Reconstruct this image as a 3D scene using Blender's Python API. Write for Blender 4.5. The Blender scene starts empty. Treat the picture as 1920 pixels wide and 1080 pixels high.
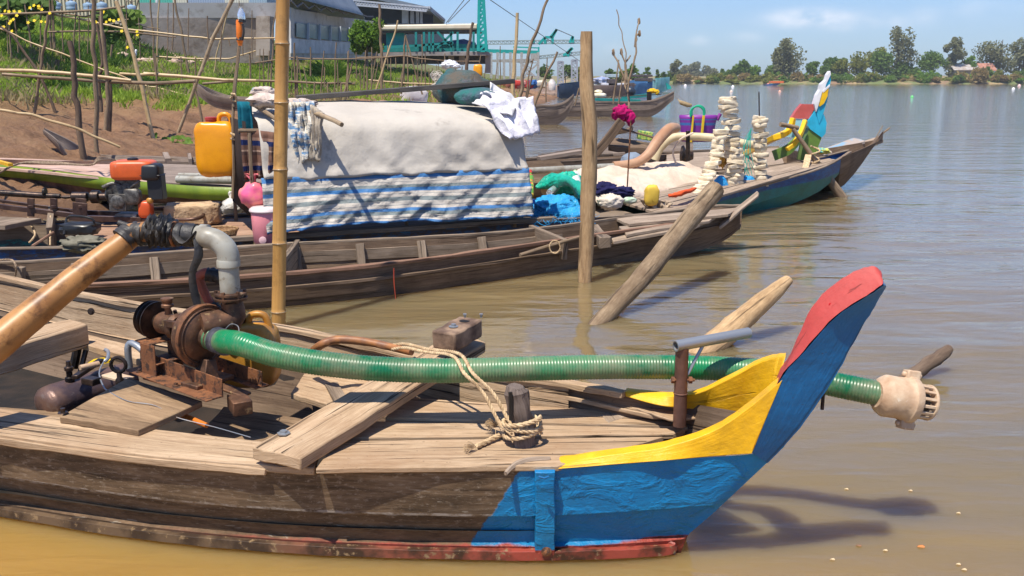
import bpy, math, random
from math import sin, cos, pi, radians, sqrt, atan2
from mathutils import Vector as V, Matrix, noise
random.seed(7)
C = bpy.context.scene.collection
# ---------------------------------------------------------------- camera
H, F, TH = 1.8, 1800.0, math.atan(394/1800.0)
cam = bpy.data.cameras.new('camera'); cam.lens = 36*F/1920; cam.sensor_width = 36
cam.clip_end = 6000; cam.clip_start = .05
co = bpy.data.objects.new('camera', cam); C.objects.link(co)
co.location = (0, 0, H); co.rotation_euler = (pi/2-TH, 0, 0)
bpy.context.scene.camera = co
# ---------------------------------------------------------------- light
SX, SY = .24, .36                     # sunlight drift per metre of fall
el = math.atan(1/sqrt(SX*SX+SY*SY)); az = atan2(-SX, -SY)   # azimuth of the sun from +Y towards +X
w = bpy.data.worlds.new('World'); bpy.context.scene.world = w; w.use_nodes = True
nt = w.node_tree; nt.nodes.clear()
out = nt.nodes.new('ShaderNodeOutputWorld'); bg = nt.nodes.new('ShaderNodeBackground'); bg.inputs[1].default_value = .09
sky = nt.nodes.new('ShaderNodeTexSky'); sky.sky_type = 'NISHITA'; sky.sun_disc = False
sky.sun_elevation = el; sky.sun_rotation = az; sky.air_density = 1.0; sky.dust_density = .6; sky.ozone_density = 2.5
tint = nt.nodes.new('ShaderNodeMixRGB'); tint.blend_type = 'MULTIPLY'; tint.inputs[0].default_value = 1
tint.inputs[2].default_value = (.69, .92, 1.30, 1)
nt.links.new(sky.outputs[0], tint.inputs[1])
# a few small fair weather clouds, placed by direction in the sky
tc = nt.nodes.new('ShaderNodeTexCoord')
nz = nt.nodes.new('ShaderNodeTexNoise'); nz.inputs['Scale'].default_value = 26; nz.inputs['Detail'].default_value = 7
mp = nt.nodes.new('ShaderNodeMapping'); mp.inputs['Scale'].default_value = (1, 1, 2.2)
nt.links.new(tc.outputs['Generated'], mp.inputs[0]); nt.links.new(mp.outputs[0], nz.inputs[0])
acc = None
def mth(op, a, b=None, c=None):
    n = nt.nodes.new('ShaderNodeMath'); n.operation = op
    for i, x in enumerate((a, b, c)):
        if x is None: continue
        if isinstance(x, (int, float)): n.inputs[i].default_value = x
        else: nt.links.new(x, n.inputs[i])
    return n.outputs[0]
for (px, py, sx, sy, k) in [(1522, 34, 58, 13, 1.7), (1662, 42, 32, 14, .5), (1735, 30, 22, 14, .35), (1580, 52, 22, 9, .3),
                            (1400, 70, 26, 9, .3), (1310, 76, 18, 8, .3), (1850, 18, 50, 16, .25), (1150, 92, 20, 8, .25)]:
    u = (px-960)/F; v = (540-py)/F
    d = V((u, cos(TH)+v*sin(TH), -sin(TH)+v*cos(TH))).normalized()
    e1 = V((d.y, -d.x, 0)).normalized(); e2 = e1.cross(d)
    a = nt.nodes.new('ShaderNodeVectorMath'); a.operation = 'DOT_PRODUCT'; a.inputs[1].default_value = e1; nt.links.new(tc.outputs['Generated'], a.inputs[0])
    b = nt.nodes.new('ShaderNodeVectorMath'); b.operation = 'SUBTRACT'; b.inputs[1].default_value = d; nt.links.new(tc.outputs['Generated'], b.inputs[0])
    b2 = nt.nodes.new('ShaderNodeVectorMath'); b2.operation = 'DOT_PRODUCT'; b2.inputs[1].default_value = e2; nt.links.new(b.outputs[0], b2.inputs[0])
    ab = nt.nodes.new('ShaderNodeVectorMath'); ab.operation = 'LENGTH'; nt.links.new(b.outputs[0], ab.inputs[0])
    q = mth('ADD', mth('POWER', mth('ABSOLUTE', mth('DIVIDE', a.outputs['Value'], sx/F)), 2), mth('POWER', mth('ABSOLUTE', mth('DIVIDE', b2.outputs['Value'], sy/F)), 2))
    g = mth('MULTIPLY', mth('EXPONENT', mth('MULTIPLY', q, -1)), k)
    g = mth('MULTIPLY', g, mth('LESS_THAN', ab.outputs['Value'], .8))
    acc = g if acc is None else mth('ADD', acc, g)
cm = mth('MULTIPLY', acc, mth('MULTIPLY', mth('SUBTRACT', nz.outputs[0], .28), 2.6)); 
cm = mth('MINIMUM', mth('MAXIMUM', cm, 0), .75)
mx = nt.nodes.new('ShaderNodeMixRGB'); nt.links.new(cm, mx.inputs[0]); nt.links.new(tint.outputs[0], mx.inputs[1]); mx.inputs[2].default_value = (9.4, 9.5, 10, 1)
nt.links.new(mx.outputs[0], bg.inputs[0]); nt.links.new(bg.outputs[0], out.inputs[0])
sl = bpy.data.lights.new('sun', 'SUN'); sl.energy = 5.0; sl.angle = radians(.53); sl.color = (1, .925, .81)
so = bpy.data.objects.new('sun', sl); C.objects.link(so)
so.rotation_euler = V((SX, SY, -1)).to_track_quat('-Z', 'Y').to_euler(); so.location = (-3, -4, 14)
vs = bpy.context.scene.view_settings; vs.view_transform = 'Standard'; vs.look = 'None'; vs.exposure = 0.47; vs.gamma = 1; vs.use_curve_mapping = False
# ---------------------------------------------------------------- pixel -> world
def ray(px, py):
    u = (px-960)/F; v = (540-py)/F
    return V((u, cos(TH)+v*sin(TH), -sin(TH)+v*cos(TH)))
O = V((0, 0, H))
def PZ(px, py, z): d = ray(px, py); return O + d*((z-H)/d.z)
def PY(px, py, y): d = ray(px, py); return O + d*(y/d.y)
def PP(px, py, p, n): d = ray(px, py); return O + d*((p-O).dot(n)/d.dot(n))
def depth(p): return p.y*cos(TH)+(H-p.z)*sin(TH)
def RR(wpx, p): return wpx*.5/F*depth(p)
# ---------------------------------------------------------------- objects
def rnd(a, b): return random.uniform(a, b)
LOC = {}
class MB:
    def __init__(s): s.v = []; s.f = []; s.uv = []
    def face(s, pts, uvs=None, base=None):
        i = len(s.v); s.v += [V(p) for p in pts]; s.f.append(list(range(i, i+len(pts)))); s.uv.append(uvs or [(0, 0)]*len(pts))
    def grid(s, g, us=None, vs_=None, closeu=False, off=None):
        """g[i][j]; shared vertices; uv metric"""
        n, m = len(g), len(g[0]); b = len(s.v); o = off or (rnd(0, 40), rnd(0, 40))
        for r in g: s.v += [V(p) for p in r]
        if us is None:
            us = [0]
            for i in range(1, n): us.append(us[-1]+(V(g[i][m//2])-V(g[i-1][m//2])).length)
        if vs_ is None:
            vs_ = [0]
            for j in range(1, m): vs_.append(vs_[-1]+(V(g[n//2][j])-V(g[n//2][j-1])).length)
            if closeu: vs_.append(vs_[-1]+(V(g[n//2][0])-V(g[n//2][-1])).length)
        for i in range(n-1):
            for j in range(m if closeu else m-1):
                k = (j+1) % m; j2 = j+1
                s.f.append([b+i*m+j, b+(i+1)*m+j, b+(i+1)*m+k, b+i*m+k])
                s.uv.append([(us[i]+o[0], vs_[j]+o[1]), (us[i+1]+o[0], vs_[j]+o[1]), (us[i+1]+o[0], vs_[j2]+o[1]), (us[i]+o[0], vs_[j2]+o[1])])
        return b
    def cap(s, b, m, flip=False, o=None):
        o = o or (rnd(0, 40), rnd(0, 40)); c = sum((s.v[b+k] for k in range(m)), V())/m
        ax = (s.v[b]-c); ax = ax.normalized() if ax.length > 1e-6 else V((1, 0, 0)); nn = V((0, 0, 1))
        idx = [b+k for k in range(m)]
        if flip: idx = idx[::-1]
        s.f.append(idx); s.uv.append([(o[0]+(s.v[i]-c).dot(ax), o[1]+(s.v[i]-c).cross(ax).length) for i in idx])
    def beam(s, a, b, w_, h, up=(0, 0, 1), n=1, jit=0, tw=1.0):
        """box from a to b, centred; w sideways, h along up"""
        a, b = V(a), V(b); d = (b-a).normalized(); up = V(up)
        sd = d.cross(up); sd = sd.normalized() if sd.length > 1e-5 else V((1, 0, 0)); up = sd.cross(d)
        g = []
        for i in range(n+1):
            t = i/n; c = a.lerp(b, t); k = 1+(tw-1)*t; r = []
            for (x, y) in ((-1, -1), (1, -1), (1, 1), (-1, 1)):
                p = c+sd*(x*w_*k/2)+up*(y*h*k/2)
                if jit: p += V((rnd(-jit, jit), rnd(-jit, jit), rnd(-jit, jit)))
                r.append(p)
            g.append(r)
        bb = s.grid(g, closeu=True); s.cap(bb, 4); s.cap(bb+4*n, 4, True)
    def plank(s, q, th, n=8, jit=.0015, m=3, down=V((0, 0, -1))):
        """q = 4 top corners a,b (one end..other end) near edge, c,d far edge (c over b)"""
        a, b, c, d = [V(x) for x in q]; g = []
        bow = [rnd(-jit, jit)*1.5 for _ in range(m+1)]
        for i in range(n+1):
            t = i/n; p, q_ = a.lerp(b, t), d.lerp(c, t); r = []
            e1, e2 = rnd(-jit, jit)*2, rnd(-jit, jit)*2; sd = (q_-p).normalized()
            for j in range(m+1):
                x = p.lerp(q_, j/m); x = x + V((0, 0, rnd(-jit, jit)+bow[j]))
                if j == 0: x = x+sd*e1
                if j == m: x = x+sd*e2
                r.append(x)
            for j in range(m, -1, -1): r.append(r[j]+down*th+V((0, 0, 0)))
            g.append(r)
        k = len(g[0]); bb = s.grid(g, closeu=True); s.cap(bb, k); s.cap(bb+k*n, k, True)
    def tube(s, pts, r, seg=10, caps=True, jit=0, sq=1.0, n=0):
        pts = [V(p) for p in pts]
        if n: 
            rl = r if isinstance(r, (list, tuple)) else [r]*len(pts); pts, r = crom(pts, rl, n)
        g = []; N = len(pts); R = r if isinstance(r, (list, tuple)) else [r]*N
        t0 = (pts[1]-pts[0]).normalized(); nrm = t0.cross(V((0, 0, 1)))
        if nrm.length < .05: nrm = t0.cross(V((0, 1, 0)))
        nrm.normalize(); ph = rnd(0, 100)
        for i in range(N):
            t = (pts[min(i+1, N-1)]-pts[max(i-1, 0)])
            if t.length < 1e-9: t = t0
            t.normalize(); nrm = (nrm-t*nrm.dot(t)).normalized(); bn = t.cross(nrm); row = []
            for k in range(seg):
                a = 2*pi*k/seg; rr = R[i]
                if jit: rr *= 1+jit*noise.noise(V((cos(a)*1.2+ph, sin(a)*1.2, i*.6)))*2
                row.append(pts[i]+nrm*cos(a)*rr+bn*sin(a)*rr*sq)
            g.append(row)
        b = s.grid(g, closeu=True)
        if caps: s.cap(b, seg); s.cap(b+seg*(N-1), seg, True)
        return s
    def lathe(s, o, ax, prof, seg=20, sq=1.0):
        """prof = [(r, h)]"""
        o = V(o); ax = V(ax).normalized(); u = ax.cross(V((0, 0, 1)))
        if u.length < .05: u = ax.cross(V((0, 1, 0)))
        u.normalize(); w_ = ax.cross(u); g = []
        for r, h in prof: g.append([o+ax*h+u*cos(2*pi*k/seg)*r+w_*sin(2*pi*k/seg)*r*sq for k in range(seg)])
        b = s.grid(g, closeu=True); s.cap(b, seg); s.cap(b+seg*(len(prof)-1), seg, True)
        return s
    def blob(s, c, r, nz_=.15, fr=1.2, seed=0, nu=20, nv=12, rot=0, power=1.0, flat=None, ridge=0, rf=4):
        c = V(c); rm = Matrix.Rotation(rot, 3, 'Z'); g = []
        def sp(x): return (abs(x)**power)*(1 if x >= 0 else -1)
        for j in range(nv+1):
            a = -pi/2+pi*j/nv; row = []
            for i in range(nu):
                b = 2*pi*i/nu; d = V((sp(cos(a))*sp(cos(b)), sp(cos(a))*sp(sin(b)), sp(sin(a))))
                k = 1+nz_*(noise.noise(d*fr+V((seed*7.3, seed*3.1, 0)))*1.6+noise.noise(d*fr*2.7+V((seed, 5, 9)))*.7)+(ridge*(max(0, 1-4*abs(noise.noise(d*rf+V((seed, 2, 4)))))+.5*max(0, 1-4*abs(noise.noise(d*rf*2.1+V((seed, 8, 1)))))) if ridge else 0)
                p = rm @ V((d.x*r[0]*k, d.y*r[1]*k, d.z*r[2]*k))
                if flat is not None and p.z < flat: p.z = flat
                row.append(c+p)
            g.append(row)
        s.grid(g, closeu=True); return s
    def build(s, name, mat, parent=None, smooth=True, bevel=0, origin=None, ang=40, solid=0, sub=0):
        me = bpy.data.meshes.new(name)
        if parent is not None: o0 = LOC[parent]
        else:
            if origin is None:
                xs = [p.x for p in s.v]; ys = [p.y for p in s.v]; origin = V(((min(xs)+max(xs))/2, (min(ys)+max(ys))/2, min(p.z for p in s.v)))
            o0 = V(origin)
        me.from_pydata([tuple(p-o0) for p in s.v], [], s.f)
        uvl = me.uv_layers.new(name='UVMap'); flat = [c for f in s.uv for uv in f for c in uv]
        uvl.data.foreach_set('uv', flat)
        ob = bpy.data.objects.new(name, me); C.objects.link(ob)
        for m_ in (mat if isinstance(mat, list) else [mat]): me.materials.append(m_)
        if parent is not None: ob.parent = parent
        else: ob.location = o0
        LOC[ob] = o0
        if smooth: me.shade_smooth(); me.set_sharp_from_angle(angle=radians(ang))
        if solid:
            m = ob.modifiers.new('solid', 'SOLIDIFY'); m.thickness = solid; m.offset = 0
        if bevel:
            m = ob.modifiers.new('bevel', 'BEVEL'); m.width = bevel; m.segments = 2; m.limit_method = 'ANGLE'; m.angle_limit = radians(50)
        if sub:
            m = ob.modifiers.new('sub', 'SUBSURF'); m.levels = sub; m.render_levels = sub
        return ob
def crom(P, R, n):
    q, rr = [], []
    for i in range(len(P)-1):
        p0, p1, p2, p3 = P[max(i-1, 0)], P[i], P[i+1], P[min(i+2, len(P)-1)]
        for k in range(n):
            t = k/n
            q.append(.5*((2*p1)+(p2-p0)*t+(2*p0-5*p1+4*p2-p3)*t*t+(3*p1-p0-3*p2+p3)*t**3)); rr.append(R[i]*(1-t)+R[i+1]*t)
    q.append(P[-1]); rr.append(R[-1]); return q, rr
def tag(o, label, cat, group=None, kind=None):
    if label: o['label'] = label
    if cat: o['category'] = cat
    if group: o['group'] = group
    if kind: o['kind'] = kind
    return o
def thing(name, label, cat, loc, group=None):
    o = bpy.data.objects.new(name, None); C.objects.link(o); o.location = loc; o.empty_display_size = .2
    LOC[o] = V(loc); return tag(o, label, cat, group)
def dup(root, loc, rz=0, label=None, sc=None):
    r = root.copy(); C.objects.link(r); r.location = loc; r.rotation_euler = (0, 0, rz)
    if sc: r.scale = sc
    if label: r['label'] = label
    for ch in list(root.children):
        c = ch.copy(); C.objects.link(c); c.parent = r
        for g in ch.children:
            d = g.copy(); C.objects.link(d); d.parent = c
    return r
# ---------------------------------------------------------------- materials
class NM:
    def __init__(s, name):
        s.m = bpy.data.materials.new(name); s.m.use_nodes = True; s.t = s.m.node_tree; s.p = s.t.nodes['Principled BSDF']
        s.tc = s.t.nodes.new('ShaderNodeTexCoord')
    def n(s, ty, **k):
        x = s.t.nodes.new(ty)
        for a, b in k.items(): setattr(x, a, b)
        return x
    def l(s, a, b): s.t.links.new(a, b)
    def noise(s, scale=5, coord='Object', stretch=None, detail=6, rough=.6, dist=0, loc=None):
        x = s.n('ShaderNodeTexNoise'); x.inputs['Scale'].default_value = scale; x.inputs['Detail'].default_value = detail
        x.inputs['Roughness'].default_value = rough; x.inputs['Distortion'].default_value = dist
        m = s.n('ShaderNodeMapping'); s.l(s.tc.outputs[coord], m.inputs[0])
        if stretch: m.inputs['Scale'].default_value = stretch
        if loc: m.inputs['Location'].default_value = loc
        s.l(m.outputs[0], x.inputs[0]); return x.outputs[0]
    def ramp(s, f, stops, interp='LINEAR'):
        x = s.n('ShaderNodeValToRGB'); e = x.color_ramp.elements; x.color_ramp.interpolation = interp
        while len(e) < len(stops): e.new(.5)
        for i, (p, c) in enumerate(stops):
            e[i].position = p; e[i].color = (*c, 1) if len(c) == 3 else c
        s.l(f, x.inputs[0]); return x.outputs[0]
    def g(s, f, a, b):     # grey ramp smooth a..b
        return s.ramp(f, [(a, (0, 0, 0)), (b, (1, 1, 1))])
    def mix(s, fac, a, b, mode='MIX'):
        x = s.n('ShaderNodeMixRGB', blend_type=mode)
        for i, v in ((0, fac), (1, a), (2, b)):
            if isinstance(v, (int, float)): x.inputs[i].default_value = v if i == 0 else (v, v, v, 1)
            elif isinstance(v, tuple): x.inputs[i].default_value = (*v, 1)
            else: s.l(v, x.inputs[i])
        return x.outputs[0]
    def math(s, op, a, b=None, c=None):
        x = s.n('ShaderNodeMath', operation=op)
        for i, v in enumerate((a, b, c)):
            if v is None: continue
            if isinstance(v, (int, float)): x.inputs[i].default_value = v
            else: s.l(v, x.inputs[i])
        return x.outputs[0]
    def sep(s, coord='Object'):
        x = s.n('ShaderNodeSeparateXYZ'); s.l(s.tc.outputs[coord], x.inputs[0]); return x.outputs
    def bump(s, h, strength=.4, dist=.01):
        x = s.n('ShaderNodeBump'); x.inputs['Strength'].default_value = strength; x.inputs['Distance'].default_value = dist
        s.l(h, x.inputs['Height'])
        if s.p.inputs['Normal'].is_linked: s.l(s.p.inputs['Normal'].links[0].from_socket, x.inputs['Normal'])
        s.l(x.outputs[0], s.p.inputs['Normal'])
    def fin(s, col=None, rough=.7, metal=0, spec=.4):
        if col is not None:
            if isinstance(col, tuple): s.p.inputs['Base Color'].default_value = (*col, 1)
            else: s.l(col, s.p.inputs['Base Color'])
        if isinstance(rough, (int, float)): s.p.inputs['Roughness'].default_value = rough
        else: s.l(rough, s.p.inputs['Roughness'])
        s.p.inputs['Metallic'].default_value = metal; s.p.inputs['Specular IOR Level'].default_value = spec
        return s.m
def wood(name, light, mid, dark, gx=2.2, gy=38, rough=.82, bmp=.5, stain=.5, crack=.75, stc=None, spec=.25, sts=2.5):
    s = NM(name)
    gr = s.noise(1, 'UV', (gx, gy, 1), 8, .68, .6); fine = s.noise(1, 'UV', (gx*6, gy*5, 1), 4, .7)
    col = s.ramp(gr, [(.28, dark), (.48, mid), (.66, light)])
    col = s.mix(.45, col, s.ramp(fine, [(.32, dark), (.68, light)])); wide = s.noise(1, 'UV', (gx*.4, gy*.16, 1), 4, .6, .8, (2, 9, 0)); col = s.mix(s.math("MULTIPLY", s.g(wide, .5, .68), .45), col, tuple(x*.62 for x in mid)); col = s.mix(s.math('MULTIPLY', s.math('SUBTRACT', 1, s.g(wide, .3, .46)), .35), col, tuple(min(1, x*1.35) for x in light))
    big = s.noise(sts, 'Object', None, 6, .65)
    col = s.mix(s.math('MULTIPLY', s.g(big, .45, .7), stain), col, stc or tuple(x*.45 for x in mid))
    ck = s.noise(1, 'UV', (gx*.55, gy*1.1, 1), 3, .5, .3, (7, 3, 0)); ckm = s.g(ck, .60, .655)
    ck2 = s.math('SUBTRACT', 1, s.g(ck, .66, .70)); ckm = s.math('MULTIPLY', ckm, ck2)
    col = s.mix(s.math('MULTIPLY', ckm, crack), col, tuple(x*.22 for x in dark))
    sp = s.noise(60, 'Object', None, 3, .6); col = s.mix(s.math('MULTIPLY', s.g(sp, .66, .72), .5), col, tuple(x*.5 for x in dark))
    s.bump(s.math('ADD', s.math('SUBTRACT', gr, s.math('MULTIPLY', ckm, .9)), s.math('MULTIPLY', fine, .4)), bmp, .004)
    return s.fin(col, rough, 0, spec)
def two(name, a, b, scale=6, lo=.4, hi=.6, rough=.7, metal=0, spec=.4, bmp=0, bs=60, dist=.004, coord='Object', stretch=None, c=None, cs=30, clo=.62, chi=.66):
    s = NM(name); f = s.g(s.noise(scale, coord, stretch), lo, hi); col = s.mix(f, a, b)
    if c: col = s.mix(s.g(s.noise(cs, coord, None, 5, .7, 0, (3, 9, 1)), clo, chi), col, c)
    if bmp: s.bump(s.noise(bs, coord, stretch, 5), bmp, dist)
    return s.fin(col, rough, metal, spec)
def paint(name, c, dirt=(.12, .08, .05), under=(.2, .14, .09), wear=.66, rough=.42, dl=.55, bs=22, bmp=.6):
    s = NM(name)
    v = s.noise(9, 'Object', None, 5, .6); col = s.mix(s.g(v, .3, .8), c, tuple(x*.72 for x in c))
    col = s.mix(s.math('MULTIPLY', s.g(s.noise(4, 'Object', None, 8, .75), .5, .8), dl), col, dirt)
    wv = s.noise(16, 'Object', (1, 1, 2.5), 8, .75, 0, (4, 4, 4)); wm = s.g(wv, wear, wear+.015)
    col = s.mix(wm, col, under)
    gr = s.noise(1, 'UV', (3, 60, 1), 6, .7); s.bump(gr, bmp*.9, .005); crk = s.g(s.noise(1, 'UV', (1.5, 34, 1), 4, .6, .4, (3, 8, 0)), .635, .66); col = s.mix(s.math('MULTIPLY', crk, .6), col, tuple(x*.25 for x in c)); s.bump(s.math('MULTIPLY', crk, -1), .6, .004)
    s.bump(s.noise(bs, 'Object', None, 6, .6), bmp, .006); s.bump(s.math('MULTIPLY', wm, -1), .5, .002)
    return s.fin(col, s.ramp(wm, [(0, (rough,)*3), (1, (.8,)*3)]), 0, .45)
M = {}
M['deck'] = wood('weathered_deck_wood', (.58, .43, .285), (.43, .295, .175), (.15, .09, .048), stain=.5, crack=1, stc=(.27, .15, .075), bmp=.85)
M['deck2'] = wood('greyed_deck_wood', (.48, .38, .29), (.33, .245, .175), (.13, .09, .06), stain=.5)
M['oilwood'] = wood('oily_bottom_boards', (.38, .26, .15), (.25, .16, .09), (.1, .06, .035), stain=.7, stc=(.08, .05, .03))
M['brown'] = wood('brown_boat_wood', (.27, .19, .125), (.155, .10, .064), (.05, .03, .018), gx=1.2, gy=24, stain=.55, stc=(.07, .045, .03))
M['brownin'] = wood('grey_inner_boat_wood', (.34, .265, .195), (.21, .155, .11), (.065, .045, .03), gx=1.2, gy=24, stain=.6, stc=(.11, .08, .055))
M['redrail'] = wood('reddish_gunwale_wood', (.34, .2, .13), (.22, .12, .078), (.09, .05, .035), gx=1.2, gy=26, stain=.5)
M['post'] = wood('peeled_post_wood', (.62, .43, .24), (.46, .29, .14), (.15, .09, .045), gx=2.0, gy=14, stain=.45, stc=(.22, .13, .07), sts=4)
M['post2'] = wood('grey_post_wood', (.40, .30, .19), (.26, .18, .105), (.09, .055, .03), gx=2.0, gy=16, stain=.6, stc=(.1, .06, .035), sts=4)
M['stick'] = wood('dry_stick_wood', (.36, .27, .18), (.24, .165, .1), (.1, .065, .04), gx=2, gy=16, stain=.5, crack=.4, sts=3)
M['stickd'] = wood('dark_stick_wood', (.22, .16, .11), (.14, .09, .06), (.055, .035, .025), gx=2, gy=16, stain=.5, crack=.4, sts=3)
M['canoe'] = wood('grey_canoe_wood', (.36, .29, .235), (.25, .19, .15), (.12, .085, .065), gx=1, gy=16, stain=.5)
def bamboo(name, a, b, n):
    s = NM(name); f = s.noise(1, 'UV', (1.2, 22, 1), 6, .6); col = s.ramp(f, [(.3, b), (.7, a)])
    col = s.mix(s.math('MULTIPLY', s.g(s.noise(7, 'Object', None, 6, .7), .52, .72), .65), col, tuple(x*.4 for x in b))
    s.bump(f, .15, .002); return s.fin(col, .42, 0, .5)
M['bamboo'] = bamboo('orange_bamboo', (.58, .33, .10), (.40, .20, .055), 0)
M['bamboop'] = bamboo('pale_bamboo', (.60, .45, .24), (.42, .28, .13), 0)
M['bamboog'] = bamboo('grey_bamboo', (.42, .32, .2), (.26, .18, .1), 0)
# hull of the near boat: dark weathered planking, blue painted bow, red boot top
s = NM('near_hull_planking')
x_, y_, z_ = s.sep('Object')
gr = s.noise(1, 'UV', (3, 26, 1), 8, .72, .5); fk = s.noise(1, 'UV', (26, 60, 1), 5, .75)
wcol = s.ramp(gr, [(.3, (.035, .021, .011)), (.5, (.13, .084, .047)), (.7, (.26, .18, .11))])
wcol = s.mix(s.g(fk, .54, .66), wcol, (.27, .21, .15)); wcol = s.mix(s.math('MULTIPLY', s.g(s.noise(2.2, 'Object', (1, 1, 2), 6, .7, 0, (3, 1, 5)), .5, .7), .6), wcol, (.03, .02, .012))
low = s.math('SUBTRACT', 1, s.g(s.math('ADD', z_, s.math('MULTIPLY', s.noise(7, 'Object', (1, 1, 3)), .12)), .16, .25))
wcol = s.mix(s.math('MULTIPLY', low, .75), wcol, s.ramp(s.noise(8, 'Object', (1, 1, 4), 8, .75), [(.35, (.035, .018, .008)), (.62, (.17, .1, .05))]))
seam = s.math('LESS_THAN', s.math('ABSOLUTE', s.math('SUBTRACT', s.math('ADD', z_, s.math('MULTIPLY', s.noise(5), .012)), .196)), .012)
wcol = s.mix(s.math('MULTIPLY', seam, s.g(s.noise(20), .4, .6)), wcol, (.27, .23, .19))
sc = s.math('MULTIPLY', s.g(s.noise(1, 'Object', (7, 7, 70), 4, .6, 1.2), .64, .66), .55); wcol = s.mix(sc, wcol, (.3, .26, .2))
blue = s.mix(s.g(s.noise(5, 'Object', None, 5), .3, .75), (.002, .15, .38), (.004, .24, .52))
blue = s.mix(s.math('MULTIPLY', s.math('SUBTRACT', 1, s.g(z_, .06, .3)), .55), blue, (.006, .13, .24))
blue = s.mix(s.g(s.noise(26, 'Object', (1, 1, 2), 8, .75), .655, .675), blue, (.03, .03, .03)); blue = s.mix(s.math('MULTIPLY', s.g(s.noise(3.5, 'Object', (1, 1, 2), 8, .75, 0, (8, 2, 3)), .52, .72), .55), blue, (.03, .10, .15)); blue = s.mix(s.math('MULTIPLY', s.g(s.noise(60, 'Object', (1, 1, 3), 4, .75), .6, .72), .4), blue, (.05, .33, .62))
edge = s.math('ADD', s.math('SUBTRACT', x_, s.math('MULTIPLY', z_, .55)), s.math('MULTIPLY', s.noise(14, 'Object', None, 8, .7), .06))
bm = s.g(s.math('MULTIPLY', edge, 1), -.153, -.147)
bm = s.n('ShaderNodeMapRange'); s.l(edge, bm.inputs[0]); bm.inputs[1].default_value = -.158; bm.inputs[2].default_value = -.150; bm = bm.outputs[0]
col = s.mix(bm, wcol, blue)
red = s.mix(s.g(s.noise(16, 'Object', (1, 1, 2), 8, .7), .35, .65), (.11, .02, .012), (.36, .06, .04))
rz = s.math('ADD', s.math('ADD', z_, s.math('MULTIPLY', s.noise(9, 'Object', None, 6), .03)), s.math('MULTIPLY', s.math('MAXIMUM', s.math('SUBTRACT', x_, .35), 0), -.07))
rm = s.n('ShaderNodeMapRange'); s.l(rz, rm.inputs[0]); rm.inputs[1].default_value = .074; rm.inputs[2].default_value = .068
xm = s.n('ShaderNodeMapRange'); s.l(x_, xm.inputs[0]); xm.inputs[1].default_value = -1.5; xm.inputs[2].default_value = -.3
col = s.mix(s.math('MULTIPLY', rm.outputs[0], xm.outputs[0]), col, red)
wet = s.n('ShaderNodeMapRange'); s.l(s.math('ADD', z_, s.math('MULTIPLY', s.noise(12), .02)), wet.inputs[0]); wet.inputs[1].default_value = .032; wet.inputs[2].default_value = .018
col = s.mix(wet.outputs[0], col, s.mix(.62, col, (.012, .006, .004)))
s.bump(gr, .5, .006)
pb = s.noise(7, 'Object', (1, 1, 1.6), 5, .6, .8); s.bump(s.math('MULTIPLY', s.math('ADD', s.g(pb, .45, .75), s.math('MULTIPLY', s.noise(45, 'Object', None, 5), .3)), bm), .6, .016)
s.bump(fk, .4, .003)
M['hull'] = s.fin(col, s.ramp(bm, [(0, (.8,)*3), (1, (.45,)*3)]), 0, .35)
M['blue'] = paint('blue_boat_paint', (.002, .135, .36), dirt=(.004, .06, .14), under=(.05, .04, .03), wear=.67, dl=.55)
M['yellow'] = paint('yellow_boat_paint', (.86, .47, .008), dirt=(.42, .22, .02), under=(.16, .08, .03), wear=.665, dl=.7)
M['red'] = paint('faded_red_boat_paint', (.50, .065, .055), dirt=(.28, .06, .04), under=(.2, .11, .08), wear=.69, dl=.5, rough=.6)
M['redstrake0'] = two('red_strake_paint', (.05, .022, .012), (.30, .06, .04), 6, .42, .56, .5, bmp=.5, bs=40, c=(.25, .17, .09), cs=22, clo=.55, chi=.62)
s = NM('red_strake'); x_, y_, z_ = s.sep('Object'); f = s.g(s.noise(6, 'Object', None, 7), .42, .56); c1 = s.mix(f, (.05, .022, .012), (.30, .055, .035)); c2 = s.mix(f, (.045, .028, .018), (.13, .085, .05))
xm = s.n('ShaderNodeMapRange'); s.l(s.math('ADD', x_, s.math('MULTIPLY', s.noise(3), .5)), xm.inputs[0]); xm.inputs[1].default_value = -.8; xm.inputs[2].default_value = .25
col = s.mix(xm.outputs[0], c2, c1); col = s.mix(s.g(s.noise(22, 'Object', None, 5, .7), .58, .64), col, (.25, .17, .09)); s.bump(s.noise(40, 'Object'), .5, .004); M['redstrake'] = s.fin(col, .45, 0, .4)
M['rust'] = two('rusted_iron', (.16, .07, .035), (.29, .12, .05), 14, .35, .65, .75, .35, bmp=.5, bs=90, c=(.06, .035, .025), cs=25, clo=.5, chi=.6)
M['rustd'] = two('dark_greasy_rust', (.075, .042, .028), (.2, .1, .055), 12, .4, .62, .55, .5, bmp=.5, bs=70, c=(.3, .2, .1), cs=18, clo=.6, chi=.66)
M['iron'] = two('dark_oily_iron', (.02, .017, .016), (.075, .05, .038), 12, .4, .62, .38, .7, bmp=.3, bs=70)
M['galv'] = two('galvanised_pipe', (.32, .34, .36), (.42, .30, .22), 7, .5, .72, .42, .6, bmp=.2, bs=80)
M['steelpost'] = two('brown_steel_post', (.13, .065, .045), (.2, .1, .07), 12, .4, .6, .55, .4, bmp=.3, bs=60)
M['pvc'] = two('grey_pvc_pipe', (.34, .335, .29), (.22, .19, .14), 7, .42, .66, .4, bmp=.12, bs=40, c=(.12, .085, .05), cs=20, clo=.6, chi=.68)
M['rubber'] = two('black_inner_tube_rubber', (.018, .018, .02), (.05, .045, .04), 10, .4, .6, .5, bmp=.5, bs=30, dist=.01)
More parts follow.
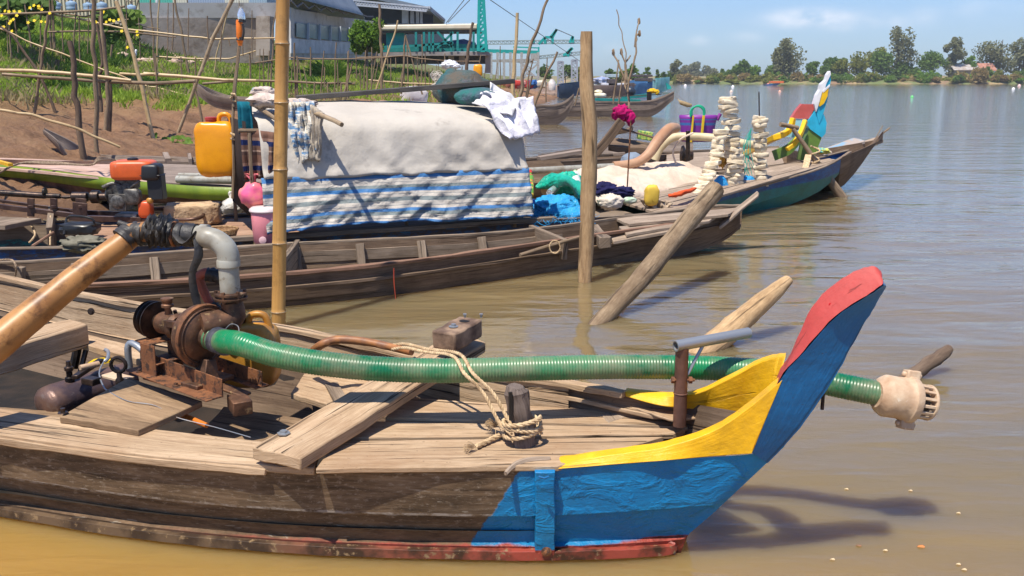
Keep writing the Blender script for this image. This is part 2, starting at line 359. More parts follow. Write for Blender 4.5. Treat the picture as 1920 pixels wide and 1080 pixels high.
M['brownhose'] = two('tan_flexible_hose', (.27, .12, .035), (.44, .22, .07), 4, .35, .62, .42, bmp=.2, bs=20, c=(.12, .05, .018), cs=9, clo=.5, chi=.66)
M['rope'] = two('pale_rope_fibre', (.62, .46, .27), (.42, .29, .16), 30, .4, .6, .85, bmp=.8, bs=160)
M['ropeg'] = two('grey_cord_fibre', (.34, .25, .17), (.2, .14, .09), 30, .4, .6, .85, bmp=.8, bs=160)
s = NM('green_ribbed_hose'); a = s.noise(5, 'Object', None, 7, .7); nn = s.n('ShaderNodeNewGeometry'); sx = s.n('ShaderNodeSeparateXYZ'); s.l(nn.outputs['Normal'], sx.inputs[0])
dust = s.math('MULTIPLY', s.g(s.math('ADD', s.math('MULTIPLY', s.noise(30, 'Object', None, 6, .7), .35), a), .56, .85), 1)
top = s.g(sx.outputs[2], .15, .95); dust = s.math('MAXIMUM', s.math('MULTIPLY', dust, .5), s.math('MULTIPLY', s.math('MULTIPLY', top, s.g(a, .4, .7)), .3))
col = s.mix(s.g(s.noise(3), .4, .6), (.003, .12, .045), (.005, .19, .068)); col = s.mix(dust, col, (.34, .25, .17))
M['greenhose'] = s.fin(col, .33, 0, .5)
M['muddyplastic'] = two('muddy_cream_plastic', (.58, .44, .3), (.40, .25, .15), 7, .4, .62, .6, bmp=.6, bs=50, c=(.75, .68, .55), cs=12, clo=.6, chi=.7)
def plastic(n, c, c2=None, rough=.35, sc=6, trans=0): 
    m = two(n, c, c2 or tuple(x*.75 for x in c), sc, .4, .7, rough, bmp=.15, bs=25)
    if trans: m.node_tree.nodes['Principled BSDF'].inputs['Transmission Weight'].default_value = trans
    return m
def cloth(n, a, b=None, sc=8, rough=.9, bs=14, bmp=.5, dist=.02, c=None):
    return two(n, a, b or tuple(x*.7 for x in a), sc, .35, .7, rough, spec=.15, bmp=bmp, bs=bs, dist=dist, c=c, clo=.62, chi=.72, cs=9)
# ================================================================ SETTING
def interp(x, xs, ys):
    if x <= xs[0]: return ys[0]
    for i in range(1, len(xs)):
        if x <= xs[i]:
            t = (x-xs[i-1])/(xs[i]-xs[i-1]); return ys[i-1]+(ys[i]-ys[i-1])*t
    return ys[-1]
SH = [(-40, 3), (-14, 8), (-6.6, 11), (-5.7, 13.5), (-6.4, 18.5), (-6.9, 23), (-3.6, 33), (1.2, 60), (5, 100), (10, 180), (6, 420)]
def sdist(x, y):
    best = 1e9; sg = 1
    for i in range(len(SH)-1):
        ax, ay = SH[i]; bx, by = SH[i+1]; dx, dy = bx-ax, by-ay; t = max(0, min(1, ((x-ax)*dx+(y-ay)*dy)/(dx*dx+dy*dy)))
        ex, ey = x-ax-dx*t, y-ay-dy*t; d = ex*ex+ey*ey
        if d < best: best = d; sg = 1 if dx*ey-dy*ex > 0 else -1
    return sqrt(best)*sg
_sd = {}
def sd1(i, j):
    k = (i, j)
    if k not in _sd: _sd[k] = sdist(i*.8, j*.8)
    return _sd[k]
def sdc(x, y):
    x /= .8; y /= .8; i, j = math.floor(x), math.floor(y); a, b = x-i, y-j
    return (sd1(i, j)*(1-a)+sd1(i+1, j)*a)*(1-b)+(sd1(i, j+1)*(1-a)+sd1(i+1, j+1)*a)*b
def ground(x, y, fine=True):
    d = sdc(x, y)
    if d < -2: return -.6
    z = interp(d, [-2, 0, 1.5, 4, 7, 12, 20, 30, 45], [-.6, 0, .35, .95, 1.42, 2.2, 3.2, 3.9, 4.1])
    if x < -12: z += min(1.6, (-12-x)*.13)*min(1, max(0, (d-7)/8))
    z += noise.noise(V((x*.35, y*.35, 0)))*.12*min(1, max(0, d/3))
    if fine and d > -.6:
        k = .17 if d < 8 else .08
        n1 = noise.noise(V((x*1.3, y*1.1, 3))); z += k*n1+.5*k*abs(noise.noise(V((x*3.1, y*2.3, 7))))*1.6+.045*noise.noise(V((x*6, y*4.5, 1)))-.09*max(0, noise.noise(V((x*3.7, y*2.4, 11)))-.25)*3
    return z
def PG(px, py):
    d = ray(px, py); t = 8.0; st = .8; hit = False
    while t < 400:
        p = O+d*t
        if p.z <= max(ground(p.x, p.y, False), 0):
            if st < .12: return p
            t -= st; st *= .25; hit = True; continue
        t += st
        if not hit: st = max(.8, t*.02)
    return O+d*300
# water
m = MB(); L = 1500
m.face([(-L, -60, 0), (L, -60, 0), (L, L, 0), (-L, L, 0)])
s = NM('muddy_river_water')
wn = s.noise(.8, 'Object', (1, 2.4, 1), 2, .4, .6); w2 = s.noise(3.2, 'Object', (1, 3.0, 1), 3, .5, .4, (5, 2, 0)); w3 = s.noise(.28, 'Object', (1, 2.4, 1), 2, .5)
ww = s.math('ADD', s.math('MULTIPLY', wn, .7), s.math('MULTIPLY', w2, .13)); ww = s.math('ADD', ww, s.math('MULTIPLY', w3, 1.1))
x_, y_, z_ = s.sep('Object')
far = s.n('ShaderNodeMapRange'); s.l(y_, far.inputs[0]); far.inputs[1].default_value = 2; far.inputs[2].default_value = 40
s.bump(ww, .42, .12)
w4 = s.noise(9, 'Object', (1, 2.4, 1), 3, .55, .2, (1, 7, 0)); s.bump(s.math('MULTIPLY', w4, s.g(far.outputs[0], .15, .9)), .4, .02)
silt = s.noise(.35, 'Object', (1, 2, 1), 5, .6, 1.5)
col = s.mix(s.g(silt, .35, .7), (.205, .15, .072), (.17, .132, .068))
lx = s.n('ShaderNodeMapRange'); s.l(s.math('ADD', s.math('MULTIPLY', x_, .75), s.math('MULTIPLY', s.math('SUBTRACT', y_, 3.2), 1.0)), lx.inputs[0]); lx.inputs[1].default_value = -1.2; lx.inputs[2].default_value = 2.2
col = s.mix(lx.outputs[0], (.34, .20, .055), col)
M['water'] = s.fin(col, .05, 0, .5); s.p.inputs['Subsurface Weight'].default_value = 1.0; s.p.inputs['Subsurface Radius'].default_value = (1, .8, .5); s.p.inputs['Subsurface Scale'].default_value = 1.1; s.p.inputs['IOR'].default_value = 1.5
wob = m.build('water', M['water'], smooth=False, origin=(0, 0, 0)); tag(wob, 'muddy brown river water with gentle ripples reaching the far bank', None, kind='structure')
# near bank terrain
ys = []; y = 6.
while y < 420: ys.append(y); y += max(.1, (y-4)*.0075)
xs = []; x = -150.
while x < 26: xs.append(x); x += max(.1, .012*abs(x+8) if x > -8 else .016*abs(x+7))
print('terrain', len(xs), len(ys)); g = [[V((x, y, ground(x, y, y < 120))) for x in xs] for y in ys]
m = MB(); m.grid(g, off=(0, 0))
s = NM('river_mud'); x_, y_, z_ = s.sep('Object')
n1 = s.noise(1.1, 'Object', (1, 1.6, 1), 8, .7); n2 = s.noise(9, 'Object', None, 8, .75)
col = s.ramp(n1, [(.3, (.17, .08, .036)), (.5, (.32, .165, .08)), (.7, (.42, .25, .13))]); col = s.mix(.4, col, s.ramp(n2, [(.3, (.09, .05, .03)), (.7, (.36, .23, .14))]))
hi = s.n('ShaderNodeMapRange'); s.l(s.math('ADD', z_, s.math('MULTIPLY', n1, .7)), hi.inputs[0]); hi.inputs[1].default_value = 1.15; hi.inputs[2].default_value = 1.6
col = s.mix(s.math('MULTIPLY', hi.outputs[0], .55), col, (.26, .16, .06))
h2 = s.n('ShaderNodeMapRange'); s.l(s.math('ADD', z_, s.math('MULTIPLY', n1, .8)), h2.inputs[0]); h2.inputs[1].default_value = 1.75; h2.inputs[2].default_value = 2.1
col = s.mix(h2.outputs[0], col, s.ramp(n2, [(.3, (.09, .11, .03)), (.7, (.20, .19, .07))]))
wetm = s.n('ShaderNodeMapRange'); s.l(z_, wetm.inputs[0]); wetm.inputs[1].default_value = .25; wetm.inputs[2].default_value = .02
col = s.mix(s.math('MULTIPLY', wetm.outputs[0], .55), col, (.09, .05, .03))
s.bump(n2, 1, .11); s.bump(s.noise(30, 'Object', None, 6, .7), .6, .015)
M['mud'] = s.fin(col, .78, 0, .3)
ob = m.build('mud_bank', M['mud'], origin=(0, 0, 0), ang=70); tag(ob, 'brown muddy river bank rising to a grassy top', None, kind='structure')
# far shore land
g = []; m = MB()
FX = [-60+i*9 for i in range(90)]
def fshore(x): return 300+12*noise.noise(V((x*.01, 4, 0)))+(max(0, 60-x)*1.2)
g = [[V((x, fshore(x)+dy+3*noise.noise(V((x*.08, 1, 0))), z+.5*noise.noise(V((x*.15, dy, 0)))*(1 if z > 0 else 0))) for x in FX] for dy, z in ((-3, -.5), (0, .25), (1.6, .9), (8, 1.5), (60, 2.2), (300, 3), (1100, 3))]
m.grid(g)
M['farland'] = two('far_bank_soil', (.22, .14, .085), (.3, .22, .11), .3, .4, .6, .9, bmp=.5, bs=1.5, dist=.3, c=(.12, .15, .05), cs=.15, clo=.45, chi=.55)
tag(m.build('far_bank', M['farland'], origin=(0, 300, 0)), 'low brown far river bank across the water', None, kind='structure')
# ---------------------------------------------------------------- foliage
def leafmat(name, a, b, c, rough=.6, tr=True):
    s = NM(name); f = s.noise(.9, 'Object', None, 3, .6); g_ = s.noise(7, 'Object', None, 2, .6)
    col = s.ramp(f, [(.3, a), (.5, b), (.7, c)]); col = s.mix(.5, col, s.ramp(g_, [(.35, a), (.65, c)]))
    s.fin(col, rough, 0, .25)
    if tr:
        tl = s.n('ShaderNodeBsdfTranslucent'); s.l(col, tl.inputs[0]); mx_ = s.n('ShaderNodeMixShader'); mx_.inputs[0].default_value = .45
        o_ = s.t.nodes['Material Output']; s.l(s.p.outputs[0], mx_.inputs[1]); s.l(tl.outputs[0], mx_.inputs[2]); s.l(mx_.outputs[0], o_.inputs[0])
    return s.m
M['lf_grey'] = leafmat('grey_green_leaves', (.12, .14, .06), (.20, .21, .09), (.31, .30, .16))
M['lf_green'] = leafmat('deep_green_leaves', (.05, .10, .015), (.11, .20, .028), (.20, .30, .05))
M['lf_lime'] = leafmat('yellow_green_leaves', (.12, .15, .02), (.22, .24, .035), (.34, .33, .07))
M['lf_bright'] = leafmat('bright_leaves', (.06, .14, .012), (.14, .27, .025), (.26, .40, .06))
M['reed'] = leafmat('dry_reed_leaves', (.22, .16, .05), (.36, .27, .10), (.44, .33, .15))
M['bark'] = two('tree_bark', (.16, .13, .1), (.09, .07, .05), 5, .4, .6, .9, bmp=.5, bs=10, dist=.05)
def leaf(m, c, sz, el_=1.6):
    d = V((rnd(-1, 1), rnd(-1, 1), rnd(-1, 1))); d = d.normalized() if d.length > .01 else V((0, 0, 1))
    e = d.cross(V((rnd(-1, 1), rnd(-1, 1), rnd(-1, 1)))).normalized(); a = d*sz*el_*.5; b = e*sz*.5
    m.face([c-a, c-a*.1-b, c+a, c-a*.1+b])
def crown(m, cl, n, sz, el_=1.6):
    for _ in range(n):
        c, r = random.choice(cl); 
        while True:
            d = V((rnd(-1, 1), rnd(-1, 1), rnd(-1, 1)))
            if .35 < d.length < 1: break
        leaf(m, V(c)+V((d.x*r[0], d.y*r[1], d.z*r[2])), sz*rnd(.6, 1.3), el_)
def make_tree(name, label, loc, h, wd, mat, kind='round', seed=0, n=2600, sz=.5, group=None):
    random.seed(seed+100); t = thing(name, label, 'tree', loc, group); L_ = V(loc); tr = MB(); cl = []
    th = h*(.3 if kind == 'round' else .55)
    top = L_+V((rnd(-.06, .06)*h, 0, h*.9 if kind != 'round' else h*.6))
    tr.tube([L_+V((0, 0, -.4)), L_.lerp(top, .4)+V((rnd(-.03, .03)*h, 0, 0)), top], [h*.028, h*.02, h*.007], 7, n=4)
    nb = {'round': 13, 'tall': 17, 'bush': 7, 'wide': 16}[kind]
    for i in range(nb):
        if kind == 'tall':
            f = .25+.75*i/nb; c = L_+V((rnd(-1, 1)*wd*.38*(1.15-f*.6), rnd(-1, 1)*wd*.38, h*f-h*.05)); r = wd*rnd(.13, .24)*(1.25-f*.5); rr = (r, r, r*1.3)
        elif kind == 'bush':
            c = L_+V((rnd(-1, 1)*wd*.35, rnd(-1, 1)*wd*.3, h*rnd(.2, .6))); r = wd*rnd(.18, .3); rr = (r, r, min(r, h*.4))
        else:
            a = rnd(0, 2*pi); q = sqrt(rnd(0, 1)); zz = rnd(.3, .95); lim = sin(min(1, (zz-.15)/.85)*pi*.88+.2); c = L_+V((cos(a)*q*wd*.4*lim, sin(a)*q*wd*.4*lim, h*zz-h*.06)); r = wd*rnd(.13, .22); rr = (r, r, r*.85)
        cl.append((c, rr))
        if kind != 'bush':
            st = L_.lerp(top, rnd(.3, .8)); tr.tube([st, st.lerp(c, .6)+V((0, 0, -.02*h)), c], [h*.011, h*.007, h*.003], 5, n=2)
    tr.build('trunk', M['bark'], t); cr = MB(); crown(cr, cl, n, sz); cr.build('crown', M[mat], t, smooth=False)
    return t
FT = [  # px, top py, width px, kind, material, label
    (1480, 76, 58, 'tall', 'lf_grey', 'tall grey-green tree right of the lone thin tree, left of the ornate prow'),
    (1462, 92, 34, 'tall', 'lf_grey', 'slender leaning tree joined to the left side of the tall grey-green tree'),
    (1681, 50, 58, 'tall', 'lf_grey', 'tallest airy grey-green tree on the far shore'),
    (1787, 68, 34, 'tall', 'lf_grey', 'narrow tall dark tree left of the red-roofed far house'),
    (1868, 66, 66, 'wide', 'lf_grey', 'broad grey-green tree with bare limbs beside the far house'),
    (1908, 76, 42, 'tall', 'lf_grey', 'grey-green tree at the right edge of the far shore'),
    (1590, 97, 56, 'round', 'lf_lime', 'yellow-green round tree right of the ornate prow'),
    (1566, 108, 44, 'round', 'lf_green', 'dark green tree just right of the ornate prow'),
    (1637, 88, 46, 'round', 'lf_lime', 'lighter yellow-green tree left of the tallest far tree'),
    (1652, 100, 54, 'round', 'lf_green', 'dark bushy tree at the foot of the tallest far tree'),
    (1700, 122, 50, 'round', 'lf_green', 'low dark tree right under the tallest far tree'),
    (1742, 95, 60, 'round', 'lf_green', 'dense dark green round tree between the two tall far trees'),
    (1816, 102, 20, 'round', 'lf_bright', 'small bright green tree behind the roof of the far house'),
    (1396, 115, 36, 'round', 'lf_green', 'green tree with reed clumps below, near the middle of the far shore'),
    (1412, 122, 24, 'round', 'lf_bright', 'small light green tree touching the right of the middle far tree'),
    (1525, 115, 28, 'round', 'lf_green', 'small green tree between the tall tree and the ornate prow'),
    (1450, 122, 26, 'round', 'lf_green', 'low green tree at the left foot of the tall grey-green tree'),
    (1354, 130, 10, 'round', 'lf_green', 'tiny round isolated tree on the far dyke'),
    (1268, 108, 24, 'wide', 'lf_grey', 'lone thin tree with flat crown at the left of the far shore'),
    (1836, 120, 24, 'round', 'lf_lime', 'small olive tree in front of the far house'),
    (1301, 120, 36, 'wide', 'lf_grey', 'hazy blue-grey tree clump left part behind the far dyke'),
    (1326, 126, 30, 'wide', 'lf_grey', 'hazy blue-grey tree clump right part behind the far dyke'),
    (1283, 124, 20, 'wide', 'lf_grey', 'short hazy tree next to the lone flat-crowned tree'),
    (1368, 134, 22, 'round', 'lf_green', 'low tree left of the middle far tree'),
    (1545, 124, 26, 'round', 'lf_green', 'small dark tree directly behind the ornate prow tip'),
]
for i, (px, ty, wpx, kind, mt, lb) in enumerate(FT):
    hz = px in (1301, 1326, 1283); u = (px-960)/F; Y = (520 if hz else 309) + (i % 3)*2
    x = PY(px, 150, Y).x; Y += max(0, fshore(x)-305) if not hz else 0; p = PY(px, 150, Y); z0 = 1.4
    dp = depth(V((p.x, Y, 5))); h = PY(px, ty, Y).z-z0; wd = wpx/F*dp
    make_tree('riverside_tree', lb, (p.x, Y, z0), h, wd*1.3, mt, kind, seed=i, n=1900 if wpx > 30 else 800, sz=.55 if not hz else .9)
# tree line of small distance on the far left shore and the near bank's far end
NT = [(1185, 120, 24, 190, 'lf_bright', 'bright green tree above the blue moored barge'), (1163, 132, 24, 190, 'lf_lime', 'pale green tree left of the bright one behind the barges'),
      (1213, 125, 14, 260, 'lf_green', 'dark tree right of the barges on the shore'), (1232, 129, 7, 260, 'lf_green', 'narrow dark tree between two round trees on the shore'),
      (1245, 131, 11, 260, 'lf_green', 'round dark tree left of the lone flat-crowned tree'), (1255, 137, 8, 262, 'lf_green', 'tiny tree right of the round dark tree'),
      (1200, 134, 14, 262, 'lf_green', 'low tree behind the barge roof'), (1143, 128, 22, 185, 'lf_green', 'tree just right of the thick wooden post in the distance'),
      (1060, 118, 34, 185, 'lf_green', 'dark tree behind the pair of grey steel towers'), (1022, 120, 30, 190, 'lf_green', 'dark tree behind the leaning stake left of the towers'),
      (1085, 124, 20, 190, 'lf_lime', 'pale tree just left of the thick wooden post')]
for i, (px, ty, wpx, Y, mt, lb) in enumerate(NT):
    p = PY(px, 150, Y); h = PY(px, ty, Y).z-.6; make_tree('riverside_tree', lb, (p.x, Y, .6), h, wpx/F*Y*1.15, mt, 'round', seed=40+i, n=600, sz=.35)
# reeds and bushes on the far dyke (copies of a few kinds)
protos = []
for k, mt in enumerate(['reed', 'lf_lime', 'reed', 'lf_green', 'lf_bright']):
    random.seed(300+k); m = MB(); cl = [(V((rnd(-2.6, 2.6), rnd(-1, 1), rnd(.4, 1.6))), (1.2, 1, rnd(.7, 1.3))) for _ in range(7)]
    crown(m, cl, 560, .42, 2.2); o_ = m.build('shore_bush', M[mt], smooth=False, origin=(0, 0, 0)); protos.append(o_)
random.seed(11); first = [True]*5
for i in range(135):
    x = 50+i*1.4+rnd(-1, 1); k = random.choice([0, 1, 1, 2, 3, 3, 4, 4]); 
    if i > 75: k = random.choice([0, 1, 1, 2, 3, 4])
    o_ = protos[k]
    if first[k]: first[k] = False
    else: o_ = o_.copy(); C.objects.link(o_)
    yy = fshore(x)+3*noise.noise(V((x*.08, 1, 0)))+rnd(.8, 5); o_.location = (x, yy, rnd(.2, .8)); o_.scale = (rnd(.9, 1.6), 1, rnd(.45, 1.3 if i < 62 else 1.9)); o_.rotation_euler.z = rnd(0, 6)
    tag(o_, 'low bush or reed clump lining the far river bank', 'bush', 'bushes and reeds along the far river bank')
# far house
Y = 306; a = PY(1793, 132, Y); t = thing('far_house', 'low grey-roofed house with rust-red end among far shore trees', 'house', (a.x+6, Y, 2))
m = MB(); m.beam(V((a.x, Y+3, 3.1)), V((a.x+12, Y+3, 3.1)), 5, 2.6); m.build('wall', two('house_wall', (.45, .4, .36), (.3, .25, .22), 1), t, False)
m = MB(); m.plank([V((a.x-1, Y-.6, 4.2)), V((a.x+7.5, Y-.6, 4.2)), V((a.x+7.5, Y+3, 6)), V((a.x-1, Y+3, 6))], .12, 4); m.build('roof', two('house_roof_sheet', (.4, .38, .37), (.3, .24, .2), 1), t, False)
m = MB(); m.plank([V((a.x+7.6, Y-.4, 4.0)), V((a.x+12.6, Y-.4, 4.0)), V((a.x+12.6, Y+3, 6.3)), V((a.x+7.6, Y+3, 6.3))], .12, 4); m.build('roof', two('rusty_roof_sheet', (.3, .12, .08), (.4, .2, .14), 1), t, False)
m = MB(); m.beam(V((a.x+8.5, Y-.5, 2.7)), V((a.x+11.5, Y-.5, 2.7)), 1.4, .8); m.build('tarpaulin', plastic('white_far_sheet', (.7, .75, .85)), t, False)
# buoys
by = [(1900, 168, 300, (.8, .8, .8), 'white float on water near right edge, the larger one'), (1911, 162, 300, (.8, .55, .5), 'pinkish float on the water at the right edge'), (1710, 183, 90, (.15, .6, .2), 'small green float on open water'),
      (1462, 173, 140, (.7, .4, .3), 'small reddish float left of the ornate prow'), (1285, 162, 200, (.8, .75, .75), 'leftmost pale float in front of far dyke'), (1374, 164, 200, (.8, .8, .8), 'white float in front of the far dyke'), (1371, 173, 120, (.75, .6, .5), 'pinkish float nearer than the white ones on the dyke side'), (1440, 160, 200, (.8, .3, .2), 'orange float beside the far blue boat')]
for px, py, _, c, lb in by:
    p = PZ(px, py, 0); r = RR(6, p); m = MB(); m.lathe(p+V((0, 0, -r*.5)), (0, 0, 1), [(r*.5, 0), (r, r*.4), (r, r*1.0), (r*.6, r*1.6), (r*.25, r*1.9)], 10)
    tag(m.build('river_float', plastic('float_'+str(px), c)), lb, 'float')
# grass on the bank
M['grass'] = leafmat('bank_grass_blades', (.17, .28, .025), (.30, .44, .04), (.48, .58, .10)); M['weed'] = leafmat('dark_weed_leaves', (.035, .085, .012), (.07, .15, .02), (.13, .22, .04)); M['dry'] = leafmat('dry_straw_blades', (.25, .19, .09), (.38, .3, .15), (.45, .38, .2))
def scatter(name, lab, mat, cnt, test, hh, seed, cat, sp=.09):
    random.seed(seed); m = MB(); k = 0; tries = 0
    while k < cnt and tries < cnt*14:
        tries += 1; px = rnd(-40, 1080); py = rnd(38, 200); p = test(px, py)
        if p is None: continue
        k += 1
        for _ in range(7):
            b = p+V((rnd(-sp, sp)*2, rnd(-sp, sp)*2, -.03)); h = hh*rnd(.5, 1.3); d = V((rnd(-.5, .5), rnd(-.5, .5), 1))*h; w_ = V((rnd(-1, 1), rnd(-.4, .4), 0)).normalized()*h*.07
            m.face([b-w_, b+w_, b+d*.6+w_*.8+V((0, 0, 0)), b+d+V((d.x*.3, d.y*.3, -h*.05))])
    tag(m.build(name, mat, smooth=False, origin=(0, 0, 0)), lab, cat, kind='stuff')
CAND = []
def bankpt(px, py, lo, hi_, nzt=-1, sc=.5, s0=0):
    if not CAND:
        st_ = random.getstate()
        for _ in range(9000):
            a, b = rnd(-60, 1080), rnd(38, 200); q = PG(a, b)
            if q.y < 110: CAND.append(q)
        random.setstate(st_)
    p = random.choice(CAND).copy()
    p += V((rnd(-.6, .6), rnd(-1.2, 1.2), 0)); d = sdc(p.x, p.y)
    if d < lo-(2.0 if p.y > 27 else 0) or d > hi_: return None
    if noise.noise(V((p.x*sc, p.y*sc*.7, s0))) < nzt: return None
    p.z = ground(p.x, p.y); return p
scatter('grass', 'bright green grass covering the river bank', M['grass'], 21000, lambda a, b: bankpt(a, b, 6.0, 40, -.1, .8), .23, 21, 'grass', .13)
scatter('weeds', 'dark green leafy weeds among the bank grass', M['weed'], 2600, lambda a, b: bankpt(a, b, 7.5, 40, .15, .35, 5), .36, 22, 'weeds', .16)
scatter('dry_straw', 'dry straw and dead stalks littering the bank', M['dry'], 1500, lambda a, b: bankpt(a, b, 4.6, 40, .12, .5, 9), .3, 23, 'straw', .2)
scatter('grass_tufts', 'sparse green tufts growing at the mud edge', M['grass'], 420, lambda a, b: bankpt(a, b, 3.6, 6.2, .18, .9, 2), .28, 24, 'grass', .1)
# ================================================================ BOATS
def rail(m, pts, w_, h, off=(0, 0, 0), jit=.001, sub=5):
    pts = [V(p) for p in pts]
    if len(pts) > 2 and sub: pts, _ = crom(pts, [0]*len(pts), sub)
    elif sub: pts = [pts[0].lerp(pts[-1], i/12) for i in range(13)]
    g = []
    for i, p in enumerate(pts):
        t = (pts[min(i+1, len(pts)-1)]-pts[max(i-1, 0)]).normalized(); sd = t.cross(V((0, 0, 1))).normalized()
        up = sd.cross(t); q = p+V(off); j = lambda: V((0, rnd(-jit, jit), rnd(-jit, jit)))*1.5
        g.append([q-sd*w_/2-up*h/2+j(), q+sd*w_/2-up*h/2+j(), q+sd*w_/2+up*h/2+j(), q-sd*w_/2+up*h/2+j()])
    b = m.grid(g, closeu=True); m.cap(b, 4); m.cap(b+4*(len(g)-1), 4, True)
def smooth_pts(P, n):
    return crom([V(p) for p in P], [0]*len(P), n)[0]
def hull_loft(m, near, far, zk, fl=.16, th=.03, n=5, bilge=.5):
    near, far = smooth_pts(near, n), smooth_pts(far, n); K = len(near); g = []
    zk = crom([V((0, 0, z)) for z in zk], [0]*len(zk), n)[0]
    for i in range(K):
        N, Fp, k = near[i], far[i], zk[i].z; s_ = V((Fp.x-N.x, Fp.y-N.y, 0)); w_ = s_.length; s_ = s_/max(w_, 1e-6)
        def at(o, z): return V((N.x, N.y, 0))+s_*o+V((0, 0, z))
        f = w_*fl; t = min(th, w_*.3); r = [at(0, N.z), at(f*.35, N.z*.5+k*.5), at(f*.45, N.z*.48+k*.52), at(f*1.3, k+.02), at(w_*.5, k), at(w_-f*1.3, k+.02), at(w_-f*.45, Fp.z*.48+k*.52), at(w_-f*.35, Fp.z*.5+k*.5), at(w_, Fp.z),
             at(w_-t, Fp.z), at(w_-t-f*.4, Fp.z*.5+k*.5), at(w_-t-f*1.3, k+.05), at(w_*.5, k+.04), at(t+f*1.3, k+.05), at(t+f*.4, N.z*.5+k*.5), at(t, N.z)]
        g.append(r)
    b = m.grid(g, closeu=True); m.cap(b, 16); m.cap(b+16*(K-1), 16, True)
def mid(a, b, t=.5): return V(a).lerp(V(b), t)
# ---------------------------------------------------------------- NEAR BOAT with painted prow
boat = thing('painted_sampan', 'nearest weathered wooden boat with blue, yellow and red painted upswept prow', 'boat', (0, 4, 0)); B = boat
A0 = PZ(1275, 1036, 0); hd = V((.956, -.292, 0)).normalized(); nn_ = V((.292, .956, 0)).normalized()
def PC(px, py, off=0): return PP(px, py, A0+nn_*off, nn_)
top = [PZ(-420, 765, .44), PZ(-200, 790, .42), PZ(0, 815, .40), PZ(250, 850, .39), PZ(500, 872, .385), PZ(760, 882, .385), PZ(960, 883, .385), PZ(1045, 879, .39), PZ(1180, 869, .41), PZ(1300, 859, .43), PZ(1410, 851, .45)]
bot = [PZ(-420, 905, 0), PZ(-200, 935, 0), PZ(0, 967, 0), PZ(250, 1008, 0), PZ(500, 1034, 0), PZ(760, 1046, 0), PZ(960, 1050, 0), PZ(1045, 1050, 0), PZ(1130, 1048, 0), PZ(1205, 1044, 0), PZ(1252, 1040, 0)]
endc = [PC(1472, 836), PC(1345, 955), PC(1340, 960), PC(1295, 998), PC(1287, 1008), PC(1277, 1036)]
cols = []
for t_, b_ in zip(top, bot):
    r = []
    for f, ins in ((0, 0), (.42, 0), (.5, 0), (.53, .022), (.84, .03), (.86, .012), (1.0, .014), (1.35, .06)):
        p = t_.lerp(b_, f); p += V((0, ins, 0)); r.append(p)
    cols.append(r)
last = [endc[0], endc[0].lerp(endc[1], .75), endc[1], endc[2]-nn_*.0, endc[3], endc[4], endc[5], endc[5]+V((-.1, .03, -.15))]
cols.append(last)
g = []; 
for j in range(8): 
    pass
rows = [smooth_pts([c[j] for c in cols], 7) for j in range(8)]
for i in range(len(rows[0])): g.append([rows[j][i] for j in range(8)])
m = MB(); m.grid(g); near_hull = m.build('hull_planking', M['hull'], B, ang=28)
# boot strake along the waterline
m = MB(); rail(m, [b_+V((0, -.008, .028)) for b_ in bot]+[PC(1276, 1016)+V((-.03, -.01, 0))], .03, .036, jit=.001); m.build('rubbing_strake', M['redstrake'], B, bevel=.01)
# far side
ftop = [PZ(-330, 455, .66), PZ(-100, 498, .63), PZ(120, 545, .60), PZ(270, 573, .59), PZ(520, 613, .56), PZ(650, 640, .545), PZ(790, 672, .53), PZ(930, 700, .52), PZ(1060, 718, .515), PZ(1168, 738, .515), PZ(1290, 756, .51), PC(1405, 775, .05)]
fb = [p+V((-.02, -.18*k_, 0)) for p, k_ in zip(ftop, [1]*7+[.9, .8, .6, .35, 0])]; fb[-1] = PC(1277, 1036, .02); 
g = [[t_+V((0, 0, 0)), t_.lerp(V((b_.x, b_.y, 0)), .42)+V((0, .03, 0)), V((b_.x, b_.y, 0)), V((b_.x, b_.y-.05, -.15))] for t_, b_ in zip(ftop, fb)]
rows = [smooth_pts([r[j] for r in g], 5) for j in range(4)]; m = MB(); m.grid([[rows[j][i] for j in range(3, -1, -1)] for i in range(len(rows[0]))]); m.build('hull_planking', M['brown'], B)
g = [[t_+V((.012, -.035, 0)), t_+V((.012, -.045, -.19)), t_+V((.012, -.052, -.195)), V((t_.x, t_.y-.14, .13))] for t_ in ftop[:9]]
rows = [smooth_pts([r[j] for r in g], 5) for j in range(4)]; m = MB(); m.grid([[rows[j][i] for j in range(3)] for i in range(len(rows[0]))]); m.build('inner_planking', M['deck'], B, ang=25)
M['bilge'] = two('shade_dark_bilge_planks', (.013, .009, .006), (.035, .023, .014), 5, bmp=.4, bs=30); m = MB(); m.grid([[rows[j][i]+V((0, .012, 0)) for j in (2, 3)] for i in range(len(rows[0]))]); m.build('lower_planking', M['bilge'], B, ang=25)  # near-black colour paints in the overhang's shade on the lower wall
m = MB(); rail(m, [p+V((.004, -.02, .003)) for p in ftop[:10]], .05, .028, jit=.002); m.build('gunwale', M['deck'], B, bevel=.004)
# transverse end wall at far left + floor
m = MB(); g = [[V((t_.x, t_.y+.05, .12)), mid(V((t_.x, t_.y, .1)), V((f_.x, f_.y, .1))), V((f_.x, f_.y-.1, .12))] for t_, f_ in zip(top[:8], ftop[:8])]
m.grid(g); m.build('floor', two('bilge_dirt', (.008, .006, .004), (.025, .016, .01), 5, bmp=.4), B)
g = [[t_+V((0, .03, -.01)), V((t_.x, t_.y+.2, .12))] for t_ in top[:9]]; m = MB(); m.grid(g); m.build('inner_planking', M['brownin'], B)
def pl(name, cs, th, mat='deck', n=10, jit=.0015, par=None, bevel=.004):
    m = MB(); q = [PZ(*c) for c in cs]; m.plank(q, th, n, jit); return m.build(name, M[mat], par or B, bevel=bevel, ang=35)
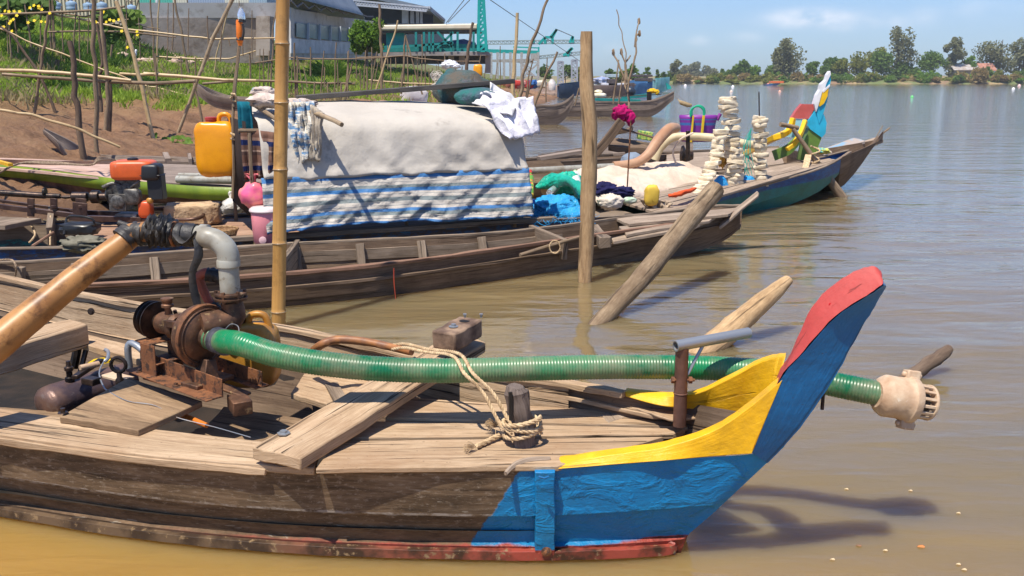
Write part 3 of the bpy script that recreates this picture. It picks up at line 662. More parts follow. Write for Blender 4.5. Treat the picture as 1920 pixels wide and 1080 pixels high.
# side deck along near gunwale
m = MB(); inner = [PZ(-420, 700, .44), PZ(-200, 728, .42), PZ(0, 766, .415), PZ(250, 799, .405), PZ(480, 826, .395), PZ(600, 838, .392)]
outer = [p+V((0, -.012, .006)) for p in (top[0], top[1], top[2], top[3], top[4], PZ(590, 878, .385))]
a_, b_ = smooth_pts(outer, 6), smooth_pts(inner, 6)
g = []
for i in range(len(a_)):
    j = V((0, rnd(-.003, .003), 0)); r = [a_[i]+j, a_[i].lerp(b_[i], .33), a_[i].lerp(b_[i], .66), b_[i]+j]; r += [x-V((0, 0, .03)) for x in r[::-1]]; g.append(r)
bb = m.grid(g, closeu=True); m.cap(bb, 8); m.cap(bb+8*(len(g)-1), 8, True); m.build('side_deck', M['deck'], B, bevel=.004, ang=35)
m = MB(); rail(m, [p+V((0, -.012, -.02)) for p in top[:5]], .018, .028, jit=.003); m.build('rubbing_strake', M['deck'], B, bevel=.004)
# foredeck boards
pl('deck_plank', [(592, 879, .405), (1046, 874, .405), (1245, 818, .41), (632, 826, .41)], .022, jit=.001)
pl('deck_plank', [(650, 820, .41), (1262, 813, .41), (1286, 804, .41), (684, 789, .41)], .024, jit=.001)
pl('deck_plank', [(722, 782, .42), (1294, 799, .414), (1338, 784, .416), (760, 745, .426)], .024, jit=.001)
pl('deck_plank', [(945, 718, .475), (1225, 778, .455), (1345, 776, .455), (1003, 714, .48)], .02)
pl('deck_plank', [(1180, 762, .463), (1262, 788, .463), (1356, 776, .46), (1220, 742, .468)], .012)
pl('deck_plank', [(600, 882, .37), (950, 886, .37), (1030, 872, .385), (620, 860, .385)], .02, 'deck2')
pl('deck_beam', [(1128, 776, .425), (1140, 792, .42), (1176, 780, .42), (1162, 766, .425)], .05, 'deck2')
for a_, b_ in (((845, 735), (800, 850)), ((1090, 738), (1060, 840)), ((620, 700), (700, 850))): m = MB(); m.beam(PZ(*a_, .43)+V((0, 0, -.07)), PZ(*b_, .38)+V((0, 0, -.04)), .06, .05); m.build('deck_beam', M['brownin'], B, False)
# worn patch / bent lip at deck end
m = MB(); m.tube([PZ(948, 888, .395), PZ(965, 872, .405), PZ(995, 862, .41), PZ(1032, 860, .41)], [.008, .012, .012, .009], 6, n=3, jit=.1); m.build('cracked_lip', M['deck2'], B)
# yellow bulwarks
def bulwark(outer_top, outer_bot, off, mat, seg=6, name='bulwark'):
    ot, obm = smooth_pts(outer_top, seg), smooth_pts(outer_bot, seg); g = []
    for i in range(len(ot)):
        j = V((0, rnd(-.001, .001), rnd(-.0015, .0015))); k = ot[i]+V(off)+j
        g.append([obm[i], ot[i].lerp(obm[i], .5)+V((rnd(-.001, .001), rnd(-.0015, .0015), 0)), ot[i]+j, k, k.lerp(obm[i]+V(off), .5), obm[i]+V(off)])
    m = MB(); b = m.grid(g, closeu=True); m.cap(b, 6); m.cap(b+6*(len(g)-1), 6, True); return m.build(name, M[mat], B, bevel=.006, ang=40)
npos = -.066
bt = [PZ(1045, 866, .405)+V((0, -.006, 0)), PZ(1150, 853, .44), PZ(1250, 837, .475), PZ(1330, 812, .53), PZ(1400, 768, .63), PC(1467, 712, npos)]
bbm = [top[7]+V((0, -.012, .004)), top[8]+V((0, -.010, .004)), PZ(1250, 864, .425)+V((0, -.008, .004)), PZ(1310, 858, .435), PZ(1360, 854, .445), PC(1410, 851, npos)]
bulwark(bt, bbm, (.012, .055, .004), 'yellow')
ft = [PZ(1170, 733, .53), PZ(1240, 741, .535), PZ(1300, 739, .57), PZ(1370, 707, .66), PZ(1430, 676, .75), PC(1473, 668, .06)]
fbm = [PZ(1172, 744, .51), PZ(1240, 762, .50), PZ(1300, 768, .49), PZ(1350, 778, .49), PZ(1400, 780, .50), PC(1440, 790, .05)]
bulwark(ft, fbm, (.015, .045, .003), 'yellow')
# prow (blue wedge with faded red back)
S = [((1440, 868), (1410, 850), (1436, 805)), ((1500, 802), (1437, 784), (1455, 742)), ((1560, 716), (1463, 713), (1474, 688)), ((1590, 662), (1508, 660), (1496, 636)), ((1620, 608), (1567, 595), (1532, 566)),
     ((1643, 570), (1618, 561), (1592, 517)), ((1660, 541), (1650, 540), (1636, 501)), ((1661, 537), (1657, 534), (1655, 512))]
Cc = [PC(*s_[0]) for s_ in S]; Nc = [PC(*s_[1], -.066) for s_ in S]; Rc = [PC(*s_[2]) for s_ in S]
Nc[0] += nn_*.0; Fc = [n_+nn_*.132 for n_ in Nc]
def loft(name, L_, mat, n=5, bevel=.006, jit=.0015):
    Ls = [smooth_pts(l_, n) for l_ in L_]; g = []
    for i in range(len(Ls[0])):
        r = []
        for a in range(len(Ls)):
            p, q = Ls[a][i], Ls[(a+1) % len(Ls)][i]
            for k in range(4): r.append(p.lerp(q, k/4)+V((rnd(-jit, jit), rnd(-jit, jit), rnd(-jit, jit))))
        g.append(r)
    m = MB(); k = len(g[0]); b = m.grid(g, closeu=True); m.cap(b, k); m.cap(b+k*(len(g)-1), k, True)
    return m.build(name, M[mat], B, bevel=bevel, ang=35)
tg = [c.lerp(n_, .5) for c, n_ in zip(Cc, Nc)]
loft('prow', [Cc, Nc, Fc], 'blue')
e = V((-.003, 0, .004)); loft('prow_back', [[p+e for p in Nc], [p+e for p in Rc], [p+e for p in Fc]], 'red')
m = MB(); m.beam(PC(1255, 1014, 0), PC(1262, 1040, 0)+V((0, 0, -.1)), .05, .05); m.build('keel_heel', M['redstrake'], B, bevel=.01)
# iron-bound strap across the seam of the bow
m = MB(); fr = lambda px: None
p1, p2 = PZ(1022, 881, .392)+V((0, -.012, 0)), PZ(1022, 1040, .02)+V((0, -.012, 0)); pts = [p1.lerp(p2, i/9)+V((rnd(-.002, .002), rnd(-.002, .002), 0)) for i in range(10)]
g = [[p+V((-.039, .03, 0)), p+V((-.036+rnd(-.002, .002), -.012, 0)), p+V((0, -.013, 0)), p+V((.036+rnd(-.002, .002), -.012, 0)), p+V((.039, .03, 0))] for p in pts]
b = m.grid(g); m.cap(b, 5); m.build('strap', M['hull'], B, bevel=.003, ang=60)
m = MB(); c = PZ(1024, 1027, .05)+V((0, -.03, 0)); m.lathe(c, (0, -1, 0), [(.02, 0), (.02, .004), (.012, .007), (.011, .014), (.004, .016)], 14); m.build('bolt', M['rust'], B)
m = MB(); c = PZ(1020, 889, .385)+V((0, -.03, 0)); m.tube([c+V((-.02, 0, .004)), c+V((0, -.006, 0)), c+V((.016, 0, .004))], .004, 6); m.build('nail', M['blue'], B)
m = MB(); c = PC(1556, 570, -.02); m.tube([c+V((.012*cos(a*1.1), .01*sin(a*1.1), -.012+.003*a)) for a in range(9)], .004, 6); m.tube([c, c+V((0, -.015, .0))], .008, 8); m.build('painted_screw', plastic('bright_red_enamel', (.6, .01, .02)), B)
m = MB(); c = PC(1544, 748, 0)+nn_*.06; m.tube([c+V((0, 0, .03)), c+V((0, 0, -.06))], .007, 6); m.build('hook', M['iron'], B)
# thwart beam lying across, with notched block
q = [PZ(472, 838, .46), PZ(562, 858, .455), PZ(912, 640, .60), PZ(852, 624, .605)]
m = MB(); m.plank([q[0], q[3], q[2], q[1]][::1], .05, 14, .002, 4); m.build('thwart', M['deck'], B, bevel=.006, ang=35)
m = MB(); a_, b_ = PZ(832, 640, .66), PZ(884, 612, .68); m.beam(a_, b_, .125, .085, n=6, jit=.003); blk = m.build('mooring_block', two('scorched_block_wood', (.10, .06, .04), (.3, .2, .13), 9, .4, .62, .8, bmp=.5, bs=60), B, bevel=.009)
m = MB(); c = mid(a_, b_, .75)+V((0, 0, .0437)); m.lathe(c, (0, 0, 1), [(.025, -.001), (.025, .0005)], 16); m.build('hole', two('hole_dark', (.006, .005, .004), (.012, .01, .008)), blk)
m = MB(); c = mid(a_, b_, .35)+V((0, 0, .043)); m.lathe(c, (0, 0, 1), [(.022, 0), (.022, .003), (.011, .004), (.011, .013), (.004, .014)], 12)
for dx in (-.03, .045): c2 = b_+V((dx, 0, .043)); m.lathe(c2, (0, 0, 1), [(.005, 0), (.005, .012), (.009, .013), (.008, .018)], 8)
m.build('bolt', M['galv'], blk)
m = MB(); c = PZ(532, 812, .478); m.lathe(c, (0, 0, 1), [(.026, -.002), (.026, .002), (.014, .003), (.014, .011), (.006, .012)], 6); m.build('bolt', M['galv'], B)
# bitt
bp = PZ(983, 828, .42); m = MB(); tp = bp+V((-.034, .01, .215))
m.tube([bp+V((0, 0, -.12)), bp, bp+V((-.008, 0, .07)), bp+V((-.018, 0, .13)), tp-V((0, 0, .02)), tp+V((0, 0, .008))], [.044, .044, .042, .05, .046, .03], 9, jit=.14, n=3); m.build('bitt', wood('bitt_wood', (.30, .24, .2), (.16, .12, .10), (.04, .025, .02), 3, 22, stain=.4), B, ang=30)
m = MB(); m.beam(tp+V((-.018, -.055, -.11)), tp+V((-.02, -.05, .0)), .012, .012); m.build('split', two('split_dark', (.01, .008, .006), (.02, .014, .01)), B)
# upright steel pipe with handle
hb = PZ(1274, 798, .44); ht = PP(1279, 652, hb, V((0, 1, 0)))
m = MB(); m.tube([hb, ht], .0265, 18); m.tube([hb.lerp(ht, .42), hb.lerp(ht, .425), hb.lerp(ht, .43)], [.029, .029, .027], 18); post = m.build('steel_pipe_post', M['steelpost'], B)
c = hb.lerp(ht, .60); m = MB(); m.tube([c+V((-.037, -.01, 0)), c+V((.052, -.01, 0))], .006, 8); m.lathe(c+V((-.04, -.01, 0)), (1, 0, 0), [(.014, 0), (.014, .012)], 6); m.lathe(c+V((.028, -.01, 0)), (1, 0, 0), [(.014, 0), (.014, .014)], 6); m.build('bolt', M['rust'], post)
m = MB(); h0 = ht+V((-.03, -.02, .012)); h1 = PY(1404, 624, ht.y+.12); g0 = (h1-h0).normalized()
prof = [(.022, 0), (.022, (h1-h0).length), (.018, (h1-h0).length), (.018, (h1-h0).length-.04)]
u = g0.cross(V((0, 0, 1))).normalized(); w_ = g0.cross(u); gg = []
for r, hh in [(.017, .06), (.017, 0)]+prof: gg.append([h0+g0*hh+u*cos(2*pi*k/20)*r+w_*sin(2*pi*k/20)*r for k in range(20)])
b = m.grid(gg, closeu=True); m.cap(b, 20); m.cap(b+20*5, 20, True); m.tube([h0+g0*.14, ht+V((.025, 0, -.11))], .007, 6); m.build('handle_pipe', M['galv'], post)
# ---- engine bay at left
pl('cross_beam', [(-40, 670, .54), (165, 607, .56), (130, 597, .58), (-60, 640, .56)], .12, 'deck', bevel=.008)
pl('cleat', [(140, 640, .45), (270, 678, .45), (275, 655, .465), (142, 622, .465)], .035, 'deck')
pl('hatch_board', [(112, 780, .44), (258, 806, .43), (380, 752, .445), (240, 708, .46)], .028, 'oilwood')
pl('bottom_board', [(385, 800, .30), (520, 824, .30), (572, 786, .31), (420, 762, .32)], .03, 'oilwood')
pl('bottom_board', [(545, 738, .36), (612, 758, .36), (700, 716, .38), (575, 694, .38)], .03, 'deck')
pl('bottom_board', [(-60, 792, .31), (125, 802, .31), (118, 772, .31), (-60, 758, .31)], .03, 'oilwood')
pl('inner_frame', [(300, 838, .30), (480, 870, .30), (620, 830, .30), (400, 790, .30)], .03, 'oilwood')

m = MB(); m.tube([PZ(148, 640, .44), PZ(138, 690, .3)], [.022, .025], 8); m.beam(PZ(165, 640, .44), PZ(150, 700, .28), .03, .012); m.build('stanchion', M['iron'], B)
# angle iron mount
m = MB(); a_, b_ = PZ(250, 690, .52), PZ(403, 748, .50); d = (b_-a_)
m.beam(a_+V((0, 0, 0)), b_, .085, .006, n=1); fr_ = V((0, 0, 1)).cross(d).normalized()
m.beam(a_+fr_*.04+V((0, 0, .038)), b_+fr_*.04+V((0, 0, .038)), .006, .075); 
a2, b2 = a_+V((.14, .22, -.02)), b_+V((.14, .22, -.02)); m.beam(a2, b2, .07, .006); m.beam(a2+V((0, 0, .035)), b2+V((0, 0, .035)), .006, .07)
mount = m.build('angle_iron', M['rust'], B, bevel=.0015)
m = MB()
for t_ in (.12, .58): m.lathe(a_.lerp(b_, t_)-fr_*.015+V((0, 0, .003)), (0, 0, 1), [(.017, 0), (.017, .003), (.009, .004), (.009, .012)], 6)
m.build('bolt', M['rustd'], mount)
m = MB(); c = PZ(118, 774, .445); m.lathe(c, (0, 0, 1), [(.022, 0), (.02, .003), (.01, .004), (.01, .02)], 8); c = PZ(171, 584, .5)+V((0, -.06, 0)); m.lathe(PP(171, 584, ftop[3]+V((0, -.04, 0)), V((.1, 1, 0))), (0, -1, .1), [(.02, 0), (.02, .003), (.011, .004), (.011, .01)], 10); m.build('bolt', M['iron'], B)
# ================================================================ pump
a = V((.82, -.55, -.07)).normalized(); vc = PY(378, 628, 4.0)
pump = thing('water_pump', 'rusty belt-driven water pump bolted in the nearest boat', 'pump', vc-V((0, 0, .22)))
m = MB(); m.lathe(vc-a*.045, a, [(.06, -.03), (.09, -.025), (.122, 0), (.132, .02), (.132, .05), (.126, .062), (.118, .07), (.112, .066), (.104, .075), (.05, .082), (.048, .12)], 40); m.build('volute', M['rustd'], pump, ang=50)
m = MB(); m.lathe(vc-a*.03, a, [(.136, .03), (.14, .035), (.14, .045), (.136, .05)], 40); m.build('rim', M['rust'], pump)
m = MB(); pc_ = vc-a*.37; m.lathe(pc_, a, [(.03, -.005), (.074, 0), (.08, .005), (.06, .014), (.06, .018), (.084, .03), (.084, .034), (.06, .044), (.06, .048), (.086, .06), (.086, .066), (.03, .07), (.03, .09)], 32); m.build('pulley', M['iron'], pump, ang=30)
m = MB(); m.lathe(pc_-a*.075, a, [(.015, 0), (.018, .004), (.018, .08)], 14); m.lathe(pc_, a, [(.016, .07), (.016, .36)], 12); m.build('shaft', M['iron'], pump)
m = MB(); bc = vc-a*.22; m.lathe(bc-a*.06, a, [(.03, 0), (.045, .008), (.05, .02), (.046, .05), (.05, .09), (.06, .11), (.05, .13)], 20); m.build('bearing_housing', M['rustd'], pump)
m = MB(); m.lathe(bc+V((.0, 0, .045)), (0, 0, 1), [(.012, 0), (.014, .03), (.027, .035), (.027, .045), (.022, .05), (.024, .062), (.028, .066), (.028, .074), (.01, .078)], 16); m.build('grease_cup', M['rustd'], pump)
up = V((0, 0, 1)); sd = a.cross(up).normalized()
m = MB(); m.beam(bc+a*.02+sd*.04+up*.02, vc-a*.02+sd*.07+up*.05, .022, .03); m.beam(bc+a*.02-sd*.04+up*.03, vc-a*.02-sd*.07+up*.06, .022, .03); m.beam(bc+a*.02-up*.04, vc-a*.03-up*.09, .03, .02)
m.tube([bc-a*.02-sd*.05+up*.05, bc-a*.03-sd*.065, bc-a*.03-sd*.06-up*.09], .009, 8, n=3); m.build('bracket', M['rustd'], pump, bevel=.003)
m = MB(); bq = bc-a*.04-up*.08; m.beam(bq-up*.085-sd*.05, bq-up*.085+sd*.09, .12, .006); m.beam(bq-sd*.05-up*.0, bq-sd*.05-up*.17, .10, .006, up=sd); m.beam(bq-sd*.05-a*.03, bq+sd*.09-a*.03, .12, .006); m.beam(bq+sd*.09-up*.0, bq+sd*.09-up*.17, .10, .006, up=sd); m.build('stand', M['rust'], pump, bevel=.002)
m = MB(); fq = vc-up*.13; m.beam(fq+a*.03+up*.03, fq+a*.03-up*.07+sd*.02, .05, .05, up=a, tw=1.8); m.beam(fq-sd*.1-up*.07+a*.02, fq+sd*.1-up*.07+a*.02, .11, .02); m.beam(fq-up*.085-sd*.02-a*.1, fq-up*.085+a*.24-sd*.02, .06, .012); m.beam(fq-up*.11+a*.2, fq-up*.11+a*.3+sd*.05, .08, .06); m.build('foot', M['rustd'], pump, bevel=.004)
oc = PY(432, 552, 4.05); m = MB(); base = V((oc.x, oc.y, vc.z+.05)); m.tube([vc+up*.05+a*.02+sd*.02, base+up*.01, V((oc.x, oc.y, oc.z-.03))], [.06, .055, .045], 16, n=4); m.lathe(V((oc.x, oc.y, oc.z-.022)), up, [(.07, 0), (.072, .004), (.072, .010), (.058, .012), (.056, .02), (.068, .022), (.068, .030), (.05, .034)], 24)
for k in range(6):
    an = k*pi/3+.3; m.lathe(V((oc.x+.06*cos(an), oc.y+.06*sin(an), oc.z-.03)), up, [(.008, 0), (.008, .05)], 6)
m.build('outlet_flange', M['rustd'], pump)
# discharge pipe: pvc riser, elbow, rubber binding, tan hose
dp_ = thing('discharge_pipe', 'grey elbow pipe bound in black rubber feeding a tan hose above the pump', 'pipe', (oc.x, oc.y, oc.z))
e0 = V((oc.x, oc.y, oc.z+.01)); e1 = PY(437, 497, 4.05); e1 = V((e0.x+.002, e0.y, e1.z)); rP = .047
ec = [e0, e1]; m = MB(); m.lathe(e0, up, [(.043, 0), (.043, (e1-e0).length-.01), (.05, (e1-e0).length-.005), (.05, (e1-e0).length+.02), (.047, (e1-e0).length+.026)], 24)
p3 = PY(378, 466, 4.10); bend = [e1, e1+up*.035, e1+up*.075+V((-.012, 0, 0)), e1+up*.105+V((-.05, .01, 0)), e1+up*.115+V((-.09, .015, .002)), p3]; 
p3 = V((p3.x, p3.y, e1.z+.118)); bend[-1] = p3; m.tube(bend, rP, 24, n=4, caps=False); dlr = (V((-.98, .12, .06))).normalized()
m.lathe(p3+V((.035, -.005, -.002)), dlr, [(.047, 0), (.052, .002), (.052, .035), (.047, .038)], 24)
p4 = p3+dlr*.14; m.tube([p3, p4], rP-.003, 24); m.build('pvc_elbow', M['pvc'], dp_, ang=50)
m = MB()
def wrap(m, c, ax, r, L_, n_, seed, amp=.1):
    ax = ax.normalized(); u = ax.cross(V((0, 0, 1))).normalized(); w_ = ax.cross(u); g = []
    for i in range(n_+1):
        t = i/n_; row = []
        for k in range(28):
            an = 2*pi*k/28; rr = r*(1+amp*noise.noise(V((cos(an)*2, sin(an)*2+seed, t*L_*60)))*1.6+amp*.5*sin(t*n_*1.9+an*2))
            row.append(c+ax*(L_*t)+u*cos(an)*rr+w_*sin(an)*rr)
        g.append(row)
    b = m.grid(g, closeu=True); m.cap(b, 28); m.cap(b+28*n_, 28, True)
wrap(m, p3+dlr*.02, dlr, .052, .05, 6, 1, .03); wrap(m, p3+dlr*.075, dlr, .05, .03, 4, 2, .05)
m.tube([p3+V((.0, -.055, .0)), p3+V((.01, -.075, -.07)), p3+V((-.02, -.085, -.15)), p3+V((-.015, -.08, -.25)), p3+V((.01, -.08, -.36))], [.015, .02, .015, .018, .012], 6, sq=.35, n=4)
m.tube([p3+dlr*.1+V((0, -.05, .01)), p3+V((-.05, -.06, -.02)), p3+V((.0, -.055, .03))], [.014, .022, .012], 6, sq=.3, n=4)
p5 = p3+dlr*.115; wrap(m, p5, dlr+V((0, 0, .1)), .056, .13, 18, 5, .22); wrap(m, p5+dlr*.02+V((0, 0, .006)), dlr, .062, .09, 16, 9, .3)
m.build('rubber_binding', M['rubber'], dp_, ang=70)
m = MB(); m.lathe(p3+dlr*.108, dlr, [(.053, 0), (.056, .003), (.056, .012), (.053, .015)], 24); m.build('hose_clamp', M['rust'], dp_)
p6 = p5+dlr*.12; pk_ = p3+dlr*.315+V((0, 0, -.012)); pE = PY(0, 640, 3.75); hp = [p6, p6.lerp(pk_, .7), pk_+V((0, -.012, -.006)), pk_.lerp(pE, .06)+V((0, 0, -.012)), pk_.lerp(pE, .4), pk_.lerp(pE, .75), pE, pk_.lerp(pE, 1.4)]
m = MB(); m.tube(hp, [.045, .045, .047, .05, .056, .063, .068, .072], 24, n=7, jit=.015); m.build('tan_hose', M['brownhose'], dp_, ang=60)
m = MB(); wrap(m, pk_-dlr*.06, dlr, .051, .055, 8, 3, .08); wrap(m, pk_, (pE-pk_), .055, .05, 8, 4, .08); m.tube([pk_+V((.02, 0, .02)), pk_+V((-.055, .0, .045))], .014, 8); m.build('rubber_binding', M['rubber'], dp_, ang=70)
m = MB(); q0 = PY(372, 520, 4.15); m.tube([q0, q0+V((.03, 0, .02)), q0+V((.09, 0, .01))], [.022, .022, .024], 10, n=3); m.tube([q0, q0+V((.03, .01, -.1)), q0+V((.08, .02, -.17))], [.02, .02, .02], 8, n=3); m.build('branch_pipe', two('red_brown_pipe', (.4, .1, .06), (.25, .07, .04), 9), dp_)
m = MB(); wrap(m, q0+V((.04, -.005, .016)), V((1, 0, -.2)), .03, .07, 8, 6, .15); wrap(m, q0+V((.045, .012, -.12)), V((.5, 0, -.8)), .03, .05, 8, 7, .15); m.build('rubber_binding', M['rubber'], dp_)
# suction hose
suc = thing('suction_hose', 'thick ribbed green hose running over the nearest prow with a muddy strainer', 'hose', PZ(850, 700, .6))
hp = [vc+a*.05, vc+a*.12, PZ(452, 645, .735), PZ(520, 666, .705), PZ(610, 682, .675), PZ(720, 692, .655), PZ(850, 695, .645), PZ(1000, 691, .645), PZ(1150, 688, .64), PZ(1290, 689, .635), PZ(1400, 694, .63), PZ(1480, 702, .622), PZ(1560, 720, .60), PZ(1655, 739, .575)]
q, _ = crom(hp, [0]*len(hp), 24)
LL = [0]
for i in range(1, len(q)): LL.append(LL[-1]+(q[i]-q[i-1]).length)
pp_, rr_ = [], []; pit = .0125; nrib = int(LL[-1]/pit); k = 0
for i in range(nrib*4):
    s_ = i*pit/4
    while k < len(LL)-2 and LL[k+1] < s_: k += 1
    t_ = (s_-LL[k])/max(1e-6, LL[k+1]-LL[k]); pp_.append(q[k].lerp(q[k+1], t_)); rr_.append(.0485+(.0, .0016, .0026, .0016)[i % 4])
m = MB(); m.tube(pp_, rr_, 28); m.build('ribbed_hose', M['greenhose'], suc, ang=80)
m = MB()
for k in range(16): 
    c = (vc+a*.09).lerp(vc+a*.16, k/16); m.lathe(c, (hp[2]-hp[1]) if k > 8 else a, [(.05, -.0025), (.0535+rnd(0, .003), 0), (.05, .0025)], 24)
c = vc+a*.15; m.tube([c+V((0, 0, .05)), c+V((.03, 0, .08)), c+V((.06, .0, .07)), c+V((.07, -.03, .04))], .0025, 5, n=4)
m.build('wire_binding', two('grey_wire', (.12, .12, .13), (.22, .22, .24), 20, metal=.6), suc)
fv = PZ(1648, 740, .575); ax = (PZ(1752, 757, .525)-fv).normalized()
st = m = MB(); m.lathe(fv-ax*.005, ax, [(.052, -.01), (.058, 0), (.074, .012), (.084, .03), (.083, .09), (.088, .115), (.094, .12), (.094, .145), (.09, .15), (.06, .152)], 36)
foot = m.build('foot_valve', M['muddyplastic'], suc, ang=45)
u = ax.cross(up).normalized(); w_ = ax.cross(u)
for an in (1.35, 4.45):
    m = MB(); c = fv+ax*.13+(u*cos(an)+w_*sin(an))*.098; m.beam(c-ax*.028, c+ax*.032, .045, .04, up=(u*cos(an)+w_*sin(an)), n=3, jit=.002); m.lathe(c-ax*.04, ax, [(.012, 0), (.012, .085)], 6); m.build('clamp_lug', M['muddyplastic'], foot, bevel=.008)
m = MB()
for k in range(14):
    an = 2*pi*k/14; c = fv+(u*cos(an)+w_*sin(an))*.068; m.beam(c+ax*.14, c+ax*.215-(u*cos(an)+w_*sin(an))*.004, .012, .010, up=(u*cos(an)+w_*sin(an)))
    c = fv+(u*cos(an)+w_*sin(an))*.045; m.beam(c+ax*.2, c+ax*.222, .009, .04, up=(u*cos(an)+w_*sin(an)))
m.lathe(fv+ax*.21, ax, [(.066, 0), (.072, .002), (.072, .012), (.064, .014), (.06, .008)], 32); m.lathe(fv+ax*.212, ax, [(.01, 0), (.032, .0), (.032, .01), (.01, .012)], 16)
m.build('strainer', M['muddyplastic'], foot, bevel=.002)
m = MB(); m.lathe(fv+ax*.145, ax, [(.055, 0), (.05, .05)], 20); m.build('valve_disc', two('dark_valve', (.03, .025, .02), (.08, .06, .04)), foot)
# yellow jerrycan beside the pump
def jerry(name, label, c, sz, mat, capm, rot=0, fold=True):
    t = thing(name, label, 'jerrycan', c); c = V(c); m = MB()
    m.blob(c+V((0, 0, sz[2]*.44)), (sz[0]*.5, sz[1]*.5, sz[2]*.46), .035, 2, 3, 32, 20, rot, .42); bd = m.build('body', mat, t, ang=80)
    m = MB(); cc = c+V((-sz[0]*.12, 0, sz[2]*.89)); m.lathe(cc, (0, 0, 1), [(sz[0]*.13, -.01), (sz[0]*.13, sz[2]*.03), (sz[0]*.145, sz[2]*.035), (sz[0]*.145, sz[2]*.075), (sz[0]*.12, sz[2]*.085)], 20); m.build('cap', capm, t)
    m = MB(); r_ = Matrix.Rotation(rot, 3, 'Z'); hh = [V((sz[0]*.05, 0, .86)), V((sz[0]*.1, 0, 1.0)), V((sz[0]*.3, 0, 1.0)), V((sz[0]*.38, 0, .82))]; m.tube([c+r_ @ V((p.x, 0, p.z*sz[2])) for p in hh], sz[0]*.055, 10, n=4); m.build('handle', mat, t)
    return t
M['jerry'] = two('dirty_amber_plastic', (.50, .24, .03), (.30, .12, .02), 6, .4, .65, .4, bmp=.3, bs=25, c=(.2, .11, .05), cs=9, clo=.52, chi=.7); M['orange'] = plastic('orange_jerrycan_plastic', (.80, .33, .008), (.66, .24, .005), .3, 4)
jc = PY(466, 716, 4.30); jerry('jerrycan', 'yellow-brown jerrycan standing behind the pump in the nearest boat', (jc.x, jc.y, .40), (.30, .17, .33), M['jerry'], M['iron'])
# rope on the bitt, over the hose, to the gunwale
rp = thing('mooring_rope', 'pale braided rope coiled round the bitt and thrown over the green hose', 'rope', bp)
def twist(m, pts, r, n=10, turns=90):
    q, _ = crom([V(p) for p in pts], [0]*len(pts), n); L_ = [0]
    for i in range(1, len(q)): L_.append(L_[-1]+(q[i]-q[i-1]).length)
    step = r*.9; K = max(4, int(L_[-1]/step)); pp, k = [], 0
    for i in range(K+1):
        s_ = min(L_[-1]*.9999, i*L_[-1]/K)
        while k < len(L_)-2 and L_[k+1] < s_: k += 1
        pp.append(q[k].lerp(q[k+1], (s_-L_[k])/max(1e-6, L_[k+1]-L_[k])))
    for s3 in range(3):
        st_ = []; t0 = (pp[1]-pp[0]).normalized(); nr = t0.cross(V((0, 0, 1)));  nr = nr.normalized() if nr.length > .05 else V((1, 0, 0))
        for i in range(len(pp)):
            t = (pp[min(i+1, len(pp)-1)]-pp[max(0, i-1)]).normalized(); nr = (nr-t*nr.dot(t)).normalized(); bn = t.cross(nr); an = i*step/(r*7)*2*pi+s3*2*pi/3
            st_.append(pp[i]+nr*cos(an)*r*.5+bn*sin(an)*r*.5)
        m.tube(st_, r*.56, 6)
m = MB(); coil = []
for k in range(3*16):
    an = k*2*pi/16+.5; rr = .062+.012*sin(k*.37); coil.append(bp+V((cos(an)*rr*1.15+.004, sin(an)*rr, .022+.026*k/16+.008*sin(k*.6))))
twist(m, coil, .0095, 3); m.build('coil', M['rope'], rp)
m = MB(); sh_ = .055
twist(m, [bp+V((-.05, -.05, .05)), PZ(935, 790, .50), PZ(905, 735, .60), PZ(872, 697, .66)+V((0, -sh_, .01)), PZ(850, 668, .70), PZ(800, 660, .655), PZ(760, 652, .63), PZ(735, 655, .60)], .0075, 8); m.build('strand', M['rope'], rp)
m = MB(); twist(m, [bp+V((-.02, -.065, .07)), PZ(955, 790, .5), PZ(925, 738, .60), PZ(888, 697, .66)+V((0, -sh_, .01)), PZ(862, 664, .70), PZ(805, 655, .66), PZ(762, 645, .63), PZ(738, 647, .61)], .0075, 8); m.build('strand', M['rope'], rp)
m = MB(); twist(m, [bp+V((-.06, .0, .02)), PZ(940, 815, .43), PZ(905, 832, .42), PZ(893, 838, .42)], .011, 6)
random.seed(5)
fc = PZ(930, 800, .445)
for _ in range(70):
    d = V((rnd(-1, .6), rnd(-.8, .6), rnd(0, 1))).normalized(); m.tube([fc, fc+d*.03, fc+d*.052+V((0, 0, -.012))], .0013, 3, caps=False)
fc = PZ(893, 838, .425)
for _ in range(26):
    d = V((rnd(-1, -.2), rnd(-.6, .2), rnd(-.1, .4))).normalized(); m.tube([fc, fc+d*.03, fc+d*.05+V((0, 0, -.01))], .0012, 3, caps=False)
m.build('frayed_end', M['rope'], rp)
# bent brown hose on the far gunwale
m = MB(); m.tube([PZ(575, 668, .5), PZ(600, 648, .6), PZ(632, 637, .625), PZ(680, 640, .62), PZ(730, 650, .6), PZ(772, 660, .6)], [.018, .02, .02, .019, .018, .017], 10, n=6, jit=.06)
tag(m.build('bent_hose', two('cracked_brown_hose', (.36, .15, .05), (.2, .09, .045), 14, .4, .6, .5, bmp=.4), None), 'short bent brown hose lying on the far gunwale behind the green hose', 'hose')
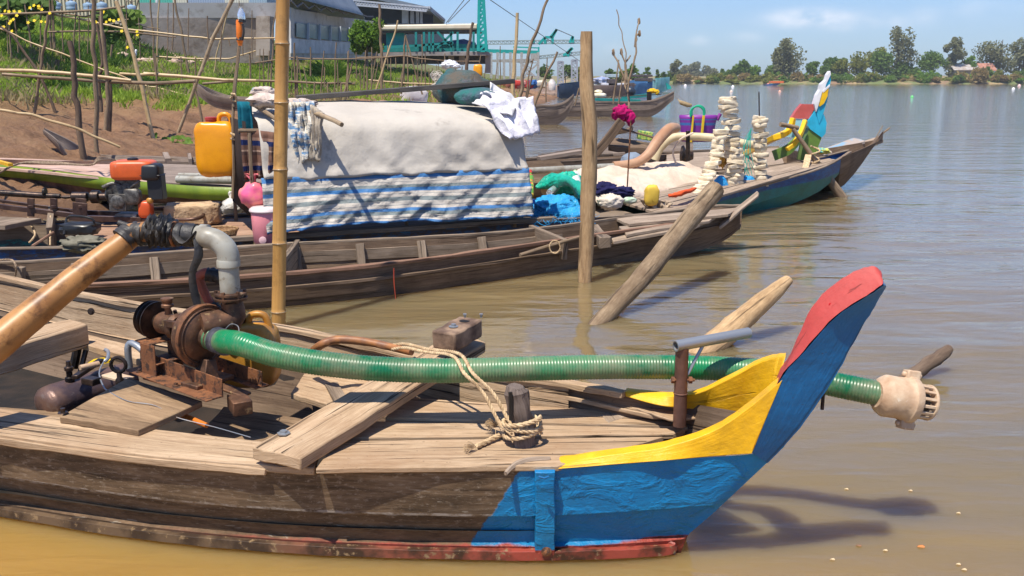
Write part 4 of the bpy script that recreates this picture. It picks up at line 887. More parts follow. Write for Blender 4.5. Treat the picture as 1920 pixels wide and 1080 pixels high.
# engine in the hold
eng = thing('inboard_engine', 'dark purple-grey engine cover down in the hold of the nearest boat', 'engine', PZ(150, 745, .2))
random.seed(9)
m = MB(); c0, c1 = PZ(85, 758, .33), PZ(240, 706, .35); ax_ = (c1-c0).normalized()
m.tube([c0-ax_*.02, c0, c0+ax_*.06, c1], [.05, .085, .10, .09], 24, sq=.8, n=4); m.build('cover', two('purple_grey_enamel', (.07, .05, .06), (.17, .10, .075), 7, .4, .6, .42, .4, bmp=.5, c=(.25, .2, .17), cs=9, clo=.58, chi=.7), eng)
m = MB(); c = PZ(130, 700, .45); m.lathe(c-V((0, 0, .04)), up, [(.022, 0), (.022, .02), (.014, .025), (.014, .05), (.02, .055), (.02, .07), (.012, .075), (.01, .1)], 12); m.build('injector', M['iron'], eng)
m = MB(); m.beam(PZ(140, 708, .45), PZ(190, 675, .46), .03, .02); m.beam(PZ(160, 712, .45), PZ(182, 716, .45), .05, .03); m.build('manifold', M['iron'], eng, bevel=.003)
m = MB(); c = PZ(222, 684, .52); d_ = V((.05, .1, 0)); g0 = [c+V((cos(t_*pi/8)*.034, 0, sin(t_*pi/8)*.034)) for t_ in range(17)]; m.tube(g0, .009, 8, caps=False); m.lathe(c-V((0, 0, .09)), up, [(.02, 0), (.02, .02), (.012, .03), (.012, .06)], 10); m.build('lifting_eye', M['iron'], eng)
m = MB(); m.beam(PZ(200, 702, .44), PZ(240, 712, .44), .07, .012); m.build('mounting_plate', M['muddyplastic'], eng, bevel=.002)
m = MB(); c = PZ(243, 690, .42); m.tube([c, c+V((0, 0, .10)), c+V((.02, 0, .125)), c+V((.07, -.03, .11)), c+V((.10, -.05, .09))], .017, 12, n=3); m.build('pipe_elbow', M['galv'], eng)
m = MB(); c = PZ(150, 690, .38); m.plank([c, c+V((.14, .02, .03)), c+V((.16, .1, .04)), c+V((.03, .1, .02))], .01, 4); m.build('yellow_guard', plastic('yellow_guard_paint', (.75, .5, .02)), eng)
m = MB(); m.tube([PZ(150, 690, .47), PZ(185, 682, .47)], .014, 10); m.build('wrapped_pipe', M['muddyplastic'], eng)
m = MB(); m.tube([PZ(198, 655, .50), PZ(203, 668, .5), PZ(196, 676, .48), PZ(186, 700, .46), PZ(196, 728, .45), PZ(207, 733, .45)], .0035, 5, n=5); m.tube([PZ(196, 655, .52), PZ(203, 660, .51), PZ(202, 672, .5), PZ(196, 678, .49)], .009, 8, n=4)
m.tube([PZ(205, 735, .45), PZ(240, 752, .45), PZ(290, 760, .447), PZ(330, 782, .42), PZ(400, 800, .40), PZ(470, 820, .41)], .0022, 5, n=5); m.build('wire', M['galv'], eng)
m = MB(); m.tube([PZ(330, 772, .38), PZ(345, 780, .38), PZ(388, 798, .37)], [.016, .014, .011], 10); tag(m.build('tool_handle', plastic('orange_handle', (.7, .2, .03)), None), 'orange tool handle poking out under the hatch board of the nearest boat', 'tool')
# broken posts in the water
def wpost(name, label, pts, rs, mat, seg=12, jit=.07, cat='post', par=None, n=5, grp=None):
    m = MB(); m.tube(pts, rs, seg, n=n, jit=jit); return tag(m.build(name, M[mat], par, ang=50), label, cat, grp)
p = PZ(1330, 652, 0); q_ = PY(1478, 525, p.y+.45)
wpost('broken_post', 'broken leaning stake in the water left of the nearest prow', [p-(q_-p)*.3, p, mid(p, q_, .35), mid(p, q_, .7), q_], [RR(48, p)]*2+[RR(46, p), RR(38, p), RR(22, p)], 'post')
m = MB(); e = q_; m.tube([mid(p, q_, .78)+V((0, 0, -.03)), e+V((.0, 0, -.05)), e+V((.03, 0, -.03))], [.03, .024, .012], 7, jit=.2, n=3)
p = PZ(1700, 712, 0); q_ = PY(1780, 654, p.y+.2)
wpost('broken_post', 'short dark broken stake in the water behind the muddy strainer', [p-(q_-p)*.5, p, mid(p, q_, .6), q_], [.045, .045, .042, .03], 'stickd', jit=.15)
p = PZ(1130, 600, 0); q_ = PY(1340, 357, p.y+1.6); 
wpost('leaning_post', 'thick log leaning right out of the water beside the bare wooden boat', [p-(q_-p)*.15, p, mid(p, q_, .3)+V((.02, 0, 0)), mid(p, q_, .65), q_], [RR(34, p), RR(34, p), RR(38, mid(p, q_, .3)), RR(38, mid(p, q_, .65)), RR(37, q_)], 'post2')
p = PZ(1097, 528, 0); q_ = PY(1100, 59, p.y); 
wpost('upright_post', 'thick upright peeled wooden post standing in the water', [p-V((0, 0, .6)), p, mid(p, q_, .3)+V((.02, 0, 0)), mid(p, q_, .6)+V((.035, 0, 0)), mid(p, q_, .8)+V((.0, 0, 0)), q_], [RR(25, p)]*2+[RR(29, p), RR(28, p), RR(25, p), RR(22, q_)], 'post')
# bamboo pole
p = PZ(522, 612, 0.0); q_ = PY(531, -60, p.y+.1); t = thing('bamboo_pole', 'thick orange bamboo pole standing in front of the covered boat', 'pole', p)
m = MB(); n_ = 9; pts, rs = [p-V((0, 0, .8))], [.058]
for k in range(8):
    f = [-.3, .045, .245, .455, .64, .80, .93, 1.06][k]; c = p.lerp(q_, f); r0 = RR(26, c)
    pts += [c-V((0, 0, .022)), c-V((0, 0, .006)), c, c+V((0, 0, .006)), c+V((0, 0, .025))]; rs += [r0*.98, r0*1.05, r0*1.09, r0*1.03, r0*.98]
m.tube(pts, rs, 24); m.build('culm', M['bamboo'], t, ang=60)
m = MB()
for k in range(1, 7):
    f = [-.3, .045, .245, .455, .64, .80, .93, 1.06][k]; c = p.lerp(q_, f); m.lathe(c-V((0, 0, .004)), up, [(RR(26, c)*1.07, 0), (RR(26, c)*1.115, .003), (RR(26, c)*1.07, .006)], 24)
m.build('node_rings', M['bamboog'], t)
# ================================================================ OTHER BOATS
# ---- bare brown boat
t = thing('bare_wooden_boat', 'empty bare brown wooden boat with pointed spoon prow behind the nearest boat', 'boat', (0, 8.2, 0)); b2 = t
near = [PZ(-260, 560, .27), PZ(0, 545, .27), PZ(250, 533, .27), PZ(520, 516, .27), PZ(740, 495, .275), PZ(920, 471, .285), PZ(1090, 446, .30), PZ(1250, 424, .33), PZ(1350, 406, .38), PZ(1388, 398, .42)]
farp = [PZ(-260, 500, .30), PZ(0, 494, .30), PZ(250, 479, .30), PZ(500, 460, .30), PZ(720, 449, .31), PZ(900, 439, .315), PZ(1050, 424, .33), PZ(1200, 404, .36), PZ(1320, 388, .41), PZ(1392, 386, .45)]
zk = [-.15]*7+[-.06, .06, .22]
m = MB(); hull_loft(m, near, farp, zk, fl=.06, th=.035, n=5); m.build('hull', M['brown'], t, ang=30)
m = MB(); rail(m, [p+V((0, .015, .006)) for p in near], .055, .03, jit=.003); m.build('gunwale', M['redrail'], t, bevel=.005)
m = MB(); rail(m, [p+V((0, -.03, -.10)) for p in near[:-2]]+[near[-2]+V((0, -.02, -.09))], .03, .02, jit=.002); m.build('strake', M['brown'], t)
m = MB(); rail(m, [p+V((0, -.012, .004)) for p in farp], .05, .025, jit=.003); m.build('gunwale', M['brownin'], t, bevel=.005)
m = MB(); rail(m, [p+V((.02, -.055, -.12)) for p in farp[:-3]], .02, .10, jit=.002); m.build('inner_plank', M['brownin'], t)
def lerpl(P, f):
    f *= len(P)-1; i = min(int(f), len(P)-2); return P[i].lerp(P[i+1], f-i)
for px in (145, 295, 555, 678, 795, 905, 1010):
    f = min(range(200), key=lambda k: abs((lambda q: 960+F*q.x/depth(q))(lerpl(farp, k/199))-px))/199
    q_ = lerpl(farp, f); m = MB(); m.beam(q_+V((0, -.07, -.02)), q_+V((.03, -.15, -.27)), .08, .04, up=(0, 1, 0), n=4, jit=.005); m.beam(q_+V((.03, -.15, -.26)), q_+V((.1, -.55, -.38)), .07, .04, n=3, jit=.004); m.build('rib', M['brownin'], t, bevel=.006)
m = MB(); m.plank([PZ(1180, 420, .36)+V((0, 0, 0)), PZ(1365, 402, .42), PZ(1385, 390, .44), PZ(1150, 408, .35)], .03, 8, .003); m.build('bow_board', M['deck2'], t, bevel=.004)
m = MB(); m.plank([PZ(1175, 440, .30), PZ(1330, 414, .37), PZ(1345, 404, .39), PZ(1160, 424, .33)], .03, 8, .003); m.build('bow_board', M['deck2'], t, bevel=.004)
m = MB(); m.plank([PZ(1150, 452, .25), PZ(1300, 425, .33), PZ(1330, 412, .37), PZ(1140, 436, .30)], .03, 8, .003); m.build('bow_board', M['deck2'], t, bevel=.004)
g = []
for i in range(9):
    f = i/8; a_ = PY(1350+72*f, 412-48*f+10*(1-f), 10.0+.15*f); wd_ = .11*sin(min(1, f*1.1+.35)*pi*.9)+.02; g.append([a_+V((-.25*wd_, -wd_, -.02)), a_+V((0, -wd_*.4, .012)), a_+V((0, wd_*.4, .02)), a_+V((.2*wd_, wd_, .01))])
m = MB(); m.grid(g); m.build('prow_spoon', M['deck2'], t, solid=.03, bevel=.004)
m = MB(); m.beam(PZ(995, 440, .25), PZ(1060, 468, .22), .05, .20, n=3); m.build('bulkhead', M['brownin'], t, bevel=.006)
m = MB(); m.beam(PZ(560, 470, .22)+V((0, -.02, 0)), PZ(530, 510, .22), .045, .22, n=3); m.build('bulkhead', M['brownin'], t, bevel=.006)
m = MB(); m.beam(PZ(1110, 430, .28), PZ(1135, 456, .26), .12, .1, n=3, jit=.01); m.build('bulkhead', M['brownin'], t, bevel=.006)
m = MB(); m.plank([PZ(-40, 530, .14), PZ(10, 545, .14), PZ(60, 505, .2), PZ(10, 495, .2)], .04, 4, .003); m.beam(PZ(40, 500, .28), PZ(40, 540, .1), .07, .05, n=3, jit=.004); m.build('stern_frame', M['brownin'], t, bevel=.006)
pd = thing('bamboo_boat_pole', 'thin brown pole lying inside the bare wooden boat', 'pole', PZ(1000, 475, .2)); m = MB(); m.tube([PZ(975, 478, .24), PZ(1040, 458, .29), PZ(1098, 442, .33)], [.017, .018, .014], 8, n=4, jit=.08); m.build('pole', M['stick'], pd)
m = MB(); q_ = PZ(1040, 462, .28); twist(m, [q_+V((cos(k)*.05, -.03, sin(k)*.06)) for k in range(8)], .007, 5); m.build('lashing', M['rope'], pd)
m = MB(); q_ = PZ(740, 500, .26)+V((0, -.06, 0)); m.tube([q_, q_+V((0, -.01, -.12)), q_+V((.01, -.01, -.26))], .005, 5, n=3, jit=.3); m.build('red_cord', plastic('red_cord', (.4, .06, .03)), t)
m = MB(); twist(m, [PZ(-20, 490, .33), PZ(20, 487, .34), PZ(30, 500, .30), PZ(28, 520, .2)], .009, 5); tag(m.build('mooring_line', M['ropeg']), 'grey rope loop over the stern frame of the bare wooden boat', 'rope')
# ---- covered blue boat
t = thing('covered_boat', 'long blue-edged boat carrying a canvas cabin and fishing gear', 'boat', (-1, 10, 0)); cb = t
near = [PZ(-300, 478, .34), PZ(0, 468, .32), PZ(250, 462, .30), PZ(540, 444, .30), PZ(800, 430, .30), PZ(985, 416, .30), PZ(1240, 400, .30), PZ(1345, 370, .31), PZ(1440, 346, .36), PZ(1545, 314, .50), PZ(1595, 285, .62)]
farp = [p+V((-.55*k, 1.5*k, .02)) for p, k in zip(near, (1, 1, 1, 1, 1, 1, 1, .93, .75, .4, .04))]
zk = [-.15]*8+[-.1, .12, .45]
s = NM('blue_hull_paint'); x_, y_, z_ = s.sep('Object'); tm = s.n('ShaderNodeMapRange'); s.l(s.math('SUBTRACT', z_, s.math('MULTIPLY', s.math('MAXIMUM', s.math('SUBTRACT', x_, 2.5), 0), .045)), tm.inputs[0]); tm.inputs[1].default_value = .18; tm.inputs[2].default_value = .2
col = s.mix(tm.outputs[0], s.mix(s.g(s.noise(3), .4, .6), (.01, .13, .09), (.01, .17, .15)), s.mix(s.g(s.noise(5, 'Object', (1, 1, 3), 8, .75), .45, .62), (.012, .05, .17), (.006, .12, .32)))
xm = s.n('ShaderNodeMapRange'); s.l(x_, xm.inputs[0]); xm.inputs[1].default_value = 2.9; xm.inputs[2].default_value = 2.2
wm = s.math('MULTIPLY', s.g(s.noise(9, 'Object', (1, 1, 3), 8, .75), .44, .52), s.math('ADD', s.math('MULTIPLY', xm.outputs[0], .65), .2)); col = s.mix(wm, col, (.05, .038, .03))
s.bump(s.noise(20, 'Object', (1, 1, 4), 6), .4, .01); M['bluehull'] = s.fin(col, .5, 0, .4)
m = MB(); hull_loft(m, near, farp, zk, fl=.08, th=.035, n=5); m.build('hull', M['bluehull'], t, ang=30)
m = MB(); rail(m, [p+V((0, .02, .006)) for p in near], .05, .02, jit=.002); m.build('gunwale', M['brownin'], t, bevel=.004)
m = MB(); rail(m, [p+V((0, -.02, .006)) for p in farp], .05, .02, jit=.002); m.build('gunwale', M['brownin'], t, bevel=.004)
def bdeck(k0, k1, z=.27, name='deck_plank', mat='oilwood', nb=1, par=None):
    for j in range(nb):
        a0, a1 = j/nb+.01, (j+1)/nb-.01; m = MB(); n0, n1, f0, f1 = lerpl(near, k0), lerpl(near, k1), lerpl(farp, k0), lerpl(farp, k1)
        q = [n0.lerp(f0, a0), n1.lerp(f1, a0), n1.lerp(f1, a1), n0.lerp(f0, a1)]; q = [V((p.x, p.y, z+(p.z-.3)*.9+rnd(-.004, .004))) for p in q]; m.plank(q, .03, 6, .003); m.build(name, M[mat], par or t, bevel=.003)
M['reddeck'] = wood('reddish_deck_boards', (.42, .26, .17), (.32, .18, .11), (.16, .085, .05), gx=1.5, gy=26, stain=.5, stc=(.45, .32, .24))
m = MB(); NL, FL = smooth_pts(near[:6], 3), smooth_pts(farp[:6], 3); m.grid([[a_+V((0, .05, -.02)), V((a_.x, a_.y+.09, .06)), V((b_.x, b_.y-.09, .06)), b_+V((0, -.05, -.02))] for a_, b_ in zip(NL, FL)]); m.build('inner_lining', M['brownin'], t, ang=30)
bdeck(.15, .335, .27, 'deck_plank', 'reddeck', 4)
bdeck(.6, .955, .30, 'bow_plank', 'deck2', 4)
bdeck(.335, .6, .2, 'cargo_floor', 'brownin', 1)
# boards across in cockpit, far left
m = MB(); m.beam(PZ(-30, 425, .38), PZ(40, 412, .38), .5, .05, n=3); m.beam(PZ(100, 410, .35), PZ(95, 452, .2), .06, .3); m.build('cockpit_frame', M['brownin'], t, bevel=.005)
m = MB(); m.tube([PZ(60, 462, .28), PZ(100, 436, .35)], .014, 7); m.build('stay', M['redrail'], t)
# cabin
cab = t; ax_ = (near[5]-near[3]); ax_ = V((ax_.x, ax_.y, 0)).normalized(); cr_ = V((-ax_.y, ax_.x, 0)); c0 = near[3].lerp(near[2], .22)+V((0, 0, 0)); cl_ = 2.74
def CBp(u_, v_, z): return V((c0.x, c0.y, 0))+ax_*u_+cr_*v_+V((0, 0, z))
M['canvas'] = two('dirty_white_canvas', (.50, .46, .40), (.42, .38, .325), 1.2, .35, .65, .8, spec=.2, bmp=.28, bs=5, dist=.06, c=(.24, .21, .18), cs=3.6, clo=.6, chi=.78)
g = []; NU = 96
def topz(u_, k): return (1.50+.035*sin(u_*2.1+1)-.05*(u_/cl_)**3)
for i in range(NU+1):
    u_ = .08+(cl_-.08)*i/NU; r = []
    for j, (v_, z) in enumerate([(-.15, .87), (-.15, .90), (-.13, .94), (-.12, .98), (-.115, 1.03), (-.105, 1.08), (-.10, 1.13), (-.085, 1.18), (-.075, 1.23), (-.06, 1.28), (-.045, 1.325), (-.02, 1.365), (.02, 1.395), (.07, 1.415), (.16, 1.44), (.3, 1.465), (.5, 1.50), (.75, 1.54), (1.0, 1.56), (1.15, 1.55), (1.3, 1.47), (1.42, 1.2), (1.45, 1.0), (1.46, .8)]):
        f = i/NU; sag = .014*noise.noise(V((u_*3.2, v_*2+z*1.5, 1)))+.012*noise.noise(V((u_*8+z*4, z*5, 4)))
        bul = .05*sin(min(1, f)*pi)*(1 if j < 11 else 0); zz = z+(.016*noise.noise(V((u_*3, v_*3, 2))) if j > 12 else 0)-(.06*(f**4) if j > 9 else 0)+(.03*noise.noise(V((u_*3, 0, 0))) if j < 2 else 0)
        fold = (.05*max(0, 1-abs(noise.noise(V((u_*1.9+z*2.4, 9, z*.8))))*5)*(1.45-z)+.035*max(0, 1-abs(noise.noise(V((u_*3.1-z*4.0, 19, z*.8))))*5)*(1.4-z)) if j < 12 else .01*max(0, 1-abs(noise.noise(V((u_*1.5+v_, 9, v_))))*6)
        r.append(CBp(u_-(.10*(z-1.2) if i > NU-3 and j < 13 else 0), v_-bul*.35+sag*1.5-fold, zz*1.0))
    g.append(r)
m = MB(); m.grid(g); m.build('canvas_cover', M['canvas'], t, solid=.006, ang=80)
s = NM('striped_tarpaulin'); sp = s.n('ShaderNodeSeparateXYZ'); s.l(s.tc.outputs['UV'], sp.inputs[0])
vv = s.math('ADD', sp.outputs[1], s.math('MULTIPLY', s.noise(2, 'Object', None, 3), .02))
W, BL, GY, TH_ = (.52, .475, .41), (.05, .18, .40), (.18, .215, .215), (.14, .155, .18)
st = [(0, BL), (.11, W), (.185, TH_), (.195, W), (.25, GY), (.31, BL), (.385, W), (.43, TH_), (.44, W), (.50, GY), (.58, W), (.66, TH_), (.67, W), (.73, BL), (.79, GY), (.86, W), (.92, TH_), (.93, W), (.965, BL)]
cr2 = s.ramp(vv, st, 'CONSTANT'); col = s.mix(s.math('MULTIPLY', s.g(s.noise(4, 'Object', None, 7, .75), .5, .75), .35), cr2, (.25, .2, .15))
s.bump(s.noise(9, 'Object', (1, 1, 1), 6, .65, 1.5), .5, .035); s.bump(s.noise(140, 'Object'), .15, .002); M['striped'] = s.fin(col, .6, 0, .35)
g = []; vsu = [0]
for i in range(111):
    u_ = .06+(cl_-.02)*i/110; f = i/110; r = []
    for j in range(25):
        k = j/24; z = .89-k*(.51-.03*sin(u_*1.8)-.05*f); fold = .035*noise.noise(V((u_*2.4+k*1.6, k*.6, 3)))+.018*max(0, 1-abs(noise.noise(V((u_*1.7-k*1.3, k*.4, 8))))*4)+.018*max(0, 1-abs(noise.noise(V((u_*2.9+k*1.8, k*.5, 18))))*6)+.014*noise.noise(V((u_*9+k*5, k*7, 1)))+.012*noise.noise(V((u_*22+k*9, k*16, 1)))
        r.append(CBp(u_, -.15-.12*k-fold*1.6*(.3+k), z+.015*noise.noise(V((u_*3, 0, 5)))*k))
    g.append(r)
m = MB(); m.grid(g, us=[.025*i for i in range(111)], vs_=[j/24 for j in range(25)], off=(0, 0)); m.build('striped_skirt', M['striped'], t, solid=.003, ang=80)
# cabin ends
m = MB(); g = []
for i in range(9):
    v_ = -.1+1.5*i/8; g.append([CBp(cl_-.02+.03*sin(i*2), v_, .35), CBp(cl_-.02, v_, .9), CBp(cl_-.05, v_, 1.36)])
m.grid(g); m.build('end_curtain', M['canvas'], t, solid=.004)
g = []
for i in range(13):
    v_ = -.1+.52*i/12; r = []
    for j in range(10): k = j/9; r.append(CBp(-.09+.03*sin(i*1.7+k*2)*k-.1*k*(1-i/12), v_, 1.32-.72*k))
    g.append(r)
s = NM('checked_curtain'); sp = s.n('ShaderNodeSeparateXYZ'); s.l(s.tc.outputs['UV'], sp.inputs[0]); col = s.ramp(s.math('FRACT', s.math('MULTIPLY', sp.outputs[1], 4.3)), [(0, (.16, .085, .06)), (.3, (.3, .18, .13)), (.42, (.015, .025, .09)), (.62, (.14, .08, .06)), (.8, (.35, .24, .18)), (.86, (.1, .06, .05))], 'CONSTANT'); M['check'] = s.fin(col, .9, 0, .1)
a_, b_, c_, d_ = PY(450, 240, 9.12), PY(514, 248, 8.98), PY(514, 332, 8.96), PY(460, 338, 9.1); g = [[a_.lerp(b_, i/16).lerp(d_.lerp(c_, i/16), j/10)+V((0, -.035*sin(i*1.3+j*.3)*(.3+j/10), 0)) for j in range(11)] for i in range(17)]
m = MB(); m.grid(g, off=(0, 0)); m.build('checked_curtain', M['check'], t, solid=.004)
m = MB(); m.face([CBp(-.02, .08, .5), CBp(-.02, 1.4, .5), CBp(-.02, 1.4, 1.4), CBp(-.02, .08, 1.4)]); m.build('cabin_shade_sheet', cloth('cabin_inner_shade', (.03, .022, .02)), t, solid=.004)  # dark sheet stands in for the shaded cabin interior behind the opening
m = MB(); q0, q1 = PY(447, 190, 9.35), PY(478, 250, 9.35); g = [[V((q0.x+(q1.x-q0.x)*i/5, 9.30+.02*sin(i*2), q0.z+(q1.z-q0.z)*j/5-.02*i*(j/5))) for j in range(6)] for i in range(6)]; m.grid(g); m.build('teal_flap', cloth('teal_cloth', (.01, .14, .2)), t, solid=.004)
m = MB()
for u_ in (0, 1.5, cl_-.05): m.tube([CBp(u_, 0, .25), CBp(u_, 0, 1.3)], .02, 8); m.tube([CBp(u_, 1.38, .25), CBp(u_, 1.38, 1.3)], .02, 8)
m.tube([CBp(-.1, 0, 1.32), CBp(cl_-.06, 0, 1.30)], .018, 8); m.build('cabin_frame', M['stick'], t)
# ledge under skirt
m = MB(); m.beam(CBp(-.3, -.12, .33), CBp(cl_+.35, -.16, .34), .10, .045, n=12, jit=.002); m.build('side_ledge', M['brownin'], t, bevel=.004)
m = MB(); c = CBp(cl_+.02, -.05, .38); m.tube([c+V((0, 0, -.05)), c+V((0.02, 0, .5))], .007, 6); m.tube([c+V((.0, -.05, 0)), c+V((.1, -.05, 0))], .012, 7); m.build('iron_pin', M['iron'], t)
# things on the roof
def drape(name, label, cat, pts, mat, th=.012, grp=None, ntop=6, fr=3.0, amp=.05, seed=0, rows_=14, cols_=18):
    """pts: 4 world corners (top-left, top-right, bottom-right, bottom-left)"""
    a_, b_, c_, d_ = [V(p) for p in pts]; g = []; nn = (b_-a_).cross(d_-a_).normalized()
    for i in range(cols_+1):
        r = []
        for j in range(rows_+1):
            u_, v_ = i/cols_, j/rows_; p = a_.lerp(b_, u_).lerp(d_.lerp(c_, u_), v_); k = amp*(noise.noise(V((u_*fr*2, v_*fr*.7, seed)))+.5*noise.noise(V((u_*fr*5, v_*fr*1.5, seed+3))))
            edge_ = .03*noise.noise(V((v_*5, seed, 0)))
            r.append(p+nn*k+(b_-a_)*edge_+(d_-a_)*.05*noise.noise(V((u_*4, seed, 7)))*v_)
        g.append(r)
    m = MB(); m.grid(g, off=(0, 0)); o_ = m.build(name, mat, solid=th, ang=80); return tag(o_, label, cat, grp)
pk = thing('roof_plank', 'long dark grey plank lying along the canvas roof', 'plank', CBp(1.4, .8, 1.55)); m = MB(); a_, b_ = PY(556, 184, 10.2), PY(962, 152, 10.9); m.beam(a_, b_, .17, .05, n=10, jit=.002); m.build('board', two('tarred_plank', (.045, .04, .038), (.085, .075, .065), 3, bmp=.4, bs=20, stretch=(1, 1, 5)), pk, bevel=.005)
M['net'] = two('dark_net_bundle', (.10, .085, .065), (.03, .10, .11), 4, .42, .6, .85, bmp=.9, bs=22, dist=.03, c=(.14, .12, .15), cs=5, clo=.55, chi=.65)
m = MB(); c = PY(862, 168, 11.0); m.blob(c, (.31, .3, .21), .10, 1.3, 3, 28, 18); g_ = PY(845, 128, 11.0); m.tube([c+V((-.08, 0, .1)), g_], [.16, .04], 10, n=3); m.tube([c+V((.1, 0, .05)), PY(920, 160, 11.0)], [.14, .05], 10, n=3); tag(m.build('net_bundle', M['net'], ang=80), 'round dark fishing net bundle on the roof behind the grey plank', 'net bundle')
m = MB(); c = PY(898, 182, 10.45); m.blob(c, (.26, .2, .10), .08, 1.6, 6, 28, 16); tag(m.build('net_bundle', two('teal_purple_net', (.02, .13, .12), (.09, .085, .14), 4, .4, .6, .85, bmp=.9, bs=24, dist=.03), ang=80), 'flattened teal and purple net bundle under the grey plank on the roof', 'net bundle')
M['whitecloth'] = cloth('white_shirt_cloth', (.74, .72, .76), (.60, .58, .66), 5, bs=7, bmp=.7, dist=.05)
drape('shirt', 'white shirt draped over the right end of the canvas roof', 'clothing', [PY(900, 192, 10.0), PY(1000, 180, 10.25), PY(1012, 250, 10.1), PY(955, 262, 9.85)], M['whitecloth'], amp=.08, seed=2)
drape('shirt_sleeve', 'crumpled white cloth strip lying at the right end of the roof', 'cloth', [PY(885, 193, 10.2), PY(925, 160, 10.4), PY(985, 190, 10.3), PY(960, 215, 9.95)], cloth('white_roof_cloth', (.72, .71, .72), bs=7), amp=.09, seed=5)
m = MB(); q = CBp(cl_+.02, -.05, .4); tow = two('checked_towel_a', (.60, .56, .48), (.12, .24, .40), 5, .5, .56, .9, bmp=.6, bs=12, dist=.03, stretch=(1, 1, 3), c=(.3, .1, .1), cs=14, clo=.62, chi=.66)
drape('towel', 'pale blue and cream checked towel hanging over the pole behind the bamboo', 'cloth', [PY(538, 192, 9.15), PY(588, 190, 9.2), PY(598, 285, 9.1), PY(545, 318, 9.1)], tow, amp=.10, seed=3, fr=4)
drape('rolled_towel', 'rolled beige blanket end hanging at the right of the checked towel', 'cloth', [PY(584, 196, 9.15), PY(606, 212, 9.12), PY(598, 300, 9.08), PY(583, 300, 9.08)], cloth('beige_blanket', (.48, .42, .33), (.3, .25, .2)), amp=.05, seed=4, th=.03)
m = MB(); m.blob(PY(503, 190, 9.3), (.19, .16, .07), .22, 2.6, 4, 26, 14); m.blob(PY(560, 195, 9.35), (.17, .16, .05), .22, 2.6, 6, 26, 14); m.blob(PY(493, 172, 9.45), (.12, .1, .05), .2, 2.2, 9, 22, 12)
m.v and None
tag(m.build('rag_heap', two('cream_rags', (.62, .52, .44), (.38, .30, .26), 7, .4, .6, .9, bmp=.8, bs=14, dist=.03, c=(.18, .26, .34), cs=6, clo=.6, chi=.64), ang=80), 'heap of crumpled cream rags on the left end of the canvas roof', 'rags')
rod = thing('roof_pole', 'short wooden pole sticking out toward the viewer from the roof rags', 'pole', PY(600, 220, 9.2)); m = MB(); m.tube([PY(500, 190, 9.6), PY(600, 215, 9.1), PY(641, 234, 8.8)], [.022, .024, .021], 9, jit=.1, n=2); m.build('shaft', M['bamboog'], rod)
m = MB(); m.tube([PY(468, 190, 9.4), PY(520, 225, 9.0)], [.025, .02], 8); m.build('shaft', M['stick'], rod)
# ---- engine, on the covered boat
E0 = PY(262, 372, 9.9)
lt = thing('longtail_engine', 'small engine with orange tank on a long black shaft frame', 'engine', (E0.x, E0.y, .3))
def EP(px, py, dy=0): return PY(px, py, 9.9+dy)
m = MB(); c = EP(252, 318); m.blob(c, (.215, .16, .10), .01, 1, 1, 32, 18, .1, .35); tank = m.build('fuel_tank', two('orange_tank_paint', (.72, .13, .03), (.58, .10, .025), 5, .4, .6, .35, bmp=.1, c=(.6, .4, .3), cs=4, clo=.6, chi=.75), lt, ang=80)
m = MB(); m.lathe(c+V((0, 0, -.03)), up, [(.19, -.006), (.205, -.004), (.205, .004), (.19, .006)], 4); 
m = MB(); m.lathe(c+V((0, -.02, .085)), up, [(.045, 0), (.055, .006), (.055, .03), (.045, .038), (.02, .042)], 18); m.build('fuel_cap', plastic('black_cap', (.02, .02, .022)), tank)
m = MB(); c = EP(286, 322, -.05); m.blob(c, (.095, .11, .085), .02, 1, 2, 24, 16, 0, .4); m.beam(c+V((0.03, 0, -.03)), c+V((.035, 0, -.28)), .15, .13, up=(0, 1, 0), n=4); m.beam(c+V((-.1, -.0, -.03)), c+V((.1, 0, -.03)), .2, .012); m.build('air_filter', plastic('black_engine_plastic', (.022, .023, .025), rough=.4), lt, bevel=.012)
m = MB(); c = EP(236, 366); m.beam(c+V((-.08, .02, .14)), c+V((.12, .02, .14)), .16, .14); m.beam(c+V((-.13, 0, .05)), c+V((.1, 0, .05)), .17, .12, n=3, jit=.006); m.blob(c+V((.11, -.1, .0)), (.085, .05, .085), .05, 2, 3, 20, 12, 0, .5); m.beam(c+V((-.12, -.06, -.06)), c+V((.05, -.06, -.06)), .18, .17, n=2, jit=.004); m.lathe(c+V((-.03, -.14, -.05)), (0, -1, 0), [(.07, 0), (.07, .02), (.05, .03), (.02, .032)], 18); m.tube([c+V((.08, -.1, .08)), c+V((.14, -.12, .12)), c+V((.2, -.1, .16))], .014, 8, n=2)
for k in range(6): m.lathe(c+V((-.16+.012*k, -.03, .01)), (1, 0, 0), [(.09, 0), (.09, .005)], 16)
m.lathe(c+V((-.19, -.03, .01)), (1, 0, 0), [(.04, 0), (.06, .01), (.06, .03)], 16); m.tube([c+V((-.02, -.06, .11)), c+V((-.1, -.08, .13)), c+V((-.19, -.1, .09))], [.018, .02, .022], 10, n=3); m.build('crankcase', two('greasy_grey_alloy', (.07, .065, .06), (.17, .16, .14), 30, .4, .6, .5, .5, bmp=.4, bs=60, c=(.05, .035, .025), cs=24, clo=.55, chi=.7), lt, bevel=.008, ang=60)
m = MB(); c = EP(274, 392, -.06); m.blob(c, (.07, .07, .09), .02, 1, 2, 20, 12, 0, .5); m.build('recoil_cover', plastic('orange_cover', (.6, .09, .02)), lt)
m = MB(); m.blob(EP(281, 376, -.1), (.035, .03, .035), .1, 2, 2); m.build('carburettor_bowl', plastic('brass_amber', (.45, .22, .04), rough=.3), lt)
